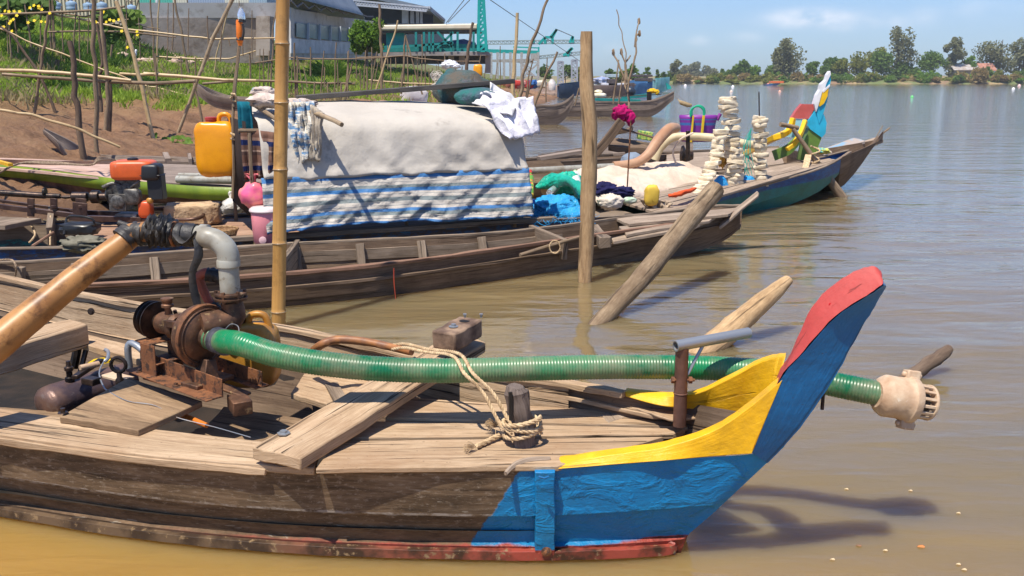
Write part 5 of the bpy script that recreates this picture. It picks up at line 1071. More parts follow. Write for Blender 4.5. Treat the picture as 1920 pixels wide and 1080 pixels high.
m = MB(); m.beam(EP(222, 404), EP(262, 404), .18, .05); m.build('base_plate', two('pale_alloy', (.35, .33, .3), (.2, .18, .15), 10, metal=.5), lt, bevel=.004)
m = MB(); m.tube([EP(-60, 358), EP(85, 367)], .032, 14); m.tube([EP(85, 367), EP(113, 368)], .026, 14); m.tube([EP(113, 369), EP(122, 370), EP(135, 369)], [.012, .018, .014], 12); m.lathe(EP(135, 369), (1, 0, 0), [(.04, 0), (.05, .01), (.05, .16), (.035, .17)], 20); m.lathe(EP(172, 369), (1, 0, 0), [(.03, 0), (.068, .004), (.068, .08), (.04, .09), (.04, .2)], 22); m.lathe(EP(82, 360), (1, 0, 0), [(.045, 0), (.045, .02)], 14)
m.build('drive_shaft', M['iron'], lt, ang=40)
m = MB(); m.beam(EP(-60, 380), EP(140, 404, -.08), .04, .05); m.beam(EP(-60, 368, .1), EP(135, 395, .1), .03, .03); m.beam(EP(130, 408, -.08), EP(266, 412, -.08), .06, .055); m.beam(EP(130, 398, .1), EP(262, 402, .1), .04, .05)
for px in (58, 101, 152): m.beam(EP(px, 372, -.06), EP(px, 402+px*.06, -.06), .11 if px > 140 else .07, .02, up=(0, 1, 0)); m.beam(EP(px, 388, -.1), EP(px, 385, .14), .05, .03)
m.beam(EP(150, 380, -.09), EP(150, 412, -.09), .15, .012, up=(0, 1, 0)); m.build('shaft_frame', two('dark_brown_painted_steel', (.045, .022, .018), (.09, .05, .035), 8, .4, .6, .4, .3, bmp=.2), lt, bevel=.003)
m = MB(); m.tube([EP(262, 412, -.08), EP(330, 412, -.08), EP(362, 411, -.1), EP(380, 405, 0), EP(378, 394, .15), EP(350, 390, .2), EP(280, 392, .2)], .019, 10, n=4); m.build('tiller_loop', two('bare_brown_iron', (.09, .05, .035), (.17, .1, .07), 9, .4, .6, .45, .6), lt)
# cargo on covered boat, left deck
m = MB(); c = PZ(362, 400, .40); m.blob(c, (.28, .18, .11), .10, 3.2, 4, 34, 20, .15, .3); tag(m.build('stone_block', two('tan_stone', (.50, .35, .2), (.34, .22, .12), 6, bmp=.8, bs=22, dist=.02), ang=60), 'rough tan stone block behind the engine loop on the deck', 'stone')
bk = thing('wicker_basket', 'small round wicker basket on the reddish deck', 'basket', PZ(415, 452, .29)); c = LOC[bk]
m = MB(); M['wick'] = two('wicker_cane', (.20, .11, .045), (.38, .24, .11), 40, .4, .6, .7, bmp=.5, bs=90)
for k in range(9): r_ = .115+.004*k+.002; z = .012*k; m.tube([c+V((cos(a_*pi/16)*(r_+.004*(a_ % 2)), sin(a_*pi/16)*(r_+.004*(a_ % 2)), z)) for a_ in range(33)], .005, 5, caps=False)
for k in range(30): a_ = k*pi/15; m.tube([c+V((cos(a_)*.118, sin(a_)*.118, 0)), c+V((cos(a_)*.156, sin(a_)*.156, .11))], .0035, 4)
m.build('weave', M['wick'], bk); m = MB(); m.tube([c+V((cos(a_*pi/16)*.158, sin(a_*pi/16)*.158, .115)) for a_ in range(33)], .011, 7, caps=False); m.build('rim', M['wick'], bk)
m = MB(); m.lathe(c, up, [(.11, 0), (.12, .02), (.14, .07), (.02, .085)], 20); m.build('contents', two('grain', (.45, .3, .15), (.25, .15, .07), 60), bk)
m = MB(); m.blob(PZ(158, 458, .33), (.22, .14, .07), .25, 3, 8, 36, 20); m.blob(PZ(190, 462, .31), (.14, .1, .04), .3, 3.4, 12, 26, 14); tag(m.build('heaped_cloth', cloth('olive_rag', (.20, .185, .14), (.09, .085, .06), 9), ang=80), 'limp olive-grey cloth heaped at the edge of the cockpit', 'cloth')
m = MB(); m.blob(PZ(150, 428, .38), (.18, .12, .06), .1, 2, 2, 20, 12, 0, .5); m.tube([PZ(120, 440, .35), PZ(125, 410, .45), PZ(140, 405, .5), PZ(172, 410, .48), PZ(178, 425, .4)], .012, 6, n=4); tag(m.build('battery_box', plastic('black_battery', (.02, .02, .02)), bevel=.01), 'black battery box with leads behind the olive cloth', 'box')
m = MB(); twist(m, [PZ(52, 408, .4), PZ(60, 425, .3), PZ(66, 440, .3), PZ(55, 455, .25)], .01, 5); twist(m, [PZ(95, 405, .42), PZ(94, 460, .2)], .009, 5); tag(m.build('cockpit_rope', M['rope']), 'pale rope loops hanging in the open cockpit at the left', 'rope')
stk = PY(436, 372, 9.9)
def stick_part(m, a_, b_, r0, r1, jit=.1, k=3, bend=.015):
    L_ = (b_-a_).length; ps = [a_]+[a_.lerp(b_, i/k)+V((rnd(-1, 1), rnd(-1, 1)*.5, rnd(-.3, .3)))*bend*L_ for i in range(1, k)]+[b_]; m.tube(ps, [r0+(r1-r0)*i/k for i in range(k+1)], 7, n=3, jit=jit)
st_ = thing('lamp_stick', 'thin upright stick topped with an orange-wrapped bottle lamp', 'stick', stk)
m = MB(); stick_part(m, stk, PY(438, 180, 9.9), .017, .014); stick_part(m, PY(438, 200, 9.9), PY(449, 82, 9.9), .02, .017); m.build('stick', M['stick'], st_)
m = MB(); c = PY(450, 80, 9.9); m.lathe(c, (.03, 0, 1), [(.02, -.03), (.025, 0), (.034, .02), (.034, .2), (.03, .22)], 16); m.build('orange_sleeve', plastic('orange_wrap', (.8, .2, .02), rough=.5), st_)
m = MB(); wrap(m, PY(450, 76, 9.9), V((0.03, 0, 1)), .035, .03, 4, 3, .1); wrap(m, PY(453, 42, 9.9), V((0.03, 0, 1)), .04, .03, 4, 4, .1); m.tube([PY(455, 45, 9.84), PY(457, 60, 9.84), PY(454, 75, 9.85)], .012, 6, n=2); m.build('black_tape', M['rubber'], st_)
m = MB(); m.lathe(PY(453, 40, 9.9), up, [(.036, 0), (.038, .03), (.036, .075), (.024, .1), (.014, .125), (.018, .13), (.018, .14)], 18)
gl = NM('clear_plastic'); gl.p.inputs['Transmission Weight'].default_value = .7; M['clear'] = gl.fin((.75, .78, .8), .15, 0, .5); m.build('bottle', M['clear'], st_)
m = MB(); twist(m, [PY(433, 176, 9.86), PY(441, 178, 9.86), PY(443, 190, 9.88), PY(433, 186, 9.88), PY(435, 180, 9.86)], .012, 5); m.build('cord_lashing', M['rope'], st_); m = MB(); twist(m, [PY(432, 250, 9.86), PY(443, 255, 9.86), PY(446, 262, 9.88), PY(432, 260, 9.88)], .012, 4); m.build('cord_lashing', M['rope'], st_)
o_ = jerry('jerrycan', 'big orange jerrycan hanging by the lamp stick at the cabin end', PY(412, 328, 10.15), (.44, .26, .62), M['orange'], plastic('dull_red_cap', (.38, .05, .04)), 0); 
def bag(name, label, c, r, mat, seed=0, tie=True, cat='bag', nz_=.12):
    t_ = thing(name, label, cat, V(c)-V((0, 0, r[2]))); m = MB(); m.blob(c, r, nz_, 2.0, seed, 26, 18); m.build('sack', mat, t_, ang=80)
    if tie:
        m = MB(); a0 = V(c)+V((0, 0, r[2]*.9))
        for k in range(3): d = V((rnd(-1, 1), rnd(-.5, .5), 1)).normalized(); m.tube([a0-V((0, 0, r[2]*.15)), a0+d*r[2]*.3, a0+d*r[2]*.75+V((rnd(-.03, .03), 0, 0)), a0+d*r[2]*.9+V((.04, 0, -.03))], [r[0]*.3, r[0]*.14, r[0]*.2, r[0]*.05], 8, n=3, sq=.4, jit=.3)
        m.build('knot', mat, t_, ang=80)
    return t_
bag('plastic_bag', 'clear plastic bag of pale grain at the foot of the lamp stick', PZ(436, 388, .38), (.13, .1, .10), two('milky_clear_bag', (.62, .6, .55), (.4, .36, .3), 8, rough=.25, bmp=.9, bs=18, dist=.03), 3)
pb_ = plastic('pink_translucent_bag', (.75, .12, .25), (.8, .3, .2), .3, 7)
bag('plastic_bag', 'pink plastic bag tied with a knot beside the cabin opening', PY(476, 366, 9.08), (.135, .11, .13), pb_, 5)
bag('plastic_bag', 'clear bag with red things hanging on the cabin front left of the bamboo', PY(513, 288, 9.25), (.055, .05, .16), two('red_in_clear_bag', (.7, .55, .55), (.6, .08, .08), 5, rough=.25, bmp=.6, bs=14), 7, False)
bu = thing('pink_bucket', 'pink plastic tub with white lid behind the bamboo pole', 'bucket', PZ(500, 456, .28)); c = LOC[bu]
m = MB(); m.lathe(c, up, [(.10, 0), (.118, .02), (.13, .30), (.125, .31)], 28); m.build('tub', plastic('pink_tub', (.72, .25, .28), (.62, .2, .22)), bu); m = MB(); m.lathe(c+V((0, 0, .30)), up, [(.14, 0), (.145, .01), (.14, .03), (.12, .045), (.03, .05)], 28); m.build('lid', plastic('white_lid', (.75, .62, .6)), bu)
m = MB(); m.lathe(c+V((.0, -.128, .05)), (0, -1, 0), [(.035, 0), (.035, .012), (.03, .014)], 14); m.build('spigot', plastic('pale_pink_spigot', (.8, .5, .5)), bu)
# blue net / teal bag / goods right of cabin
bl = two('sky_blue_nylon_net', (.012, .27, .62), (.03, .38, .72), 9, .35, .65, .55, bmp=1, bs=60, dist=.02, c=(.25, .5, .75), cs=26, clo=.6, chi=.66)
m = MB(); m.blob(PZ(1042, 392, .34), (.28, .2, .14), .12, 1.8, 3, 60, 36, .1, .8, ridge=.12, rf=3.5); m.blob(PZ(1078, 405, .3), (.16, .14, .1), .1, 1.8, 6, 40, 24, ridge=.12)
random.seed(3)
for _ in range(110):
    c = PZ(rnd(1005, 1110), rnd(385, 412), .36)+V((0, -.16, 0)); m.tube([c, c+V((rnd(-.06, .06), -.03, -.03)), c+V((rnd(-.1, .1), -.03, rnd(-.08, .0)))], .0022, 3, n=2, caps=False)
tag(m.build('fishing_net', bl, ang=80), 'pile of sky-blue nylon fishing net just right of the cabin', 'fishing net')
m = MB(); tl = two('teal_green_sheet', (.005, .29, .2), (.01, .42, .29), 5, .4, .6, .4, bmp=.9, bs=9, dist=.05); c = PZ(1070, 358, .5)
for k in range(10):
    a_ = PZ(1012+6*k, 352-4.5*sin(k/9*pi)*6+0, .52); m.tube([PZ(1005+3*k, 352, .46), PZ(1035+5*k, 330+1.5*k, .60), PZ(1075+3*k, 345+3*k, .55), PZ(1088+1.5*k, 385, .36)], [.02, .04, .045, .03], 8, n=3, jit=.25)
m.blob(PZ(1062, 345, .5), (.19, .14, .13), .16, 2, 3, 56, 30, ridge=.16, rf=3); tag(m.build('sheet_bundle', tl, ang=80), 'teal-green plastic sheet bundled over the goods beside the cabin', 'bundle')
def bottle(label, a_, b_, r, mat, cm, name='bottle'):
    t_ = thing(name, label, 'bottle', a_); m = MB(); d = (b_-a_); L_ = d.length; m.lathe(a_, d, [(r*.9, 0), (r, L_*.05), (r, L_*.65), (r*.9, L_*.75), (r*.4, L_*.88), (r*.4, L_*.92)], 18); m.build('body', mat, t_); m = MB(); m.lathe(a_, d, [(r*.5, L_*.9), (r*.5, L_*1.02), (r*.3, L_*1.03)], 14); m.build('cap', cm, t_); return t_
bottle('orange bottle with yellow cap lying on the blue net', PZ(1022, 358, .42), PZ(1042, 330, .52), .06, plastic('amber_bottle', (.6, .3, .08), (.55, .38, .2)), plastic('yellow_cap', (.8, .55, .02)))
bottle('white bottle with green cap in the teal bundle', PZ(1080, 346, .52), PZ(1078, 322, .62)+V((0, -.05, 0)), .06, plastic('white_bottle', (.7, .72, .65)), plastic('green_cap', (.45, .6, .3)))
bottle('clear bottle lying between the amber and white ones', PZ(1030, 362, .44), PZ(1060, 338, .52), .045, M['clear'], plastic('grey_cap', (.3, .35, .4)))
bottle('red, yellow and green patterned packet bottle against the cabin corner', PZ(994, 368, .4), PZ(995, 338, .55)+V((0, .1, .1)), .045, two('multicolour_label', (.5, .05, .04), (.12, .3, .04), 14, .45, .5, .4, c=(.7, .5, .05), cs=20, clo=.58, chi=.6), plastic('red_cap', (.5, .05, .03)))
ja = thing('plastic_jar', 'clear jar with blue lid at the cabin corner', 'jar', PZ(992, 398, .34)); c = LOC[ja]; m = MB(); m.lathe(c, up, [(.06, 0), (.065, .02), (.065, .1)], 20); m.build('body', M['clear'], ja); m = MB(); m.lathe(c+V((0, 0, .1)), up, [(.068, 0), (.068, .04), (.06, .045)], 20); m.build('lid', plastic('blue_lid', (.01, .12, .5)), ja)
# cream cloth mound
def mound(name, label, cat, pxs, pys, hz, mat, seed, amp=.06, base=.3, cols_=36, rows_=16, yd=.8):
    g = []
    for i in range(cols_+1):
        f = i/cols_; px = pxs[0]+(pxs[1]-pxs[0])*f; py = pys[0]+(pys[1]-pys[0])*f; p0 = PZ(px, py, base); r = []
        for j in range(rows_+1):
            k = j/rows_; h = interp(f, [0, .12, .5, .85, 1], hz)*sin(min(1, k*1.15)*pi*.55+.02)**.7*(1 if k < .87 else (1-k)/.13); h = max(h, 0)
            q = noise.noise(V((f*7, k*3, seed)))+.6*noise.noise(V((f*16+k*4, k*5, seed+2)))
            r.append(V((p0.x-k*yd*.35, p0.y+k*yd, base+h+amp*q*(sin(k*pi)**.5+.15))))
        g.append(r)
    m = MB(); m.grid(g, off=(0, 0)); return tag(m.build(name, mat, solid=.01, ang=80), label, cat)
M['cream'] = cloth('cream_cloth', (.66, .54, .43), (.52, .40, .30), 3, bs=6, bmp=.7, dist=.06)
mound('cream_sheet', 'cream cloth sheet spread over cargo in the middle of the covered boat', 'cloth', (1122, 1372), (386, 346), (.14, .29, .31, .27, .13), M['cream'], 3, yd=1.3, amp=.075)
drape('cloth_corner', 'beige cloth tails hanging over the blue gunwale', 'cloth', [PZ(1198, 372, .42), PZ(1262, 378, .38), PZ(1240, 402, .22)+V((0, -.1, 0)), PZ(1222, 404, .2)+V((0, -.1, 0))], cloth('beige_tail', (.45, .35, .25), (.3, .22, .15), 6), amp=.08, seed=12, fr=4)
m = MB(); m.blob(PZ(1222, 366, .46), (.085, .06, .12), .08, 2, 3, 20, 14, .3, .6); m.tube([PZ(1208, 358, .5)+V((0, -.05, 0)), PZ(1215, 352, .55), PZ(1222, 375, .40)+V((0, -.08, 0)), PZ(1230, 374, .4)+V((0, -.06, 0))], .012, 7, n=3); tag(m.build('float_block', plastic('yellow_foam', (.72, .48, .06), (.6, .36, .04), .6), ang=60), 'yellow tied foam block on the cream sheet', 'float')
m = MB(); m.tube([PZ(1252, 366, .44)+V((0, -.06, 0)), PZ(1275, 362, .46)+V((0, -.05, 0)), PZ(1302, 354, .47)], [.03, .055, .03], 10, n=5, sq=.6, jit=.4); tag(m.build('red_rag', cloth('red_orange_rag', (.68, .10, .03), (.5, .06, .02), 9), ang=80), 'red-orange rag on the cream sheet by the float string', 'cloth')
m = MB(); m.blob(PZ(1144, 378, .40)+V((0, -.02, 0)), (.14, .1, .085), .14, 2.4, 5, 44, 26, .1, ridge=.14); tag(m.build('cream_sack', cloth('white_sack', (.66, .58, .48), (.5, .42, .34), 9), ang=80), 'round cream sack by the gunwale right of the upright post', 'sack')
m = MB(); m.blob(PZ(1134, 356, .46), (.15, .1, .08), .2, 2.4, 7, 40, 22, ridge=.2); m.blob(PZ(1166, 360, .44), (.13, .09, .06), .2, 2.4, 9, 40, 22, ridge=.2); tag(m.build('navy_cloth', cloth('navy_cloth_mat', (.018, .018, .075), (.01, .01, .04)), ang=80), 'crumpled navy blue cloth behind the cream sack', 'cloth')
m = MB(); m.blob(PZ(1180, 376, .38), (.09, .06, .04), .2, 3, 8); tag(m.build('green_bag', two('pale_green_plastic', (.35, .5, .33), (.55, .6, .5), 9, rough=.3, bmp=.6, bs=20), ang=80), 'pale green plastic bag next to the cream sack', 'bag')
m = MB(); m.tube([PZ(1175, 372, .36), PY(1183, 225, PZ(1175, 372, .36).y)], .009, 7, jit=.05); tag(m.build('iron_rod', M['rust']), 'thin rusty rod standing upright in the cream sheet', 'rod')
# strings of foam floats
M['foam'] = two('cream_foam', (.72, .62, .46), (.58, .47, .31), 9, .4, .62, .8, bmp=.7, bs=40, dist=.01)
def fstring(label, pts, w0, n_, seed):
    random.seed(seed); a_ = V(pts[0]); t_ = thing('float_string', label, 'net floats', a_, 'strings of foam net floats'); q, _ = crom([V(p) for p in pts], [0]*len(pts), 20)
    for k in range(n_):
        c = q[int(k/(n_-1)*(len(q)-1))]; w_ = w0*rnd(.8, 1.15); m = MB(); m.blob(c+V((rnd(-.012, .012), rnd(-.02, .02), 0)), (w_*.5, w_*.44, (q[-1]-q[0]).length/n_*.56), .12, 2.4, seed*20+k, 16, 8, rnd(-.7, .7), .32); 
        for i_ in range(len(m.v)):
            d = m.v[i_]-c; m.v[i_] = m.v[i_]+V((0, 0, d.x*rnd(-.02, .02)+d.x*.16*sin(k*2.1)))
        m.build('float', M['foam'], t_, ang=50)
    m = MB(); m.tube(q, .004, 4); m.build('cord', M['ropeg'], t_)
fstring('leaning left string of cream foam floats piled against the cream sheet', [PY(1308, 366, 12.3), PY(1322, 335, 12.5), PY(1342, 290, 12.8), PY(1352, 247, 12.9)], .17, 19, 1)
fstring('tallest upright string of cream foam floats', [PY(1376, 355, 13.0), PY(1376, 280, 13.0), PY(1364, 186, 13.0)], .20, 22, 2)
fstring('right string of cream foam floats with a dark rod above it', [PY(1428, 345, 13.3), PY(1425, 280, 13.3), PY(1424, 222, 13.3)], .17, 15, 3)
m = MB(); m.tube([PY(1425, 300, 13.35), PY(1423, 172, 13.35)], .009, 6); tag(m.build('thin_rod', M['iron']), 'thin dark rod rising from the right float string', 'rod')
m = MB(); m.blob(PZ(1350, 352, .36), (.10, .1, .16), .14, 2, 3, 20, 14); m.blob(PZ(1400, 345, .36), (.13, .1, .12), .14, 2, 5, 20, 14); tag(m.build('fishing_net', bl, ang=80), 'sky-blue net bags at the foot of the float strings', 'fishing net')
m = MB(); m.blob(PY(1354, 300, 13.1), (.06, .06, .1), .3, 3, 3); tag(m.build('orange_rag', cloth('orange_rag_mat', (.55, .3, .06))), 'small orange cloth tied between the left and tallest float strings', 'cloth')
gn = two('teal_twine', (.02, .35, .28), (.03, .45, .35), 9)
m = MB(); random.seed(12)
for k in range(8): a_ = PY(1408+rnd(-3, 3), 240+rnd(0, 20), 13.3); m.tube([a_, a_+V((rnd(-.12, .05), 0, -.25)), a_+V((rnd(-.1, .1), 0, -.6))], .004, 4, n=3)
tag(m.build('teal_twine', gn), 'loose teal net twine hanging beside the right float string', 'twine')
# paddle post at the bow
pdl = thing('paddle', 'wooden paddle with cross handle leaning over the blue boat bow into the water', 'paddle', PZ(1580, 370, 0)); a_ = PZ(1578, 369, 0); b_ = PY(1487, 242, a_.y-.05)
m = MB(); m.tube([a_-(b_-a_)*.3, a_, a_.lerp(b_, .3), a_.lerp(b_, .6), b_], [.075, .075, .065, .036, .032], 12, n=4); m.build('shaft', M['stick'], pdl)
m = MB(); m.tube([PY(1463, 233, a_.y-.1), PY(1496, 240, a_.y)], .034, 12); m.build('cross_handle', M['stick'], pdl)
m = MB(); c = a_.lerp(b_, .52); twist(m, [c+V((cos(k*.9)*.07-.03, sin(k*.9)*.07, .02*k-.1)) for k in range(18)], .014, 3); m.beam(PZ(1508, 325, .42), PY(1516, 292, c.y), .09, .06, n=3, jit=.006); m.build('lashing', M['rope'], pdl)
# ---- boat with ornate prow
t = thing('ornate_prow_boat', 'wooden boat with tall blue, white, yellow and red painted prow behind the blue boat', 'boat', (3, 15, 0)); ob_ = t
YO = 15.2; n1 = [PZ(1020, 340, .4), PZ(1150, 336, .4), PZ(1280, 328, .4), PZ(1400, 316, .42), PZ(1480, 300, .48), PZ(1535, 296, .5)]
n1 = [PZ(960, 345, .3), PZ(1100, 338, .3), PZ(1250, 330, .3), PZ(1380, 318, .34), PZ(1470, 306, .42), PY(1525, 296, YO-.05)]
f1 = [PZ(960, 300, .35), PZ(1100, 292, .35), PZ(1250, 286, .36), PZ(1380, 280, .4), PZ(1460, 276, .45), PY(1530, 294, YO+.05)]
m = MB(); hull_loft(m, n1, f1, [-.1]*5+[.1], fl=.06, th=.04, n=4); m.build('hull', M['brown'], t, ang=30)
m = MB(); m.plank([n1[2]+V((0, 0, -.03)), n1[4], f1[4], f1[2]+V((0, 0, -.03))], .03, 8, .005, 5); m.build('deck', M['deck2'], t)
m = MB(); rail(m, [p+V((0, -.02, .01)) for p in f1[:-1]], .06, .03); m.build('gunwale', M['brownin'], t)
def slab(m, pxs, Y0, th):
    a_ = [PY(px, py, Y0) for px, py in pxs]; b_ = [p+V((0, th, 0)) for p in a_]; n_ = len(a_); m.face(a_); m.face(b_[::-1])
    for i in range(n_): m.face([a_[i], b_[i], b_[(i+1) % n_], a_[(i+1) % n_]])
def slab_part(name, pxs, Y0, th, mat, bevel=.006): m = MB(); slab(m, pxs, Y0, th); return m.build(name, mat, t, False, bevel=bevel)
cy = plastic('light_blue_gloss', (.03, .42, .62)); yl = plastic('yellow_gloss', (.85, .50, .01)); rd = paint('faded_red_gloss', (.58, .11, .09)); wt = plastic('white_gloss', (.78, .78, .78)); gr_ = paint('green_gloss', (.14, .26, .04)); lb = plastic('pale_cyan_gloss', (.35, .68, .75))
slab_part('lower_stem', [(1500, 300), (1507, 268), (1520, 235), (1540, 245), (1540, 260), (1528, 292), (1515, 302)], YO-.02, .2, gr_)
slab_part('mid_stem', [(1511, 232), (1531, 205), (1545, 215), (1550, 230), (1548, 250), (1541, 258), (1520, 243)], YO-.04, .16, cy)
slab_part('prow_blade', [(1530, 208), (1533, 184), (1545, 158), (1557, 134), (1558, 150), (1552, 185), (1541, 222), (1536, 232)], YO-.05, .1, cy)
slab_part('white_edge', [(1527, 195), (1532, 178), (1538, 168), (1540, 158), (1549, 150), (1552, 140), (1557, 133), (1558, 139), (1549, 158), (1547, 166), (1541, 174), (1534, 200), (1530, 210)], YO-.07, .14, wt)
slab_part('yellow_inset', [(1536, 198), (1543, 172), (1554, 165), (1552, 180), (1545, 194), (1537, 200)], YO-.075, .02, yl)
slab_part('white_band', [(1543, 170), (1556, 158), (1556, 162), (1544, 174)], YO-.08, .02, wt)
slab_part('red_panel', [(1484, 222), (1495, 205), (1504, 195), (1530, 196), (1518, 223)], YO+.0, .12, rd)
slab_part('cyan_panel', [(1468, 256), (1484, 223), (1506, 224), (1492, 258)], YO+.01, .10, lb)
m = MB(); rail(m, [PZ(1395, 290, .40), PY(1445, 262, YO-.2), PY(1478, 246, YO-.15), PY(1487, 222, YO-.1)], .07, .09); m.build('yellow_rail', yl, t, bevel=.01)
m = MB(); rail(m, [PY(1475, 280, YO-.35), PY(1490, 268, YO-.3), PY(1502, 248, YO-.2), PY(1510, 226, YO-.1)], .07, .07); m.build('yellow_rail', yl, t, bevel=.01)
m = MB(); rail(m, [PY(1450, 292, YO-.2), PY(1478, 280, YO-.2), PY(1496, 262, YO-.1)], .03, .16); m.build('green_side', gr_, t)
# pipes/hose on it
hh = thing('looped_hose', 'tan curved hose joined to grey pipe behind the cream sheet', 'hose', PZ(1150, 320, .5)); m = MB(); m.tube([PY(1150, 311, 13.2), PY(1190, 306, 13.3), PY(1215, 290, 13.4), PY(1235, 262, 13.6), PY(1255, 242, 13.8), PY(1268, 240, 14)], [.06, .065, .07, .08, .08, .07], 14, n=5); m.build('hose', two('brick_tan_hose', (.38, .2, .11), (.45, .27, .16), 4, rough=.4), hh)
m = MB(); m.tube([PY(985, 321, 12.6), PY(1150, 312, 13.2)], .045, 14); m.build('grey_pipe', M['pvc'], hh)
h2 = thing('cream_hose', 'thick cream hose arching under the purple basket', 'hose', PZ(1250, 320, .5)); m = MB(); m.tube([PY(1228, 300, 14.6), PY(1238, 278, 14.6), PY(1262, 258, 14.6), PY(1300, 256, 14.5), PY(1350, 260, 14.4), PY(1400, 270, 14.3), PY(1435, 272, 14.3)], .06, 12, n=5); m.build('hose', two('cream_pvc', (.6, .5, .3), (.48, .38, .22), 4, rough=.5), h2)
m = MB(); m.tube([PY(1268, 308, 13.9), PY(1262, 285, 13.9), PY(1275, 262, 13.9), PY(1300, 249, 13.9)], .014, 7, n=4); m.build('thin_tube', M['cream'], h2)
m = MB(); c = PY(1275, 292, 14.6); m.lathe(c, (1, -.3, 0), [(.05, 0), (.15, .02), (.16, .05), (.1, .08), (.05, .2)], 20); m.beam(c+V((-.2, 0, -.2)), c+V((.2, 0, -.2)), .2, .1); m.tube([PY(1290, 302, 13.95), PY(1290, 245, 13.95)], .03, 8); tag(m.build('small_pump', M['iron'], bevel=.004), 'small dark pump half hidden behind the cream sheet', 'pump')
m = MB(); m.blob(PY(1185, 302, 13.6), (.17, .12, .12), .12, 2, 3); tag(m.build('denim_cloth', cloth('denim', (.22, .27, .34))), 'grey-blue denim cloth hanging under the tan hose', 'cloth')
# purple basket
pb = thing('shopping_basket', 'woven purple and blue plastic basket with green handles', 'basket', PY(1307, 268, 15)); c0_ = PY(1307, 265, 15); wT, wB, hB = .29, .24, .40
s = NM('purple_weave'); sp = s.n('ShaderNodeSeparateXYZ'); s.l(s.tc.outputs['UV'], sp.inputs[0]); ck = s.n('ShaderNodeTexChecker'); ck.inputs['Scale'].default_value = 60; s.l(s.tc.outputs['UV'], ck.inputs[0])
bd_ = s.ramp(sp.outputs[1], [(0, (.22, .03, .28)), (.62, (.02, .2, .42)), (.72, (.22, .03, .28)), (.82, (.02, .2, .42)), (.86, (.25, .03, .28))], 'CONSTANT'); col = s.mix(s.math('MULTIPLY', ck.outputs[1], .6), bd_, (.1, .02, .25)); M['pweave'] = s.fin(col, .4, 0, .5)
g = []
for j in range(9):
    k = j/8; a0 = wB+(wT-wB)*k; g.append([c0_+V((cos(2*pi*i/28)*a0, sin(2*pi*i/28)*a0*.55, hB*k)) for i in range(28)])
m = MB(); b = m.grid(list(map(list, g)), us=[0]*9, closeu=True); m.uv = []; 
for i in range(8):
    for j in range(28): m.uv.append([(j/28, i/8), (j/28, (i+1)/8), ((j+1)/28, (i+1)/8), ((j+1)/28, i/8)])
m.build('woven_body', M['pweave'], pb, solid=.008)
for k, dy in ((0, -.17), (1, .15)):
    m = MB(); x0 = -.05 if k == 0 else .03; m.tube([c0_+V((x0+dx, dy, hB+dz)) for dx, dz in ((-.10, -.02), (-.09, .09), (0, .14), (.09, .09), (.10, -.02))], .014, 8, n=4); m.build('handle', plastic('green_handle', (.01, .42, .2)), pb)
m = MB(); m.tube([c0_+V((-.13, -.19, .0)), c0_+V((-.11, -.20, hB))], .02, 6, jit=.3); m.tube([c0_+V((.03, -.19, .02)), c0_+V((.05, -.20, hB))], .02, 6, jit=.3); m.build('yellow_braid', plastic('yellow_braid', (.75, .5, .02)), pb)
m = MB(); m.tube([c0_+V((wT, 0, hB-.08)), c0_+V((wT+.05, 0, hB+.02))], .03, 6); m.build('purple_tag', plastic('purple_corner', (.3, .05, .3)), pb)
# ---- boat with plank prow at far right of group
t = thing('plank_prow_boat', 'boat with two grey plank horns as prow right of the ornate prow', 'boat', (4.8, 17, 0))
n1 = [PZ(1300, 318, .35), PZ(1440, 316, .37), PZ(1530, 312, .40), PZ(1590, 290, .62), PY(1655, 262, 17.9)]; f1 = [PZ(1320, 290, .35), PZ(1440, 288, .38), PZ(1520, 282, .45), PZ(1575, 274, .62), PY(1655, 260, 18.0)]
m = MB(); hull_loft(m, n1, f1, [-.1, -.1, -.05, .1, .8], fl=.1, th=.05, n=5); m.build('hull', M['brown'], t, ang=30)
m = MB(); m.plank([PY(1570, 300, 17.6), PY(1657, 262, 17.9), PY(1640, 258, 18.2), PY(1560, 283, 18.0)], .05, 6, .005); m.build('prow_board', M['deck2'], t, bevel=.004)
m = MB(); m.plank([PY(1545, 290, 17.2), PY(1622, 264, 17.4), PY(1600, 258, 17.7), PY(1540, 280, 17.6)], .05, 6, .005); m.build('prow_board', two('flaking_blue_board', (.35, .29, .25), (.2, .32, .42), 5, .5, .56, .8, bmp=.4), t, bevel=.004)
m = MB(); m.tube([PY(1640, 262, 18), PY(1668, 240, 18.1)], .015, 6, jit=.2); m.tube([PY(1640, 262, 18), PY(1655, 236, 18.1)], .01, 6, jit=.2); m.build('stick', M['stick'], t)
m = MB(); m.blob(PY(1540, 283, 16.8), (.16, .1, .05), .3, 3, 5); tag(m.build('net_bundle', two('teal_yellow_net', (.02, .3, .35), (.6, .6, .1), 9, .45, .55, bmp=.8, bs=40)), 'small teal and yellow net heap at the foot of the plank prow', 'net bundle')
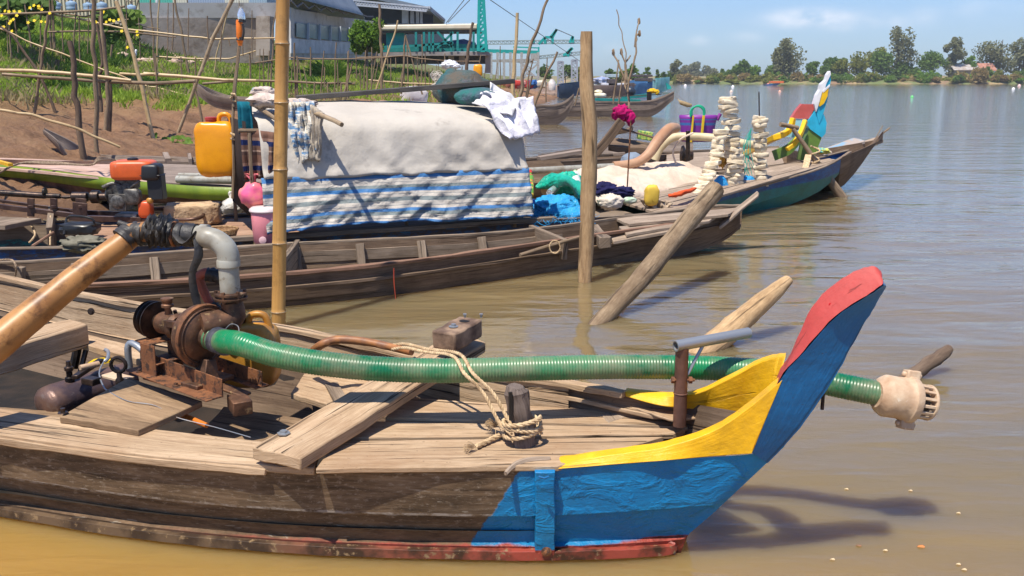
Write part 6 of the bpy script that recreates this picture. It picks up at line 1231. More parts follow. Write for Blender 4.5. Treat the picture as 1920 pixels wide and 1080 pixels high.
# ---- small dark-stem boat with magenta cloth
t = thing('dark_stem_boat', 'small dark boat with high curved stem carrying a magenta cloth', 'boat', (2, 15, 0))
n1 = [PZ(1000, 305, .25), PZ(1100, 300, .3), PZ(1200, 294, .32), PZ(1300, 285, .34)]; f1 = [PZ(1010, 290, .25), PZ(1100, 275, .3), PZ(1200, 268, .32), PZ(1300, 262, .34)]
m = MB(); hull_loft(m, n1, f1, [-.1]*4, fl=.08, th=.05, n=4); m.build('hull', M['canoe'], t, ang=30)
m = MB(); c_ = [PY(1098, 300, 15.3), PY(1120, 283, 15.3), PY(1142, 258, 15.3), PY(1166, 226, 15.3)]; rail(m, c_, .12, .14); m.build('stem', M['brown'], t, bevel=.01)
m = MB(); m.plank([PY(1140, 272, 15.4), PY(1240, 282, 15.4), PY(1240, 272, 15.9), PY(1150, 258, 15.9)], .1, 5, .01); m.beam(PY(1160, 240, 15.8), PY(1240, 262, 15.6), .05, .03); m.beam(PY(1150, 252, 15.9), PY(1185, 240, 16), .08, .06, n=3, jit=.02); m.build('stern_boards', M['brown'], t, bevel=.008)
m = MB(); m.beam(PY(1010, 297, 14.9), PY(1090, 284, 15.1), .2, .06, n=4); m.beam(PY(1150, 290, 14.8), PY(1172, 288, 14.8), .05, .05); m.build('plank_seat', M['canoe'], t, bevel=.006)
m = MB(); m.blob(PY(1166, 212, 15.6), (.15, .13, .12), .3, 2.4, 3, 30, 20); m.blob(PY(1182, 222, 15.55), (.08, .06, .11), .25, 2.4, 5, 22, 14); tag(m.build('magenta_cloth', cloth('magenta_mat', (.45, .01, .12), (.3, .005, .08), 7), ang=80), 'crumpled magenta cloth on the raised stem of the dark boat', 'cloth')
m = MB(); m.beam(PY(1196, 252, 16.0), PY(1222, 256, 16.0), .2, .14); tag(m.build('mesh_crate', two('yellow_green_mesh', (.55, .6, .12), (.1, .3, .08), 30, .45, .55), bevel=.01), 'yellow and green mesh crate behind the dark boat stem', 'crate')
# ---- left side: green-striped boat and grey canoe
t = thing('green_striped_boat', 'boat with bright green side stripe beached at the left', 'boat', (-6, 13, 0))
n1 = [PZ(-260, 290, .62), PZ(-60, 304, .58), PZ(60, 314, .54), PZ(180, 330, .48), PZ(300, 343, .44), PZ(400, 350, .42), PZ(520, 352, .41), PZ(640, 352, .41)]
f1 = [PZ(-260, 285, .64), PZ(-60, 296, .62), PZ(60, 300, .60), PZ(180, 303, .55), PZ(300, 308, .5), PZ(400, 312, .47), PZ(520, 315, .45), PZ(640, 315, .45)]
s = NM('green_stripe_paint'); x_, y_, z_ = s.sep('Object'); sp = s.n('ShaderNodeSeparateXYZ'); s.l(s.tc.outputs['UV'], sp.inputs[0])
gcol = s.mix(s.g(s.noise(4, 'Object', (1, 1, .3), 6), .4, .65), (.10, .16, .01), (.17, .23, .012)); bcol = s.ramp(s.noise(6, 'Object', (1, 1, 3), 7, .7), [(.35, (.07, .03, .02)), (.65, (.2, .1, .07))])
s.bump(s.noise(20), .3, .01); M['greenband'] = s.fin(gcol, .45, 0, .4)
m = MB(); hull_loft(m, n1, f1, [.1]*8, fl=.12, th=.04, n=4); m.build('hull', two('red_brown_hull', (.07, .035, .025), (.17, .09, .06), 5, bmp=.4), t, ang=30)
m = MB(); g = []
for p in smooth_pts(n1, 4): g.append([p+V((0, -.03, .0)), p+V((0, -.02, -.17))])
m.grid(g); m.build('green_band', M['greenband'], t, solid=.02)
m = MB(); m.plank([n1[0], n1[4], f1[4], f1[0]], .03, 12, .004); m.build('fore_deck', two('dusty_pink_deck', (.52, .36, .29), (.42, .27, .2), 4, bmp=.4, bs=20), t)
m = MB(); m.plank([n1[4]+V((0, 0, .01)), n1[6], f1[6], f1[4]+V((0, 0, .01))], .03, 8, .004); m.build('mid_deck', M['canoe'], t)
m = MB(); m.tube([PZ(332, 336, .5), PZ(470, 339, .5)], .05, 12); m.tube([PZ(335, 328, .5), PZ(470, 330, .5)], .03, 10); tag(m.build('grey_pipe', M['pvc']), 'grey plastic pipe lying on the green-striped boat', 'pipe')
m = MB(); m.beam(PZ(-30, 296, .68), PZ(20, 309, .66), .06, .04); m.build('yellow_trim', M['yellow'], t)
m = MB()
for k in range(3): twist(m, [PZ(-20, 335, .5), PZ(35, 307, .62), PZ(95, 303+2*k, .62), PZ(150, 309, .6), PZ(175, 308, .6), PZ(186, 295+3*k, .7), PZ(215, 300, .62), PZ(240, 303+2*k, .6), PZ(300, 312, .56)], .014, 6)
tag(m.build('bow_rope', M['rope'] if 0 else M['ropeg']), 'tan ropes trailing over the deck of the green-striped boat', 'rope')
t = thing('grey_canoe', 'weathered grey canoe with upturned tip on the mud at the left', 'canoe', (-7, 17, 0))
n1 = [PY(80, 243, 17.5), PY(105, 262, 17.4), PZ(135, 296, .38), PZ(200, 301, .35), PZ(300, 302, .34), PZ(400, 304, .34), PZ(520, 304, .34)]; f1 = [PY(84, 240, 17.6), PY(130, 262, 18), PZ(175, 287, .40), PZ(230, 291, .38), PZ(310, 293, .38), PZ(400, 296, .38), PZ(520, 296, .38)]
m = MB(); hull_loft(m, n1, f1, [n1[0].z-.1, .5, .12, .1, .1, .1, .1], fl=.1, th=.05, n=5); m.build('hull', M['canoe'], t, ang=30)
m = MB(); m.beam(PZ(315, 300, .36), PZ(310, 288, .4), .1, .06); m.beam(PZ(357, 304, .36), PZ(355, 293, .4), .06, .12); m.build('thwart', M['canoe'], t, bevel=.005)
t = thing('upturned_canoe', 'grey wooden canoe end on the grass edge behind the orange jerrycan', 'canoe', PG(420, 175)); 
n1 = [PY(368, 155, 27), PY(395, 176, 26.8), PY(430, 184, 26.5), PY(500, 186, 26)]; f1 = [p+V((0, .7, .04)) for p in n1]; f1[0] = n1[0]+V((0, .05, 0)); m = MB(); hull_loft(m, n1, f1, [p.z-.35 for p in n1], fl=.1, th=.04, n=4); m.build('hull', M['canoe'], t)
# ================================================================ BANK: fences, stakes, buildings
def gpt(px, py, Y=None):
    """ground point seen at this pixel, or on the ground at depth Y below/above it"""
    if Y is None: p = PG(px, py); p.z = ground(p.x, p.y); return p
    x = PY(px, py, Y).x; return V((x, Y, ground(x, Y)))
def pole(m, pts, w0, w1=None, jit=.09, bend=.012):
    """pts world; widths in photo pixels"""
    w1 = w1 or w0*.75; L_ = (pts[-1]-pts[0]).length; P_ = [pts[0]]
    for a_, b_ in zip(pts, pts[1:]):
        for i in (1, 2, 3): P_.append(a_.lerp(b_, i/3)+(V((rnd(-1, 1), rnd(-1, 1)*.4, rnd(-.4, .4)))*bend*L_ if i < 3 else V()))
    n_ = len(P_); m.tube(P_, [max(.008, RR(w0+(w1-w0)*i/(n_-1), P_[i])) for i in range(n_)], 7, n=3, jit=jit)
def stake(label, pxs, w0, w1=None, mat='stick', base=None, top_dy=0, name='stake', cat='stake', sink=.15, jit=.09, bend=.012):
    """pxs[0] is the foot (on the ground at its pixel unless base depth given), rest upward"""
    p0 = gpt(*pxs[0]) if base is None else (PY(*pxs[0], base)); n_ = len(pxs)
    pts = [p0+V((0, 0, -sink))]+[PY(px, py, p0.y+top_dy*(i+1)/(n_-1)) for i, (px, py) in enumerate(pxs[1:])]
    m = MB(); pole(m, pts, w0, w1, jit, bend); o_ = m.build(name, M[mat], None, ang=60, origin=p0); return tag(o_, label, cat)
# foreground garden stakes (each stands on its own)
stake('short dark gnarled stake leaning left, third from the left on the mud', [(158, 300), (146, 200), (138, 140), (130, 77)], 12, 10, 'stickd', bend=.02)
stake('tall pale crooked stake rising out of the frame left of the twin stakes', [(182, 290), (178, 150), (176, 60), (170, -20)], 9, 8)
stake('left stem of the twisted twin stakes on the mud', [(196, 248), (203, 190), (198, 120), (190, 20)], 10, 6)
stake('right darker stem of the twisted twin stakes on the mud', [(203, 246), (206, 160), (196, 90), (188, 30)], 9, 6, 'stickd')
stake('thin dark stake just left of the twin stakes', [(189, 218), (186, 140), (192, 120), (182, 45)], 7, 5, 'stickd')
stake('yellowish bamboo stake slanting down to the right in the middle of the mud', [(290, 262), (272, 190), (250, 100), (218, 2)], 8, 8, 'bamboop', bend=.004)
stake('long brown pole leaning right across the sky behind the orange bottle lamp', [(329, 250), (368, 155), (400, 70), (437, -4)], 6, 8, 'bamboog', bend=.004)
stake('slanting prop crossing the foot of the long brown pole', [(382, 252), (372, 190), (362, 150)], 5, 4)
stake('dark thin prop leaning left over the upper left rail', [(108, 218), (74, 140), (30, 75), (2, 50)], 6, 4, 'stickd')
stake('stake crossing the dark thin prop at the left', [(58, 212), (74, 140), (85, 80), (90, 28)], 6, 5)
stake('cut stump in the grass right of the crossed props', [(104, 134), (108, 112)], 9, 8)
stake('thin leaning stake in front of the grey wall, left of the brown pole', [(357, 144), (345, 90), (336, 40), (327, -10)], 5, 4)
stake('thin dark curved stem in front of the grey wall', [(380, 104), (366, 60), (356, 20), (350, -8)], 3, 2, 'stickd')
stake('white peeled rod standing left of the long brown pole', [(292, 140), (296, 60), (300, -10)], 3.4, 2.6, 'bamboop')
stake('thin stake beside the white peeled rod', [(290, 146), (288, 70), (282, -10)], 4, 3)
stake('white peeled thin rod leaning right toward the bottle lamp', [(397, 144), (412, 80), (428, 20)], 3, 2.4, 'bamboop')
stake('thin stake supporting the upper left rail', [(206, 125), (212, 70), (216, 12)], 4.5, 3.5)
stake('pale slender stick slanting behind the yellowish bamboo stake', [(251, 95), (243, 50), (238, 15)], 3.4, 2.6, 'bamboop')
stake('dark arched stem behind the yellowish bamboo stake', [(250, 80), (253, 30), (259, 0)], 2.6, 2, 'stickd')
stake('long thin pale rod lying on the slope in front of the rails', [(435, 202), (370, 185), (300, 166), (272, 160)], 3, 3, 'bamboop', name='rod', sink=0)
stake('upper thin pale rod slanting down from the left edge', [(245, 150), (180, 125), (80, 88), (-10, 50)], 3, 3, 'bamboop', base=24, name='rod', sink=0)
stake('long pale bamboo rod lying across the lower mud at the left', [(225, 276), (150, 243), (60, 215), (-20, 204)], 5, 6, 'bamboop', base=16.2, name='rod', sink=0, top_dy=-.6)
stake('slim stake in the grass right of the thick bamboo pole', [(240, 0+290), (236, 200)], 0.1, .1) if 0 else None
# rail fence at left: two long horizontal bamboos tied together
def fence(label, rails, posts, Y, mat='bamboop', name='rail_fence', w=6):
    p0 = gpt(*rails[0][0][0], Y); t = thing(name, label, 'fence', (p0.x, Y, p0.z))
    for r in rails:
        Yr = r[3] if len(r) > 3 else Y; m = MB(); pole(m, [PY(a_, b_, Yr+rnd(-.1, .1)) for a_, b_ in r[0]], r[1], r[2], .05, .003); m.build('rail', M[mat] if random.random() < .6 else M['stick'], t, ang=60)
    for a_, b_, c_, d_, wd_ in posts:
        top_ = PY(c_, d_, Y); bt_ = PY(a_, b_, Y); m = MB(); pole(m, [bt_-V((0, 0, .2)), top_], wd_, wd_*.8); m.build('post', M['stick'], t, ang=60)
    return t
fence('pair of long horizontal bamboo rails tied across the mud edge at the left', [([(-20, 131), (60, 133), (130, 138), (190, 144), (246, 151)], 7, 6), ([(5, 139), (100, 146), (200, 153), (290, 156), (366, 152)], 6, 7)], [], 22.5)
fence('long brown rail running right behind the brown pole to the cabin', [([(225, 138), (262, 140), (300, 138)], 5, 5), ([(270, 138), (340, 143), (420, 150), (480, 151)], 7, 5)], [(293, 160, 291, 100, 4)], 24)
fence('upper trellis rail of the squash vines at the top left', [([(-20, 28), (60, 25), (130, 22), (180, 19), (234, 12)], 5, 4), ([(95, 26), (170, 40), (240, 55), (330, 65), (400, 73), (480, 72)], 4, 3), ([(90, 60), (160, 58), (240, 60), (330, 70)], 4, 3), ([(100, 23), (160, 31), (200, 20)], 3, 3)], [(95, 78, 93, 0, 4), (100, 80, 98, -5, 4), (102, 78, 100, 10, 3), (20, 95, 15, -5, 4), (57, 75, 46, 5, 4)]+[(x_0, 92+rnd(-10, 14), x_0+rnd(-9, 9), rnd(-5, 45), rnd(1.8, 3)) for x_0 in (14, 33, 72, 118, 137, 149, 163, 236, 262, 312, 322, 352, 390, 412, 455, 472)], 30)
fence('low pole rail behind the rubble heap in front of the grey wall', [([(290, 106), (360, 110), (430, 110), (480, 95)], 3.4, 2.6)], [(340, 140, 339, 107, 3), (366, 130, 367, 108, 3), (431, 75, 427, 67, 2.5), (469, 144, 468, 97, 4)], 33)
def rowfence(label, rails, posts, Y): return fence(label, rails, posts, Y)
rowfence('garden fence of stakes and rails in front of the bright grass behind the cabin', [([(380, 157), (460, 150), (540, 153), (600, 156), (665, 157)], 5, 4), ([(545, 108), (580, 110), (640, 111), (700, 109), (760, 104)], 2.6, 2.2), ([(478, 72), (520, 71)], 2.6, 2.6), ([(478, 118), (545, 108)], 2.5, 2)],
         [(553, 178, 552, 80, 4), (558, 178, 557, 105, 4), (502, 152, 505, 95, 2.6), (507, 158, 512, 50, 3.4), (582, 130, 582, 88, 3), (588, 172, 590, 154, 3), (615, 172, 614, 156, 3), (640, 170, 639, 156, 4), (652, 172, 653, 96, 4), (645, 168, 661, 115, 4), (668, 134, 668, 98, 2.4), (688, 170, 688, 127, 4), (509, 60, 521, -5, 3)]+[(x_0, 160+rnd(-14, 14), x_0+rnd(-9, 9), rnd(78, 128), rnd(1.8, 3)) for x_0 in (485, 494, 530, 545, 568, 576, 600, 608, 626, 634, 646, 676, 682, 696)], 30)
rowfence('long thin rail fence at the right end of the grass', [([(668, 108), (760, 105), (790, 110), (850, 115), (900, 115)], 2.2, 2), ([(692, 150), (760, 156), (840, 158)], 3, 2.6)],
         [(792, 0+168, 760, 66, 0+3.4), (765, 155, 763, 78, 3), (790, 160, 791, 65, 2.6), (798, 155, 797, 100, 2.6), (834, 120, 834, 100, 2.4), (727, 120, 727, 85, 2), (742, 118, 742, 105, 2), (695, 158, 707, 97, 2.6), (806, 155, 804, 128, 2.2), (775, 160, 775, 140, 2.6), (737, 170, 737, 156, 3)]+[(x_0, 158+rnd(-10, 10), x_0+rnd(-9, 9), rnd(85, 130), rnd(1.6, 2.6)) for x_0 in (702, 722, 732, 748, 757, 784, 812, 820, 828, 845, 858, 868, 880, 893, 905, 925, 938)], 40)
stake('tall grey stake right of the bush, standing against the steel hall', [(716, 168), (716, 110), (714, 60), (711, 8)], 6, 5, base=33)
stake('pale stick crossing in front of the tall grey stake', [(702, 170), (722, 115), (738, 70), (746, 38)], 3.6, 3.2, 'bamboop', base=32)
stake('stake with a lamp bulb top standing right of the teal box', [(752, 168), (758, 100), (760, 68)], 4, 3, base=34)
stake('dark forked stake below the right end of the cream conveyor roof', [(874, 132), (878, 90), (887, 42)], 7, 5, 'stickd', base=38)
stake('pale straight bamboo stake at the right end of the bank', [(962, 172), (964, 110), (970, 24)], 8, 6, 'bamboop', base=33)
stake('long crooked peeled branch leaning right beyond the top of the frame', [(972, 178), (988, 120), (1006, 60), (1030, -8)], 7, 5, base=30, bend=.02)
stake('short brown stake leaning right beside the crooked branch', [(1000, 196), (1020, 150), (1045, 97)], 5, 4, base=30)
stake('thin stake between the bamboo stake and the crooked branch', [(985, 184), (990, 150), (1000, 110)], 3, 2.4, base=31)
stake('low pale stake below the jetty at the left of the thick post', [(1078, 190), (1086, 165)], 3, 3, base=34)
stake('thin stem curving beside the towers', [(1024, 185), (1023, 150), (1026, 108)], 2.6, 2, base=40)
stake('short stake leaning left at the end of the bank', [(985, 186), (998, 142)], 4, 3, 'stickd', base=29)
# bare twigs in the water right of the thick post
tw = thing('bare_branch', 'bare forked branch standing in the water right of the thick post', 'branch', PY(1183, 226, 15.6))
random.seed(31); m = MB()
for pts, w0, w1 in [([(1183, 228), (1176, 170), (1168, 140), (1150, 102)], 5, 3), ([(1172, 150), (1173, 120), (1165, 95)], 3, 3), ([(1177, 172), (1190, 110), (1192, 80), (1196, 64), (1200, 63)], 4, 3), ([(1190, 88), (1196, 48), (1198, 38)], 3, 2), ([(1175, 160), (1174, 100), (1166, 60), (1156, 18)], 2.6, 1.2), ([(1174, 150), (1172, 120), (1182, 104)], 4, 2.6)]:
    pole(m, [PY(a_, b_, 15.6+.1*i) for i, (a_, b_) in enumerate(pts)], w0, w1, .15, .02)
for c_ in ((1150, 98), (1165, 97), (1198, 40), (1199, 63)): m.blob(PY(*c_, 15.9), (.025, .025, .05), .4, 3, 3, 8, 6)
m.build('branch', M['stick'], tw, ang=60)
stake('slim upright stick left of the bare forked branch', [(1150, 185), (1156, 150), (1160, 112)], 3.4, 2.4, base=30)
stake('slim stick below the bare forked branch', [(1160, 186), (1164, 165), (1168, 145)], 3, 2, base=30)
# brush of dry stalks by the bank end
random.seed(77); m = MB()
for _ in range(120):
    a_ = PY(rnd(905, 985), 172, rnd(32, 36)); a_.z = max(ground(a_.x, a_.y), .1)+.0; d = V((rnd(-.35, .35), rnd(-.2, .2), rnd(.3, .9))); m.tube([a_, a_+d*.6, a_+d+V((rnd(-.1, .1), 0, 0))], rnd(.006, .014), 4, caps=False)
tag(m.build('dry_brush', M['dry'], smooth=False), 'dry brush stalks at the end of the bank left of the bamboo stake', 'brush', kind='stuff')
random.seed(78); m = MB()
for _ in range(60):
    c = PY(rnd(815, 850), rnd(140, 165), 27)+V((0, rnd(-.3, .3), 0)); m.tube([c+V((cos(k)*rnd(.08, .16), 0, sin(k)*rnd(.05, .12))) for k in range(6)], .008, 4, n=2, caps=False)
tag(m.build('wire_tangle', two('pale_wire', (.6, .55, .48), (.4, .35, .3), 9)), 'tangle of pale rope left of the round net bundle on the roof', 'rope heap')
# rubble & litter
random.seed(41)
for k in range(26):
    px, py = rnd(265, 400), rnd(102, 122); p = PG(px, py); m = MB(); m.blob(p+V((0, 0, .08)), (rnd(.15, .45), rnd(.15, .3), rnd(.06, .14)), .2, 2, k, 10, 7, rnd(0, 3), .6)
    tag(m.build('rubble_piece', two('pale_rubble_%d' % k, (.55, .42, .33), (.38, .25, .18), 5, bmp=.5, bs=14) if k < 3 else bpy.data.materials['pale_rubble_%d' % (k % 3)]), 'broken pale brick or stone in the rubble row on the grass', 'rubble', 'rubble row in the grass')
m = MB(); m.blob(gpt(230, 113)+V((0, 0, .15)), (.22, .2, .15), .2, 2, 3); tag(m.build('stone', bpy.data.materials['pale_rubble_0']), 'single pinkish stone in the grass left of the rubble row', 'stone')
m = MB(); m.blob(gpt(774, 103, 44)+V((0, 0, .2)), (.62, .4, .48), .12, 2, 3, 18, 12, .5, .6); tag(m.build('white_sack', cloth('white_sack_far', (.66, .62, .6), (.5, .45, .45), 3)), 'white sack under the round bush', 'sack')
m = MB(); m.blob(PY(843, 122, 36), (.3, .2, .16), .3, 3, 4); m.blob(PY(852, 124, 36), (.22, .2, .1), .3, 3, 6); tag(m.build('white_litter', cloth('white_litter_mat', (.75, .75, .78))), 'heap of white plastic litter left of the dark forked stake', 'litter')
m = MB(); m.blob(PY(896, 132, 34), (.16, .12, .2), .03, 1, 3, 20, 14, 0, .45); m.tube([PY(893, 126, 34), PY(896, 121, 34), PY(900, 126, 34)], .02, 6); tag(m.build('yellow_can', M['orange']), 'yellow plastic can at the end of the bank', 'can')
m = MB(); m.blob(PY(253, 101, 36), (.07, .07, .1), .03, 1, 3); m.blob(PY(255, 96, 36), (.04, .04, .07), .03, 1, 3); tag(m.build('white_bottle', plastic('white_bottle_far', (.8, .8, .85))), 'small white bottle hanging in the garden left of the white rod', 'bottle')
# water hyacinth on the mud edge, green clump
random.seed(51)
def plant(label, c, n_, r, mat, name='water_plant', big=.12):
    t_ = thing(name, label, 'plant', c); m = MB(); ms = MB()
    for _ in range(n_):
        b_ = V(c)+V((rnd(-r, r), rnd(-r, r)*.6, 0)); tp_ = b_+V((rnd(-.12, .12), rnd(-.08, .05), rnd(.08, .28))); ms.tube([b_, b_.lerp(tp_, .5)+V((rnd(-.03, .03), 0, .02)), tp_], .008, 5); nrm = V((rnd(-.5, .5), -.7, .7)).normalized(); u_ = nrm.cross(V((0, 0, 1))).normalized(); w2_ = nrm.cross(u_); s_ = big*rnd(.6, 1.1)
        g = [tp_+u_*cos(k*pi/4)*s_*.8+w2_*sin(k*pi/4)*s_*.6+nrm*.02*cos(k) for k in range(8)]; m.face(g)
    ms.build('stems', M['lf_bright'], t_); m.build('leaves', mat, t_, False); return t_
plant('water hyacinth with round light leaves at the mud edge', PZ(342, 280, .12), 16, .42, M['lf_bright'])
plant('small low sprig at the left of the water hyacinth', PZ(292, 273, .2), 5, .12, M['lf_bright'], big=.07)
random.seed(52); m = MB(); p = gpt(55, 168); crown(m, [(p+V((0, 0, .25)), (.5, .4, .35))], 420, .1, 2.2); tag(m.build('shrub', M['grass'], smooth=False), 'small bright green shrub on the mud under the left rails', 'shrub')
m = MB(); 
for _ in range(160):
    b_ = gpt(621+rnd(-3, 3), 150); d = V((rnd(-1, 1), rnd(-.5, .3), rnd(.5, 1.4))).normalized()*rnd(.7, 1.5); w_ = V((.014, 0, 0)); m.face([b_-w_, b_+w_, b_+d*.6+w_, b_+d+V((d.x*.3, 0, -.15))])
tag(m.build('reed_clump', M['lf_bright'], smooth=False), 'tall pale spiky grass clump behind the thin garden fence', 'reed clump')
# round bush
Y = 52; p = PY(687, 100, Y); p.z = 3.0
t = thing('round_bush', 'round light green leafy bush in front of the steel hall', 'bush', p); random.seed(61)
m = MB(); m.tube([p+V((0, 0, -.6)), p+V((0, 0, .6))], .09, 7); m.tube([p, p+V((.4, 0, 1.0))], .05, 6); m.tube([p, p+V((-.4, 0, 1.0))], .05, 6); m.build('trunk', M['bark'], t)
m = MB(); cl = []
for k in range(16): cl.append((PY(687, 66, Y)+V((rnd(-.62, .62), rnd(-.6, .6), rnd(-.75, .55))), (rnd(.26, .42),)*3))
crown(m, cl, 2600, .12, 1.7); m.build('crown', M['lf_bright'], t, smooth=False)
# squash vines with yellow flowers at the top left
random.seed(71)
for lab, x0, x1, y0, y1, n_ in [('dense squash vine with yellow flowers on the top left trellis', -20, 98, 2, 42, 1500), ('hanging squash vine with yellow flowers below the blue water tanks', 175, 268, 22, 52, 520), ('climbing vine strand down the trellis left of the rubble', 195, 262, 50, 90, 260), ('leafy vine tumbling down the left trellis posts', -20, 60, 42, 62, 260)]:
    t = thing('squash_vine', lab, 'vine', PY((x0+x1)/2, y1, 31)); m = MB(); fl = MB(); st_ = MB()
    for _ in range(n_):
        while True:
            fx, fy = rnd(0, 1), rnd(0, 1)
            if fy < .55+.9*noise.noise(V((fx*3.1, x0, 0))) and noise.noise(V((fx*6, fy*3, x0*.37))) > -.18: break
        c = PY(x0+(x1-x0)*fx, y0+(y1-y0)*fy, rnd(30, 32.5)); nrm = V((rnd(-.6, .6), -1, rnd(-.2, 1))).normalized(); u_ = nrm.cross(V((0, 0, 1))).normalized(); w2_ = nrm.cross(u_); s_ = rnd(.07, .15); m.face([c+u_*cos(k*pi/3)*s_+w2_*sin(k*pi/3)*s_*.8 for k in range(6)])
    for _ in range(int(n_*.012)+2):
        c = PY(rnd(x0, x1), y0+(y1-y0)*rnd(0, 1), 29.8); nrm = V((rnd(-.4, .4), -1, .4)).normalized(); u_ = nrm.cross(V((0, 0, 1))).normalized(); w2_ = nrm.cross(u_); fl.face([c+(u_*cos(k*pi/5)+w2_*sin(k*pi/5))*(.06 if k % 2 else .035) for k in range(10)])
    for k in range(4): a_ = PY(x0+(x1-x0)*rnd(0, 1), y0, 31); st_.tube([a_, a_+V((rnd(-.5, .5), 0, -.3)), a_+V((rnd(-1, 1), 0, -(y1-y0)/58))], .012, 4, n=2)
    m.build('leaves', M['weed'] if 'below' not in lab else M['lf_green'], t, False); fl.build('flowers', plastic('yellow_petals', (.85, .6, .01)), t, False); st_.build('vine_stems', M['stick'], t)
# concrete wall, sheds, tanks
def wallbox(m, x0, y0, x1, y1, z0, z1, th=.3):
    a_, b_ = V((x0, y0, (z0+z1)/2)), V((x1, y1, (z0+z1)/2)); m.beam(a_, b_, th, z1-z0)
conc = two('stained_concrete', (.42, .35, .29), (.30, .235, .185), .6, .35, .65, .9, bmp=.4, bs=6, dist=.03, c=(.2, .15, .11), cs=1.5, clo=.5, chi=.7); concl = two('pale_concrete', (.50, .48, .45), (.40, .37, .33), .7, .35, .65, .9, bmp=.3, bs=6, c=(.28, .24, .2), cs=1.2, clo=.55, chi=.7)
YW = 44; t = thing('concrete_wall', 'long two-tone stained concrete retaining wall behind the garden', 'wall', (PY(380, 90, YW).x, YW, 3)); a_, b_ = PY(262, 33, YW), PY(506, 96, YW+3)
m = MB(); m.plank([PY(262, 33, YW), PY(506, 33, YW+3), PY(506, 118, YW+3), PY(262, 118, YW)], .4, 6, .0, down=V((0, 1, 0))); m.build('lower_wall', conc, t)
m = MB(); m.plank([PY(262, 5, YW+.1), PY(524, 5, YW+3.1), PY(524, 33.5, YW+3.1), PY(262, 33.5, YW+.1)], .3, 6, .0, down=V((0, 1, 0))); m.build('upper_wall', concl, t)
m = MB(); m.plank([PY(480, 30, YW+2), PY(506, 30, YW+2), PY(506, 104, YW+2), PY(480, 104, YW+2)], .8, 4, .0, down=V((0, 1, 0))); m.build('end_pier', conc, t)
m = MB(); m.plank([PY(-60, 34, 50), PY(262, 34, 50), PY(262, 110, 50), PY(-60, 110, 50)], .3, 4, .0, down=V((0, 1, 0))); tag(m.build('garden_wall', two('beige_low_wall', (.48, .40, .31), (.36, .28, .2), .8, bmp=.3, bs=5)), 'low beige wall below the blue water tanks', 'wall')
s = NM('corrugated_sheet'); x_, y_, z_ = s.sep('Object'); bd_ = s.ramp(s.math('FRACT', s.math('MULTIPLY', s.math('ADD', x_, 4.0), .105)), [(0, (.10, .42, .32)), (.22, (.6, .57, .45)), (.32, (.30, .37, .48)), (.55, (.62, .6, .5)), (.7, (.32, .42, .5))], 'CONSTANT'); wv = s.n('ShaderNodeTexWave'); wv.inputs['Scale'].default_value = 2.2; s.l(s.tc.outputs['Object'], wv.inputs[0]); s.bump(wv.outputs[0], .6, .03); M['corr'] = s.fin(bd_, .5, .1, .4)
YS = 60; m = MB(); m.plank([PY(262, -60, YS), PY(500, -60, YS), PY(500, 8, YS), PY(262, 8, YS)], 6, 4, 0, down=V((0, 1, 0))); tag(m.build('sheet_shed', M['corr']), 'shed of green, cream and blue corrugated sheets above the concrete wall', 'shed')
t = thing('cream_building', 'cream ribbed building behind the blue water tanks', 'building', (PY(180, 30, 62).x, 62, 4)); crm = two('cream_ribbed_wall', (.60, .55, .40), (.5, .45, .32), .8); m = MB(); m.plank([PY(98, -70, 62), PY(292, -70, 62), PY(292, 38, 62), PY(98, 38, 62)], 8, 4, 0, down=V((0, 1, 0))); m.build('wall', crm, t)
m = MB()
for k in range(30): c = PY(100+k*6.6, 0, 61.95); m.beam(V((c.x, 61.93, 3.2)), V((c.x, 61.93, 9)), .06, .05)
m.build('wall_ribs', crm, t)
tk = thing('water_tank', 'blue-grey round water tank with pipe cap, in the row by the cream building', 'tank', (0, 0, 0), 'round water tanks by the cream building'); m = MB(); m.lathe((0, 0, 0), up, [(.62, 0), (.65, .05), (.65, .35), (.63, .38), (.65, .42), (.65, .8), (.6, .92), (.35, 1.02), (.2, 1.05), (.2, 1.15)], 24); m.build('body', two('tank_blue_grey', (.30, .42, .54), (.24, .34, .45), 2, rough=.4), tk); m = MB(); m.tube([V((0, 0, 1.1)), V((0, 0, 1.45))], .1, 8); m.beam(V((-.5, 0, 1.5)), V((.5, 0, 1.5)), .3, .06); m.build('cap', two('tank_brown_cap', (.3, .22, .17), (.2, .14, .1)), tk)
for k, (px, py, sc, lb) in enumerate([(275, 33, 1.0, 'bluest water tank at the right end of the tank row, nearest to the wall'), (247, 26, .9, 'water tank second from the right in the tank row'), (192, 20, .85, 'water tank in the middle of the row'), (166, 20, .8, 'small dull water tank left of the middle one'), (135, 19, .9, 'funnel-topped water tank near the left of the row'), (107, 18, .75, 'leftmost small water tank above the squash vine')]):
    p = PY(px, py, 58-k*.3)
    if k == 0: tk.location = p; tk['label'] = lb; tk.scale = (sc*.52,)*3
    else: dup(tk, p, 0, lb, (sc*.52,)*3)
m = MB(); m.beam(PY(-60, 42, 57), PY(290, 35, 57), 1.4, .12, n=8); tag(m.build('tank_shelf', conc), 'long ledge carrying the water tanks', 'ledge')
m = MB(); m.beam(PY(288, 28, 56), PY(298, 28, 56), .6, .35); m.beam(PY(294, -10, 55.8), PY(294, 26, 55.8), .12, .12); tag(m.build('white_box', plastic('white_box_m', (.7, .7, .7))), 'white utility box on a post right of the blue tanks', 'box')
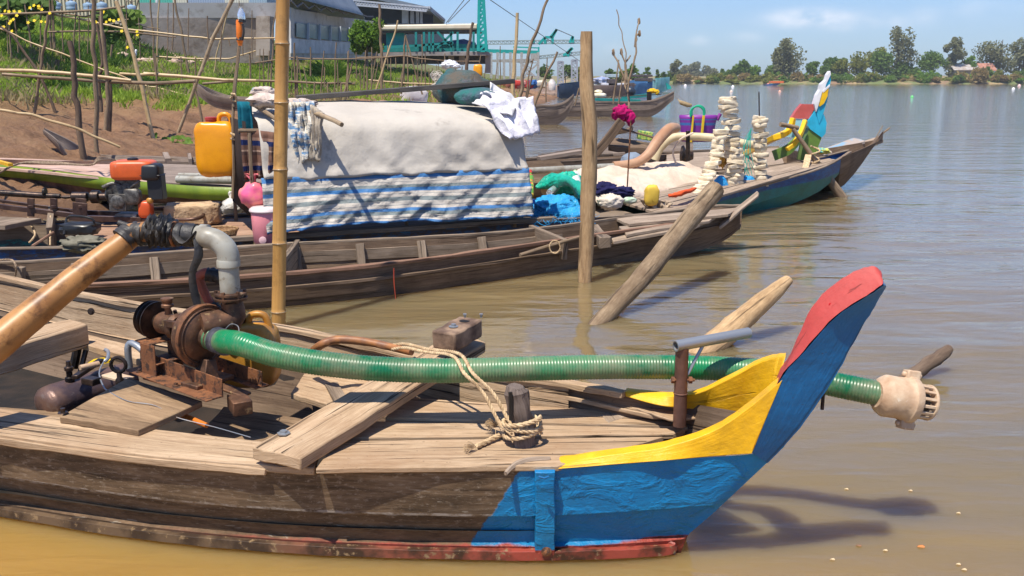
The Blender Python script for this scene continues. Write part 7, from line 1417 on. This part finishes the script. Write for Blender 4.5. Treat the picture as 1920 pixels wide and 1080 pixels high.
# window shed
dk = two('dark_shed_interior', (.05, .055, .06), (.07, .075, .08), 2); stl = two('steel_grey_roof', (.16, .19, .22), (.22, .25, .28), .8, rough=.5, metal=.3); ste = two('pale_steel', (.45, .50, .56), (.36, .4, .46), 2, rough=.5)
t = thing('window_shed', 'concrete shed with a row of dark windows and a sagging truss roof', 'shed', (PY(620, 100, 58).x, 58, 3))
def wy(px): return 50+(px-545)/155*24
pw_ = PY(545, 16, 50); dw_ = PY(702, 40, 74)-pw_; nw_ = V((dw_.y, -dw_.x, 0)).normalized()
def WP(px, py, o=0): return PP(px, py, pw_+nw_*o, nw_)
m = MB(); m.plank([WP(545, 16), WP(702, 40), WP(702, 112), WP(545, 112)], .3, 5, 0, down=V((-1, 0, 0))); m.build('wall', concl, t)
m = MB(); m.plank([PY(524, 10, 50), PY(546, 14, 50), PY(546, 104, 50), PY(524, 104, 50)], .6, 3, 0, down=V((0, 1, 0))); m.build('corner_column', concl, t)
m = MB(); e = V((.06, 0, 0)); m.plank([WP(546, 72, .06), WP(702, 82, .06), WP(702, 101, .06), WP(546, 100, .06)], .05, 5, 0, down=V((-1, 0, 0))); m.build('white_band', two('whitewash', (.55, .57, .6), (.4, .42, .44), 1.5), t)
for k in range(6):
    x0 = 556+k*24-k*k*.8; x1 = 556+(k+1)*24-(k+1)**2*.8-2.4
    def yy(x, a_, b_): return a_+(b_-a_)*(x-545)/155
    m = MB(); e = V((.12, 0, 0)); m.plank([WP(x0, yy(x0, 42, 57), .1), WP(x1, yy(x1, 42, 57), .1), WP(x1, yy(x1, 71, 81), .1), WP(x0, yy(x0, 68, 81), .1)], .04, 3, 0, down=V((-1, 0, 0))); wi = m.build('window', two('dusty_window_glass', (.10, .15, .16), (.15, .2, .2), 1, rough=.3) if k == 0 else bpy.data.materials['dusty_window_glass'], t)
    m = MB(); m.beam(WP(x1+1, yy(x1, 40, 56), .16), WP(x1+1, yy(x1, 72, 82), .16), .12, .1); m.build('frame', ste, wi)
m = MB(); m.plank([PY(520, -30, 48), PY(680, 25, 62), PY(684, 34, 66), PY(540, 18, 52)], .1, 6, .0); m.plank([PY(500, -60, 47), PY(560, -6, 50), PY(680, 26, 62), PY(640, -30, 62)], .1, 6, .0); m.build('roof', stl, t)
m = MB()
for k in range(7): a_ = PY(545+k*22, 1+k*4.3, 49+k*2.2); b_ = PY(556+k*22, 13+k*3, 50+k*2.2); m.beam(a_, b_, .08, .08); c_ = PY(567+k*22, 5+k*4.3, 51+k*2.2); m.beam(b_, c_, .08, .08)
m.build('roof_truss', two('truss_brown', (.13, .13, .14), (.2, .18, .17)), t)
# big open hall
t = thing('steel_hall', 'large open hall with dark grey roof and white lattice truss edge', 'hall', (PY(700, 100, 85).x, 85, 3))
m = MB(); m.plank([PY(560, -40, 78), PY(808, 14, 78), PY(834, 38, 92), PY(600, 38, 96)], .3, 6, 0); m.face([PY(600, -20, 80), PY(806, 17, 79), PY(833, 42, 92), PY(690, 44, 96), PY(600, 40, 96)]); m.build('roof', stl, t, False)
m = MB()
P0, P1 = PY(612, -4, 77.6), PY(804, 14, 77.6); Q0, Q1 = PY(612, 5, 77.6), PY(800, 21, 77.6)
m.beam(P0, P1, .14, .12); m.beam(Q0, Q1, .14, .12); NB = 34
for k in range(NB): m.beam(P0.lerp(P1, k/NB), Q0.lerp(Q1, (k+.5)/NB), .08, .08); m.beam(Q0.lerp(Q1, (k+.5)/NB), P0.lerp(P1, (k+1)/NB), .08, .08)
m.beam(PY(804, 14, 77.6), PY(833, 38, 90), .2, .2); m.build('edge_truss', two('truss_white', (.42, .45, .5), (.34, .37, .42)), t)
m = MB()
for px, y0, w_ in ((619, 12, .2), (760, 44, .5), (773, 44, .3), (783, 44, .25), (790, 44, .2)):
    m = MB(); a_, b_ = PY(px, -4 if px < 700 else 18, 80+.3*(px > 765)), PY(px, y0, 80+.3*(px > 765)); m.beam(a_, b_, w_, w_); m.build('column', ste, t)
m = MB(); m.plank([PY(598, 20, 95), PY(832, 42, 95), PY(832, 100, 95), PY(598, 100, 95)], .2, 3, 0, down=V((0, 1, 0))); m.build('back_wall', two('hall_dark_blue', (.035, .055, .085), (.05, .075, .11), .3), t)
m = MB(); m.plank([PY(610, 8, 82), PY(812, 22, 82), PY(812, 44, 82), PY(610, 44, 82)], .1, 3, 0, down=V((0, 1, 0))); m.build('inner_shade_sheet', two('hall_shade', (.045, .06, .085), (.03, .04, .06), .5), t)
# conveyor gallery and teal works
teal = two('teal_painted_steel', (.005, .30, .27), (.01, .36, .33), 1.5, rough=.5); teald = two('dark_teal_steel', (.004, .17, .16), (.006, .22, .21), 1.5)
YC = 72; t = thing('loading_works', 'teal steel conveyor works with long cream gallery roof on a concrete deck', 'industrial plant', (PY(800, 110, YC).x, YC, 2.5))
m = MB(); m.plank([PY(706, 47, YC), PY(896, 44, YC), PY(896, 55, YC), PY(706, 57, YC)], 3.5, 4, 0, down=V((0, 1, 0))); m.build('gallery_roof', two('cream_gallery', (.72, .64, .48), (.62, .54, .4), 1), t, bevel=.1)
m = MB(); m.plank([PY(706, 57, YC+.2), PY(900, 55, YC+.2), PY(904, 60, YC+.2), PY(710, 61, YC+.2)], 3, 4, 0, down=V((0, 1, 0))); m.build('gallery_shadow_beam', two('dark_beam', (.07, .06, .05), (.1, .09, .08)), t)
m = MB(); m.plank([PY(688, 98, YC), PY(916, 97, YC), PY(916, 104, YC), PY(688, 105, YC)], 8, 4, 0, down=V((0, 1, 0))); m.build('concrete_deck', two('deck_concrete', (.30, .27, .25), (.2, .18, .17), 1), t)
for px, w_ in ((915, 7), (782, 6), (846, 5), (866, 5), (700, 5)): m = MB(); a_, b_ = PY(px, 103, YC+1), PY(px, 137 if px > 900 else 122, YC+1); m.beam(a_, b_, w_/F*YC, .4); m.build('pillar', two('pillar_concrete', (.33, .3, .27), (.25, .22, .2), 1) if px == 915 else bpy.data.materials['pillar_concrete'], t)
m = MB(); m.plank([PY(724, 61, YC+.8), PY(757, 61, YC+.8), PY(757, 90, YC+.8), PY(724, 90, YC+.8)], 2, 3, 0, down=V((0, 1, 0))); m.build('teal_cabin', teal, t)
m = MB(); m.plank([PY(690, 87, YC+.4), PY(800, 82, YC+.4), PY(800, 96, YC+.4), PY(690, 98, YC+.4)], .3, 3, 0, down=V((0, 1, 0))); m.plank([PY(800, 80, YC+.5), PY(915, 84, YC+.5), PY(915, 96, YC+.5), PY(800, 97, YC+.5)], .3, 3, 0, down=V((0, 1, 0)))
for a_, b_ in (((700, 92), (850, 80)), ((850, 60), (820, 90)), ((820, 60), (850, 90)), ((805, 60), (805, 95)), ((812, 60), (812, 95)), ((858, 60), (858, 95)), ((795, 60), (795, 95)), ((780, 60), (780, 95)), ((846, 60), (846, 97)), ((896, 45), (896, 97)), ((888, 60), (888, 97))): m.beam(PY(*a_, YC), PY(*b_, YC), .16, .16)
m.build('teal_frames', teald, t)
m = MB(); m.plank([PY(812, 80, YC+2), PY(870, 73, YC+2), PY(892, 80, YC+2), PY(892, 88, YC+2), ], .3, 3, 0, down=V((0, 1, 0))); m.build('blue_sheet', plastic('blue_sheet_m', (.02, .12, .45)), t)
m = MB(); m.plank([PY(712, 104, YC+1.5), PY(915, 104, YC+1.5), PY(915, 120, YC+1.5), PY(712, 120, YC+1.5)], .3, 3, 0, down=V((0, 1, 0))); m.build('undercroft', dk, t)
def lattice(m, a0, a1, b0, b1, n_, w_=.12):
    m.beam(a0, a1, w_, w_); m.beam(b0, b1, w_, w_)
    for k in range(n_): m.beam(a0.lerp(a1, k/n_), b0.lerp(b1, (k+1)/n_), w_*.7, w_*.7); m.beam(b0.lerp(b1, k/n_), b0.lerp(b1, k/n_).lerp(a0.lerp(a1, k/n_), 1), w_*.6, w_*.6)
t = thing('lattice_mast', 'tall teal lattice mast with guy cables at the right end of the works', 'mast', (PY(905, 96, YC).x, YC, 2.5)); m = MB(); lattice(m, PY(897, 96, YC), PY(899, -30, YC), PY(912, 96, YC), PY(905, -30, YC), 10, .22); m.build('mast', teal, t)
m = MB(); m.tube([PY(900, -20, YC), PY(840, 42, YC)], .03, 4); m.tube([PY(905, -20, YC), PY(905, -10, YC), PY(1095, 120, 110)], .035, 4); m.tube([PY(893, -30, YC), PY(836, 44, YC)], .03, 4); m.build('guy_cable', two('cable_dark', (.12, .14, .16), (.1, .1, .12)), t)
YG = 120; t = thing('gantry_crane', 'teal and grey gantry crane with long lattice boom at the river', 'crane', (PY(1000, 170, YG).x, YG, 1))
m = MB(); lattice(m, PY(912, 77, YG), PY(1108, 75, YG), PY(912, 83, YG), PY(1108, 81, YG), 26, .14); m.build('upper_boom', two('grey_green_steel', (.3, .36, .36), (.22, .3, .3)), t)
m = MB(); lattice(m, PY(1012, 105, YG), PY(1108, 95, YG), PY(1012, 110, YG), PY(1108, 101, YG), 13, .14); m.build('lower_boom', two('grey_green_steel2', (.3, .36, .36), (.22, .3, .3)), t)
m = MB()
for a_, b_ in (((1010, 83), (1022, 70)), ((1022, 70), (1036, 70)), ((1036, 82), (1036, 70)), ((1022, 82), (1022, 70)), ((1032, 70), (1044, 55)), ((1036, 70), (1044, 55)), ((1068, 80), (1074, 68)), ((1074, 80), (1074, 68)), ((1062, 100), (1072, 90)), ((1064, 106), (1068, 98)), ((1000, 80), (1000, 70)), ((1056, 104), (1066, 98)), ((1066, 98), (1074, 90))): m.beam(PY(*a_, YG), PY(*b_, YG), .3, .3)
m.plank([PY(912, 92, YG+1), PY(1011, 95, YG+1), PY(1011, 101, YG+1), PY(912, 99, YG+1)], .3, 3, 0, down=V((0, 1, 0))); m.beam(PY(1010, 88, YG), PY(1010, 110, YG), .2, .2); m.beam(PY(962, 88, YG), PY(1011, 90, YG), .15, .15); m.build('boom_heads', teal, t)
m = MB(); m.plank([PY(912, 112, YG+1), PY(1000, 110, YG+1), PY(1000, 118, YG+1), PY(912, 116, YG+1)], .3, 3, 0, down=V((0, 1, 0))); m.plank([PY(995, 100, YG), PY(1011, 100, YG), PY(1011, 114, YG), PY(995, 114, YG)], 1, 3, 0, down=V((0, 1, 0)))
for px in (921, 933, 945, 957, 966, 978, 1009): m.beam(PY(px, 98, YG), PY(px, 160, YG), .25 if px < 1000 else .6, .3)
lattice(m, PY(975, 118, YG), PY(1010, 150, YG), PY(1010, 118, YG), PY(975, 150, YG), 3, .2); m.build('support_frame', two('grey_support', (.38, .38, .36), (.28, .28, .26)), t)
m = MB(); m.tube([PY(1044, 55, YG), PY(1074, 68, YG)], .05, 4); m.build('stay_cable', bpy.data.materials['cable_dark'], t)
for px, lb in ((1051, 'left of the pair of grey lattice towers by the river'), (1077, 'right of the pair of grey lattice towers by the river')):
    t = thing('lattice_tower', lb, 'tower', (PY(px, 155, YG).x, YG, .5)); m = MB(); y0 = 115 if px < 1060 else 112; m.plank([PY(px-5, y0, YG), PY(px+5, y0, YG), PY(px+5, y0+5, YG), PY(px-5, y0+5, YG)], .5, 2, 0, down=V((0, 1, 0))); lattice(m, PY(px-5, y0, YG), PY(px-5, 158, YG), PY(px+5, y0, YG), PY(px+5, 158, YG), 6, .2); m.build('lattice', two('tower_grey', (.35, .38, .42), (.28, .3, .34)) if px < 1060 else bpy.data.materials['tower_grey'], t)
m = MB(); m.plank([PY(994, 163, 95), PY(1054, 163, 95), PY(1054, 176, 95), PY(994, 176, 95)], 4, 3, 0, down=V((0, 1, 0))); m.plank([PY(996, 174, 92), PY(1090, 176, 92), PY(1090, 181, 92), PY(996, 181, 92)], 5, 3, 0, down=V((0, 1, 0))); tag(m.build('brick_quay', two('pinkish_brick_quay', (.42, .32, .26), (.3, .22, .17), 1.5)), 'low pinkish brick quay under the gantry crane', 'quay')
m = MB(); m.lathe(PY(1035, 157, 60)+V((0, 0, -.4)), up, [(.2, 0), (.22, .05), (.22, .5), (.12, .62), (.12, .68)], 14); tag(m.build('white_drum', plastic('white_drum_m', (.72, .66, .62))), 'white plastic drum on a stake before the lattice towers', 'drum')
random.seed(91)
for k, (px, lb, c) in enumerate([(968, 'red', (.5, .05, .04)), (992, 'dark red', (.35, .04, .04)), (1015, 'cream', (.6, .55, .45)), (1000, 'blue', (.05, .15, .4)), (976, 'pinkish', (.5, .25, .22)), (948, 'rusty red', (.35, .12, .08))]):
    m = MB(); m.blob(PY(px, 158, 85), (.5, .4, .35), .3, 2, k, 12, 8, 0, .7); tag(m.build('cargo_heap', cloth('cargo_%d' % k, c)), lb+' covered cargo heap on the quay below the gantry crane', 'cargo')
random.seed(101)
for px, py, c_, lb_ in ((1727, 1025, 'o', 'orange leaf floating at the lower right, the brightest of the specks'), (1797, 1058, 'c', 'larger cream scrap floating at the bottom right'), (1808, 1068, 'c', 'tiny cream scrap just right of the larger one'), (1610, 1023, 'd', 'dark twig scrap below the prow shadow'), (1561, 1049, 'c', 'tiny pale speck at the bottom below the prow shadow'), (1587, 917, 'c', 'pale speck just above the prow shadow'), (1707, 920, 'c', 'pale speck above the strainer shadow'), (1797, 962, 'c', 'pale speck right of the strainer shadow'), (1660, 1032, 'c', 'faint pale speck between the dark twig and the orange leaf')):
    p = PZ(px, py, .003); m = MB(); s_ = {'o': .011, 'c': .007, 'd': .009}[c_]; m.face([p+V((cos(k*pi/3)*s_*1.4, sin(k*pi/3)*s_, .002*sin(k*2))) for k in range(6)])
    nm_ = {'o': 'orange_leaf_skin', 'c': 'cream_scrap', 'd': 'dark_scrap'}[c_]
    tag(m.build('floating_scrap', bpy.data.materials.get(nm_) or two(nm_, {'o': (.7, .2, .04), 'c': (.7, .58, .35), 'd': (.1, .06, .04)}[c_], (.4, .2, .08)), smooth=False, solid=.002), lb_, 'floating debris')
# mid-distance canoes and barges
def canoe(label, near, dz, beam_, mat, name='canoe', zk=0):
    t_ = thing(name, label, 'boat', (sum(p.x for p in near)/len(near), near[0].y, 0)); f_ = [p+V((0, beam_*k, .02)) for p, k in zip(near, [.1]+[1]*(len(near)-2)+[.05])]; m = MB(); hull_loft(m, near, f_, dz, fl=.12, th=.04, n=4); m.build('hull', M[mat], t_, ang=30)
    m = MB(); m.plank([near[1]-V((0, 0, .12)), near[-2]-V((0, 0, .12)), f_[-2]-V((0, 0, .12)), f_[1]-V((0, 0, .12))], .03, 5, .003); m.build('floor_boards', M['canoe'], t_); m = MB(); rail(m, near, .06, .05); m.build('gunwale', M['canoe'], t_); return t_
YN = 46; canoe('long grey canoe with high pointed prow and yellow cloth, right of the thick post', [PY(1040, 196, YN), PY(1070, 192, YN), PY(1130, 191, YN), PY(1200, 191, YN), PY(1232, 187, YN), PY(1264, 172, YN)], [-.1, -.1, -.1, -.1, .1, .8], 1.0, 'canoe')
canoe('shorter grey canoe with upturned prow left of the thick post', [PY(985, 200, 38), PY(1010, 198, 38), PY(1040, 198, 38), PY(1060, 192, 38), PY(1076, 177, 38)], [-.1, -.1, -.05, .2, .8], .9, 'canoe')
m = MB(); m.blob(PY(1222, 171, YN+.5), (.24, .2, .12), .25, 2, 3, 16, 10); m.blob(PY(1232, 173, YN+.4), (.1, .1, .12), .3, 2, 4); tag(m.build('yellow_cloth', cloth('yellow_cloth_m', (.70, .42, .02))), 'yellow cloth over the engine of the long grey canoe', 'cloth')
lt2 = thing('canoe_engine', 'small outboard engine with long boom under the yellow cloth', 'engine', PY(1218, 184, YN+.4)); m = MB(); m.beam(PY(1217, 188, YN+.4), PY(1217, 172, YN+.4), .16, .2); m.tube([PY(1120, 183, YN+.4), PY(1240, 177, YN+.4)], .02, 6); m.build('shaft', M['iron'], lt2)
m = MB(); m.blob(PY(1182, 172, YN+3), (.26, .2, .26), .1, 2, 3); tag(m.build('outboard_motor', plastic('navy_outboard', (.03, .04, .06))), 'dark outboard motor behind the bare forked branch', 'engine')
m = MB(); m.blob(PY(1125, 179, YN+2), (.32, .2, .12), .1, 2, 3, 14, 8, 0, .6); m.blob(PY(1122, 172, YN+2.3), (.2, .15, .1), .2, 2, 5); tag(m.build('pale_bundle', cloth('pale_yellow_bundle', (.7, .62, .35), (.75, .7, .65), 3)), 'pale yellow bundle on the canoe just right of the thick post', 'bundle')
m = MB(); m.beam(PY(1112, 186, YN+1), PY(1200, 189, YN+1), .5, .12); m.beam(PY(1165, 184, YN+3), PY(1215, 178, YN+3), .3, .15); tag(m.build('green_plank', teald), 'dark green boat edge behind the long grey canoe', 'boat')
pf = thing('hanging_paddle', 'straw paddle blade hanging from a line off the canoe prow', 'paddle', PY(1280, 190, YN)); m = MB(); g = [[PY(1270+dx, 184+dy, YN) for dx, dy in ((0, 0), (3, 3))], [PY(1275+dx, 192+dy, YN) for dx, dy in ((0, 4), (8, -2))], [PY(1288+dx, 196+dy, YN) for dx, dy in ((0, 5), (9, -1))], [PY(1294, 201, YN), PY(1298, 199, YN)]]; m.grid(g); m.build('blade', two('straw_blade', (.4, .3, .16), (.3, .2, .1)), pf, solid=.03)
m = MB(); m.tube([PY(1262, 176, YN), PY(1272, 187, YN)], .012, 4); m.tube([PY(1264, 174, YN), PY(1286, 190, YN)], .008, 4); m.build('line', M['ropeg'], pf)
def barge(label, x0, x1, ytop, ywl, Y, mat, parts, name='barge'):
    t_ = thing(name, label, 'boat', ((PY(x0, ywl, Y).x+PY(x1, ywl, Y).x)/2, Y, 0)); m = MB(); a_, b_ = PY(x0, ytop, Y), PY(x1, ytop, Y); zt = a_.z; bm_ = 3.2
    near = [V((a_.x, Y, zt)), V((a_.x+1, Y-.3, zt)), V((b_.x-2, Y-.3, zt)), V((b_.x, Y+1, zt+.25))]; far_ = [V((a_.x, Y+bm_, zt)), V((a_.x+1, Y+bm_+.3, zt)), V((b_.x-2, Y+bm_+.3, zt)), V((b_.x, Y+1.6, zt+.25))]
    hull_loft(m, near, far_, [-.3, -.3, -.3, .3], fl=.05, th=.1, n=3); m.build('hull', mat, t_, ang=30)
    m = MB(); m.plank([near[0]-V((0, 0, .05)), near[2]-V((0, 0, .05)), far_[2]-V((0, 0, .05)), far_[0]-V((0, 0, .05))], .1, 2, 0); m.build('deck', M['canoe'], t_)
    for nm_, q0, q1, q2, q3, mt in parts: m = MB(); p0_, p1_ = PY(q0, q1, Y+.4), PY(q2, q3, Y+.4); m.plank([V((p0_.x, Y+.5, p0_.z)), V((p1_.x, Y+.5, p0_.z)), V((p1_.x, Y+2.6, p0_.z)), V((p0_.x, Y+2.6, p0_.z))], p0_.z-p1_.z, 3, 0); m.build(nm_, mt, t_, bevel=.03)
    return t_
navy = two('navy_barge_side', (.02, .045, .09), (.03, .06, .12), 1); brg = two('brown_barge_side', (.14, .1, .09), (.2, .15, .13), 1, bmp=.3); blu = two('blue_barge_side', (.05, .16, .34), (.08, .22, .42), 1.5); cya = two('cyan_barge_side', (.25, .48, .55), (.08, .3, .32), .6)
grf = two('barge_grey_roof', (.4, .5, .55), (.3, .4, .45)); drk = two('barge_dark', (.06, .05, .05), (.1, .08, .08)); whi = two('barge_white', (.65, .65, .68), (.5, .5, .55))
barge('dark navy steel barge just left of the thick post', 1053, 1090, 158, 175, 88, navy, [])
barge('long brown barge with grey-roofed wheelhouse right of the thick post', 1112, 1192, 160, 172, 100, brg, [('wheelhouse', 1141, 148, 1158, 160, drk), ('cabin_roof', 1138, 139, 1161, 145, grf), ('cargo', 1130, 156, 1180, 160, whi)])
barge('blue barge with dark open canopy', 1180, 1226, 157, 170, 108, blu, [('canopy', 1183, 140, 1224, 144, drk), ('cabin', 1190, 146, 1224, 153, drk), ('stores', 1184, 151, 1215, 157, blu)])
barge('pale cyan and teal barge at the right of the moored row', 1224, 1258, 148, 166, 125, cya, [])
m = MB(); m.plank([PY(1249, 155, 124), PY(1258, 162, 124), PY(1259, 167, 124), PY(1251, 167, 124)], .5, 2, 0, down=V((0, 1, 0))); tag(m.build('teal_rudder_board', teal), 'slanting teal board at the stern of the pale cyan barge', 'board')
m = MB(); m.blob(PY(1122, 152, 118), (1.2, 1, .4), .3, 2, 2); m.blob(PY(1132, 152, 118), (.8, 1, .5), .3, 2, 4); tag(m.build('cargo_heap', cloth('blue_cargo', (.12, .2, .4), (.45, .45, .5), 2)), 'blue and grey cargo heap on the barge behind the thick post', 'cargo')
t = barge('small blue boat with orange canopy far off left of the ornate prow', 1437, 1465, 157.5, 160.5, 240, plastic('far_blue_hull', (.03, .15, .4)), [('canopy', 1446, 152, 1470, 156, plastic('far_orange', (.75, .16, .04)))])

# ---------------------------------------------------------------- air
m = MB(); m.beam(V((0, -1560, 44)), V((0, 1560, 44)), 3160, 92)
hz = bpy.data.materials.new('pale_river_haze'); hz.use_nodes = True; nt_ = hz.node_tree; nt_.nodes.remove(nt_.nodes['Principled BSDF']); pv = nt_.nodes.new('ShaderNodeVolumePrincipled'); pv.inputs['Density'].default_value = .0003; pv.inputs['Color'].default_value = (.82, .90, 1, 1); nt_.links.new(pv.outputs[0], nt_.nodes['Material Output'].inputs['Volume'])
tag(m.build('haze', hz, smooth=False, origin=(0, 0, -2)), 'thin pale haze over the river', None, kind='stuff')
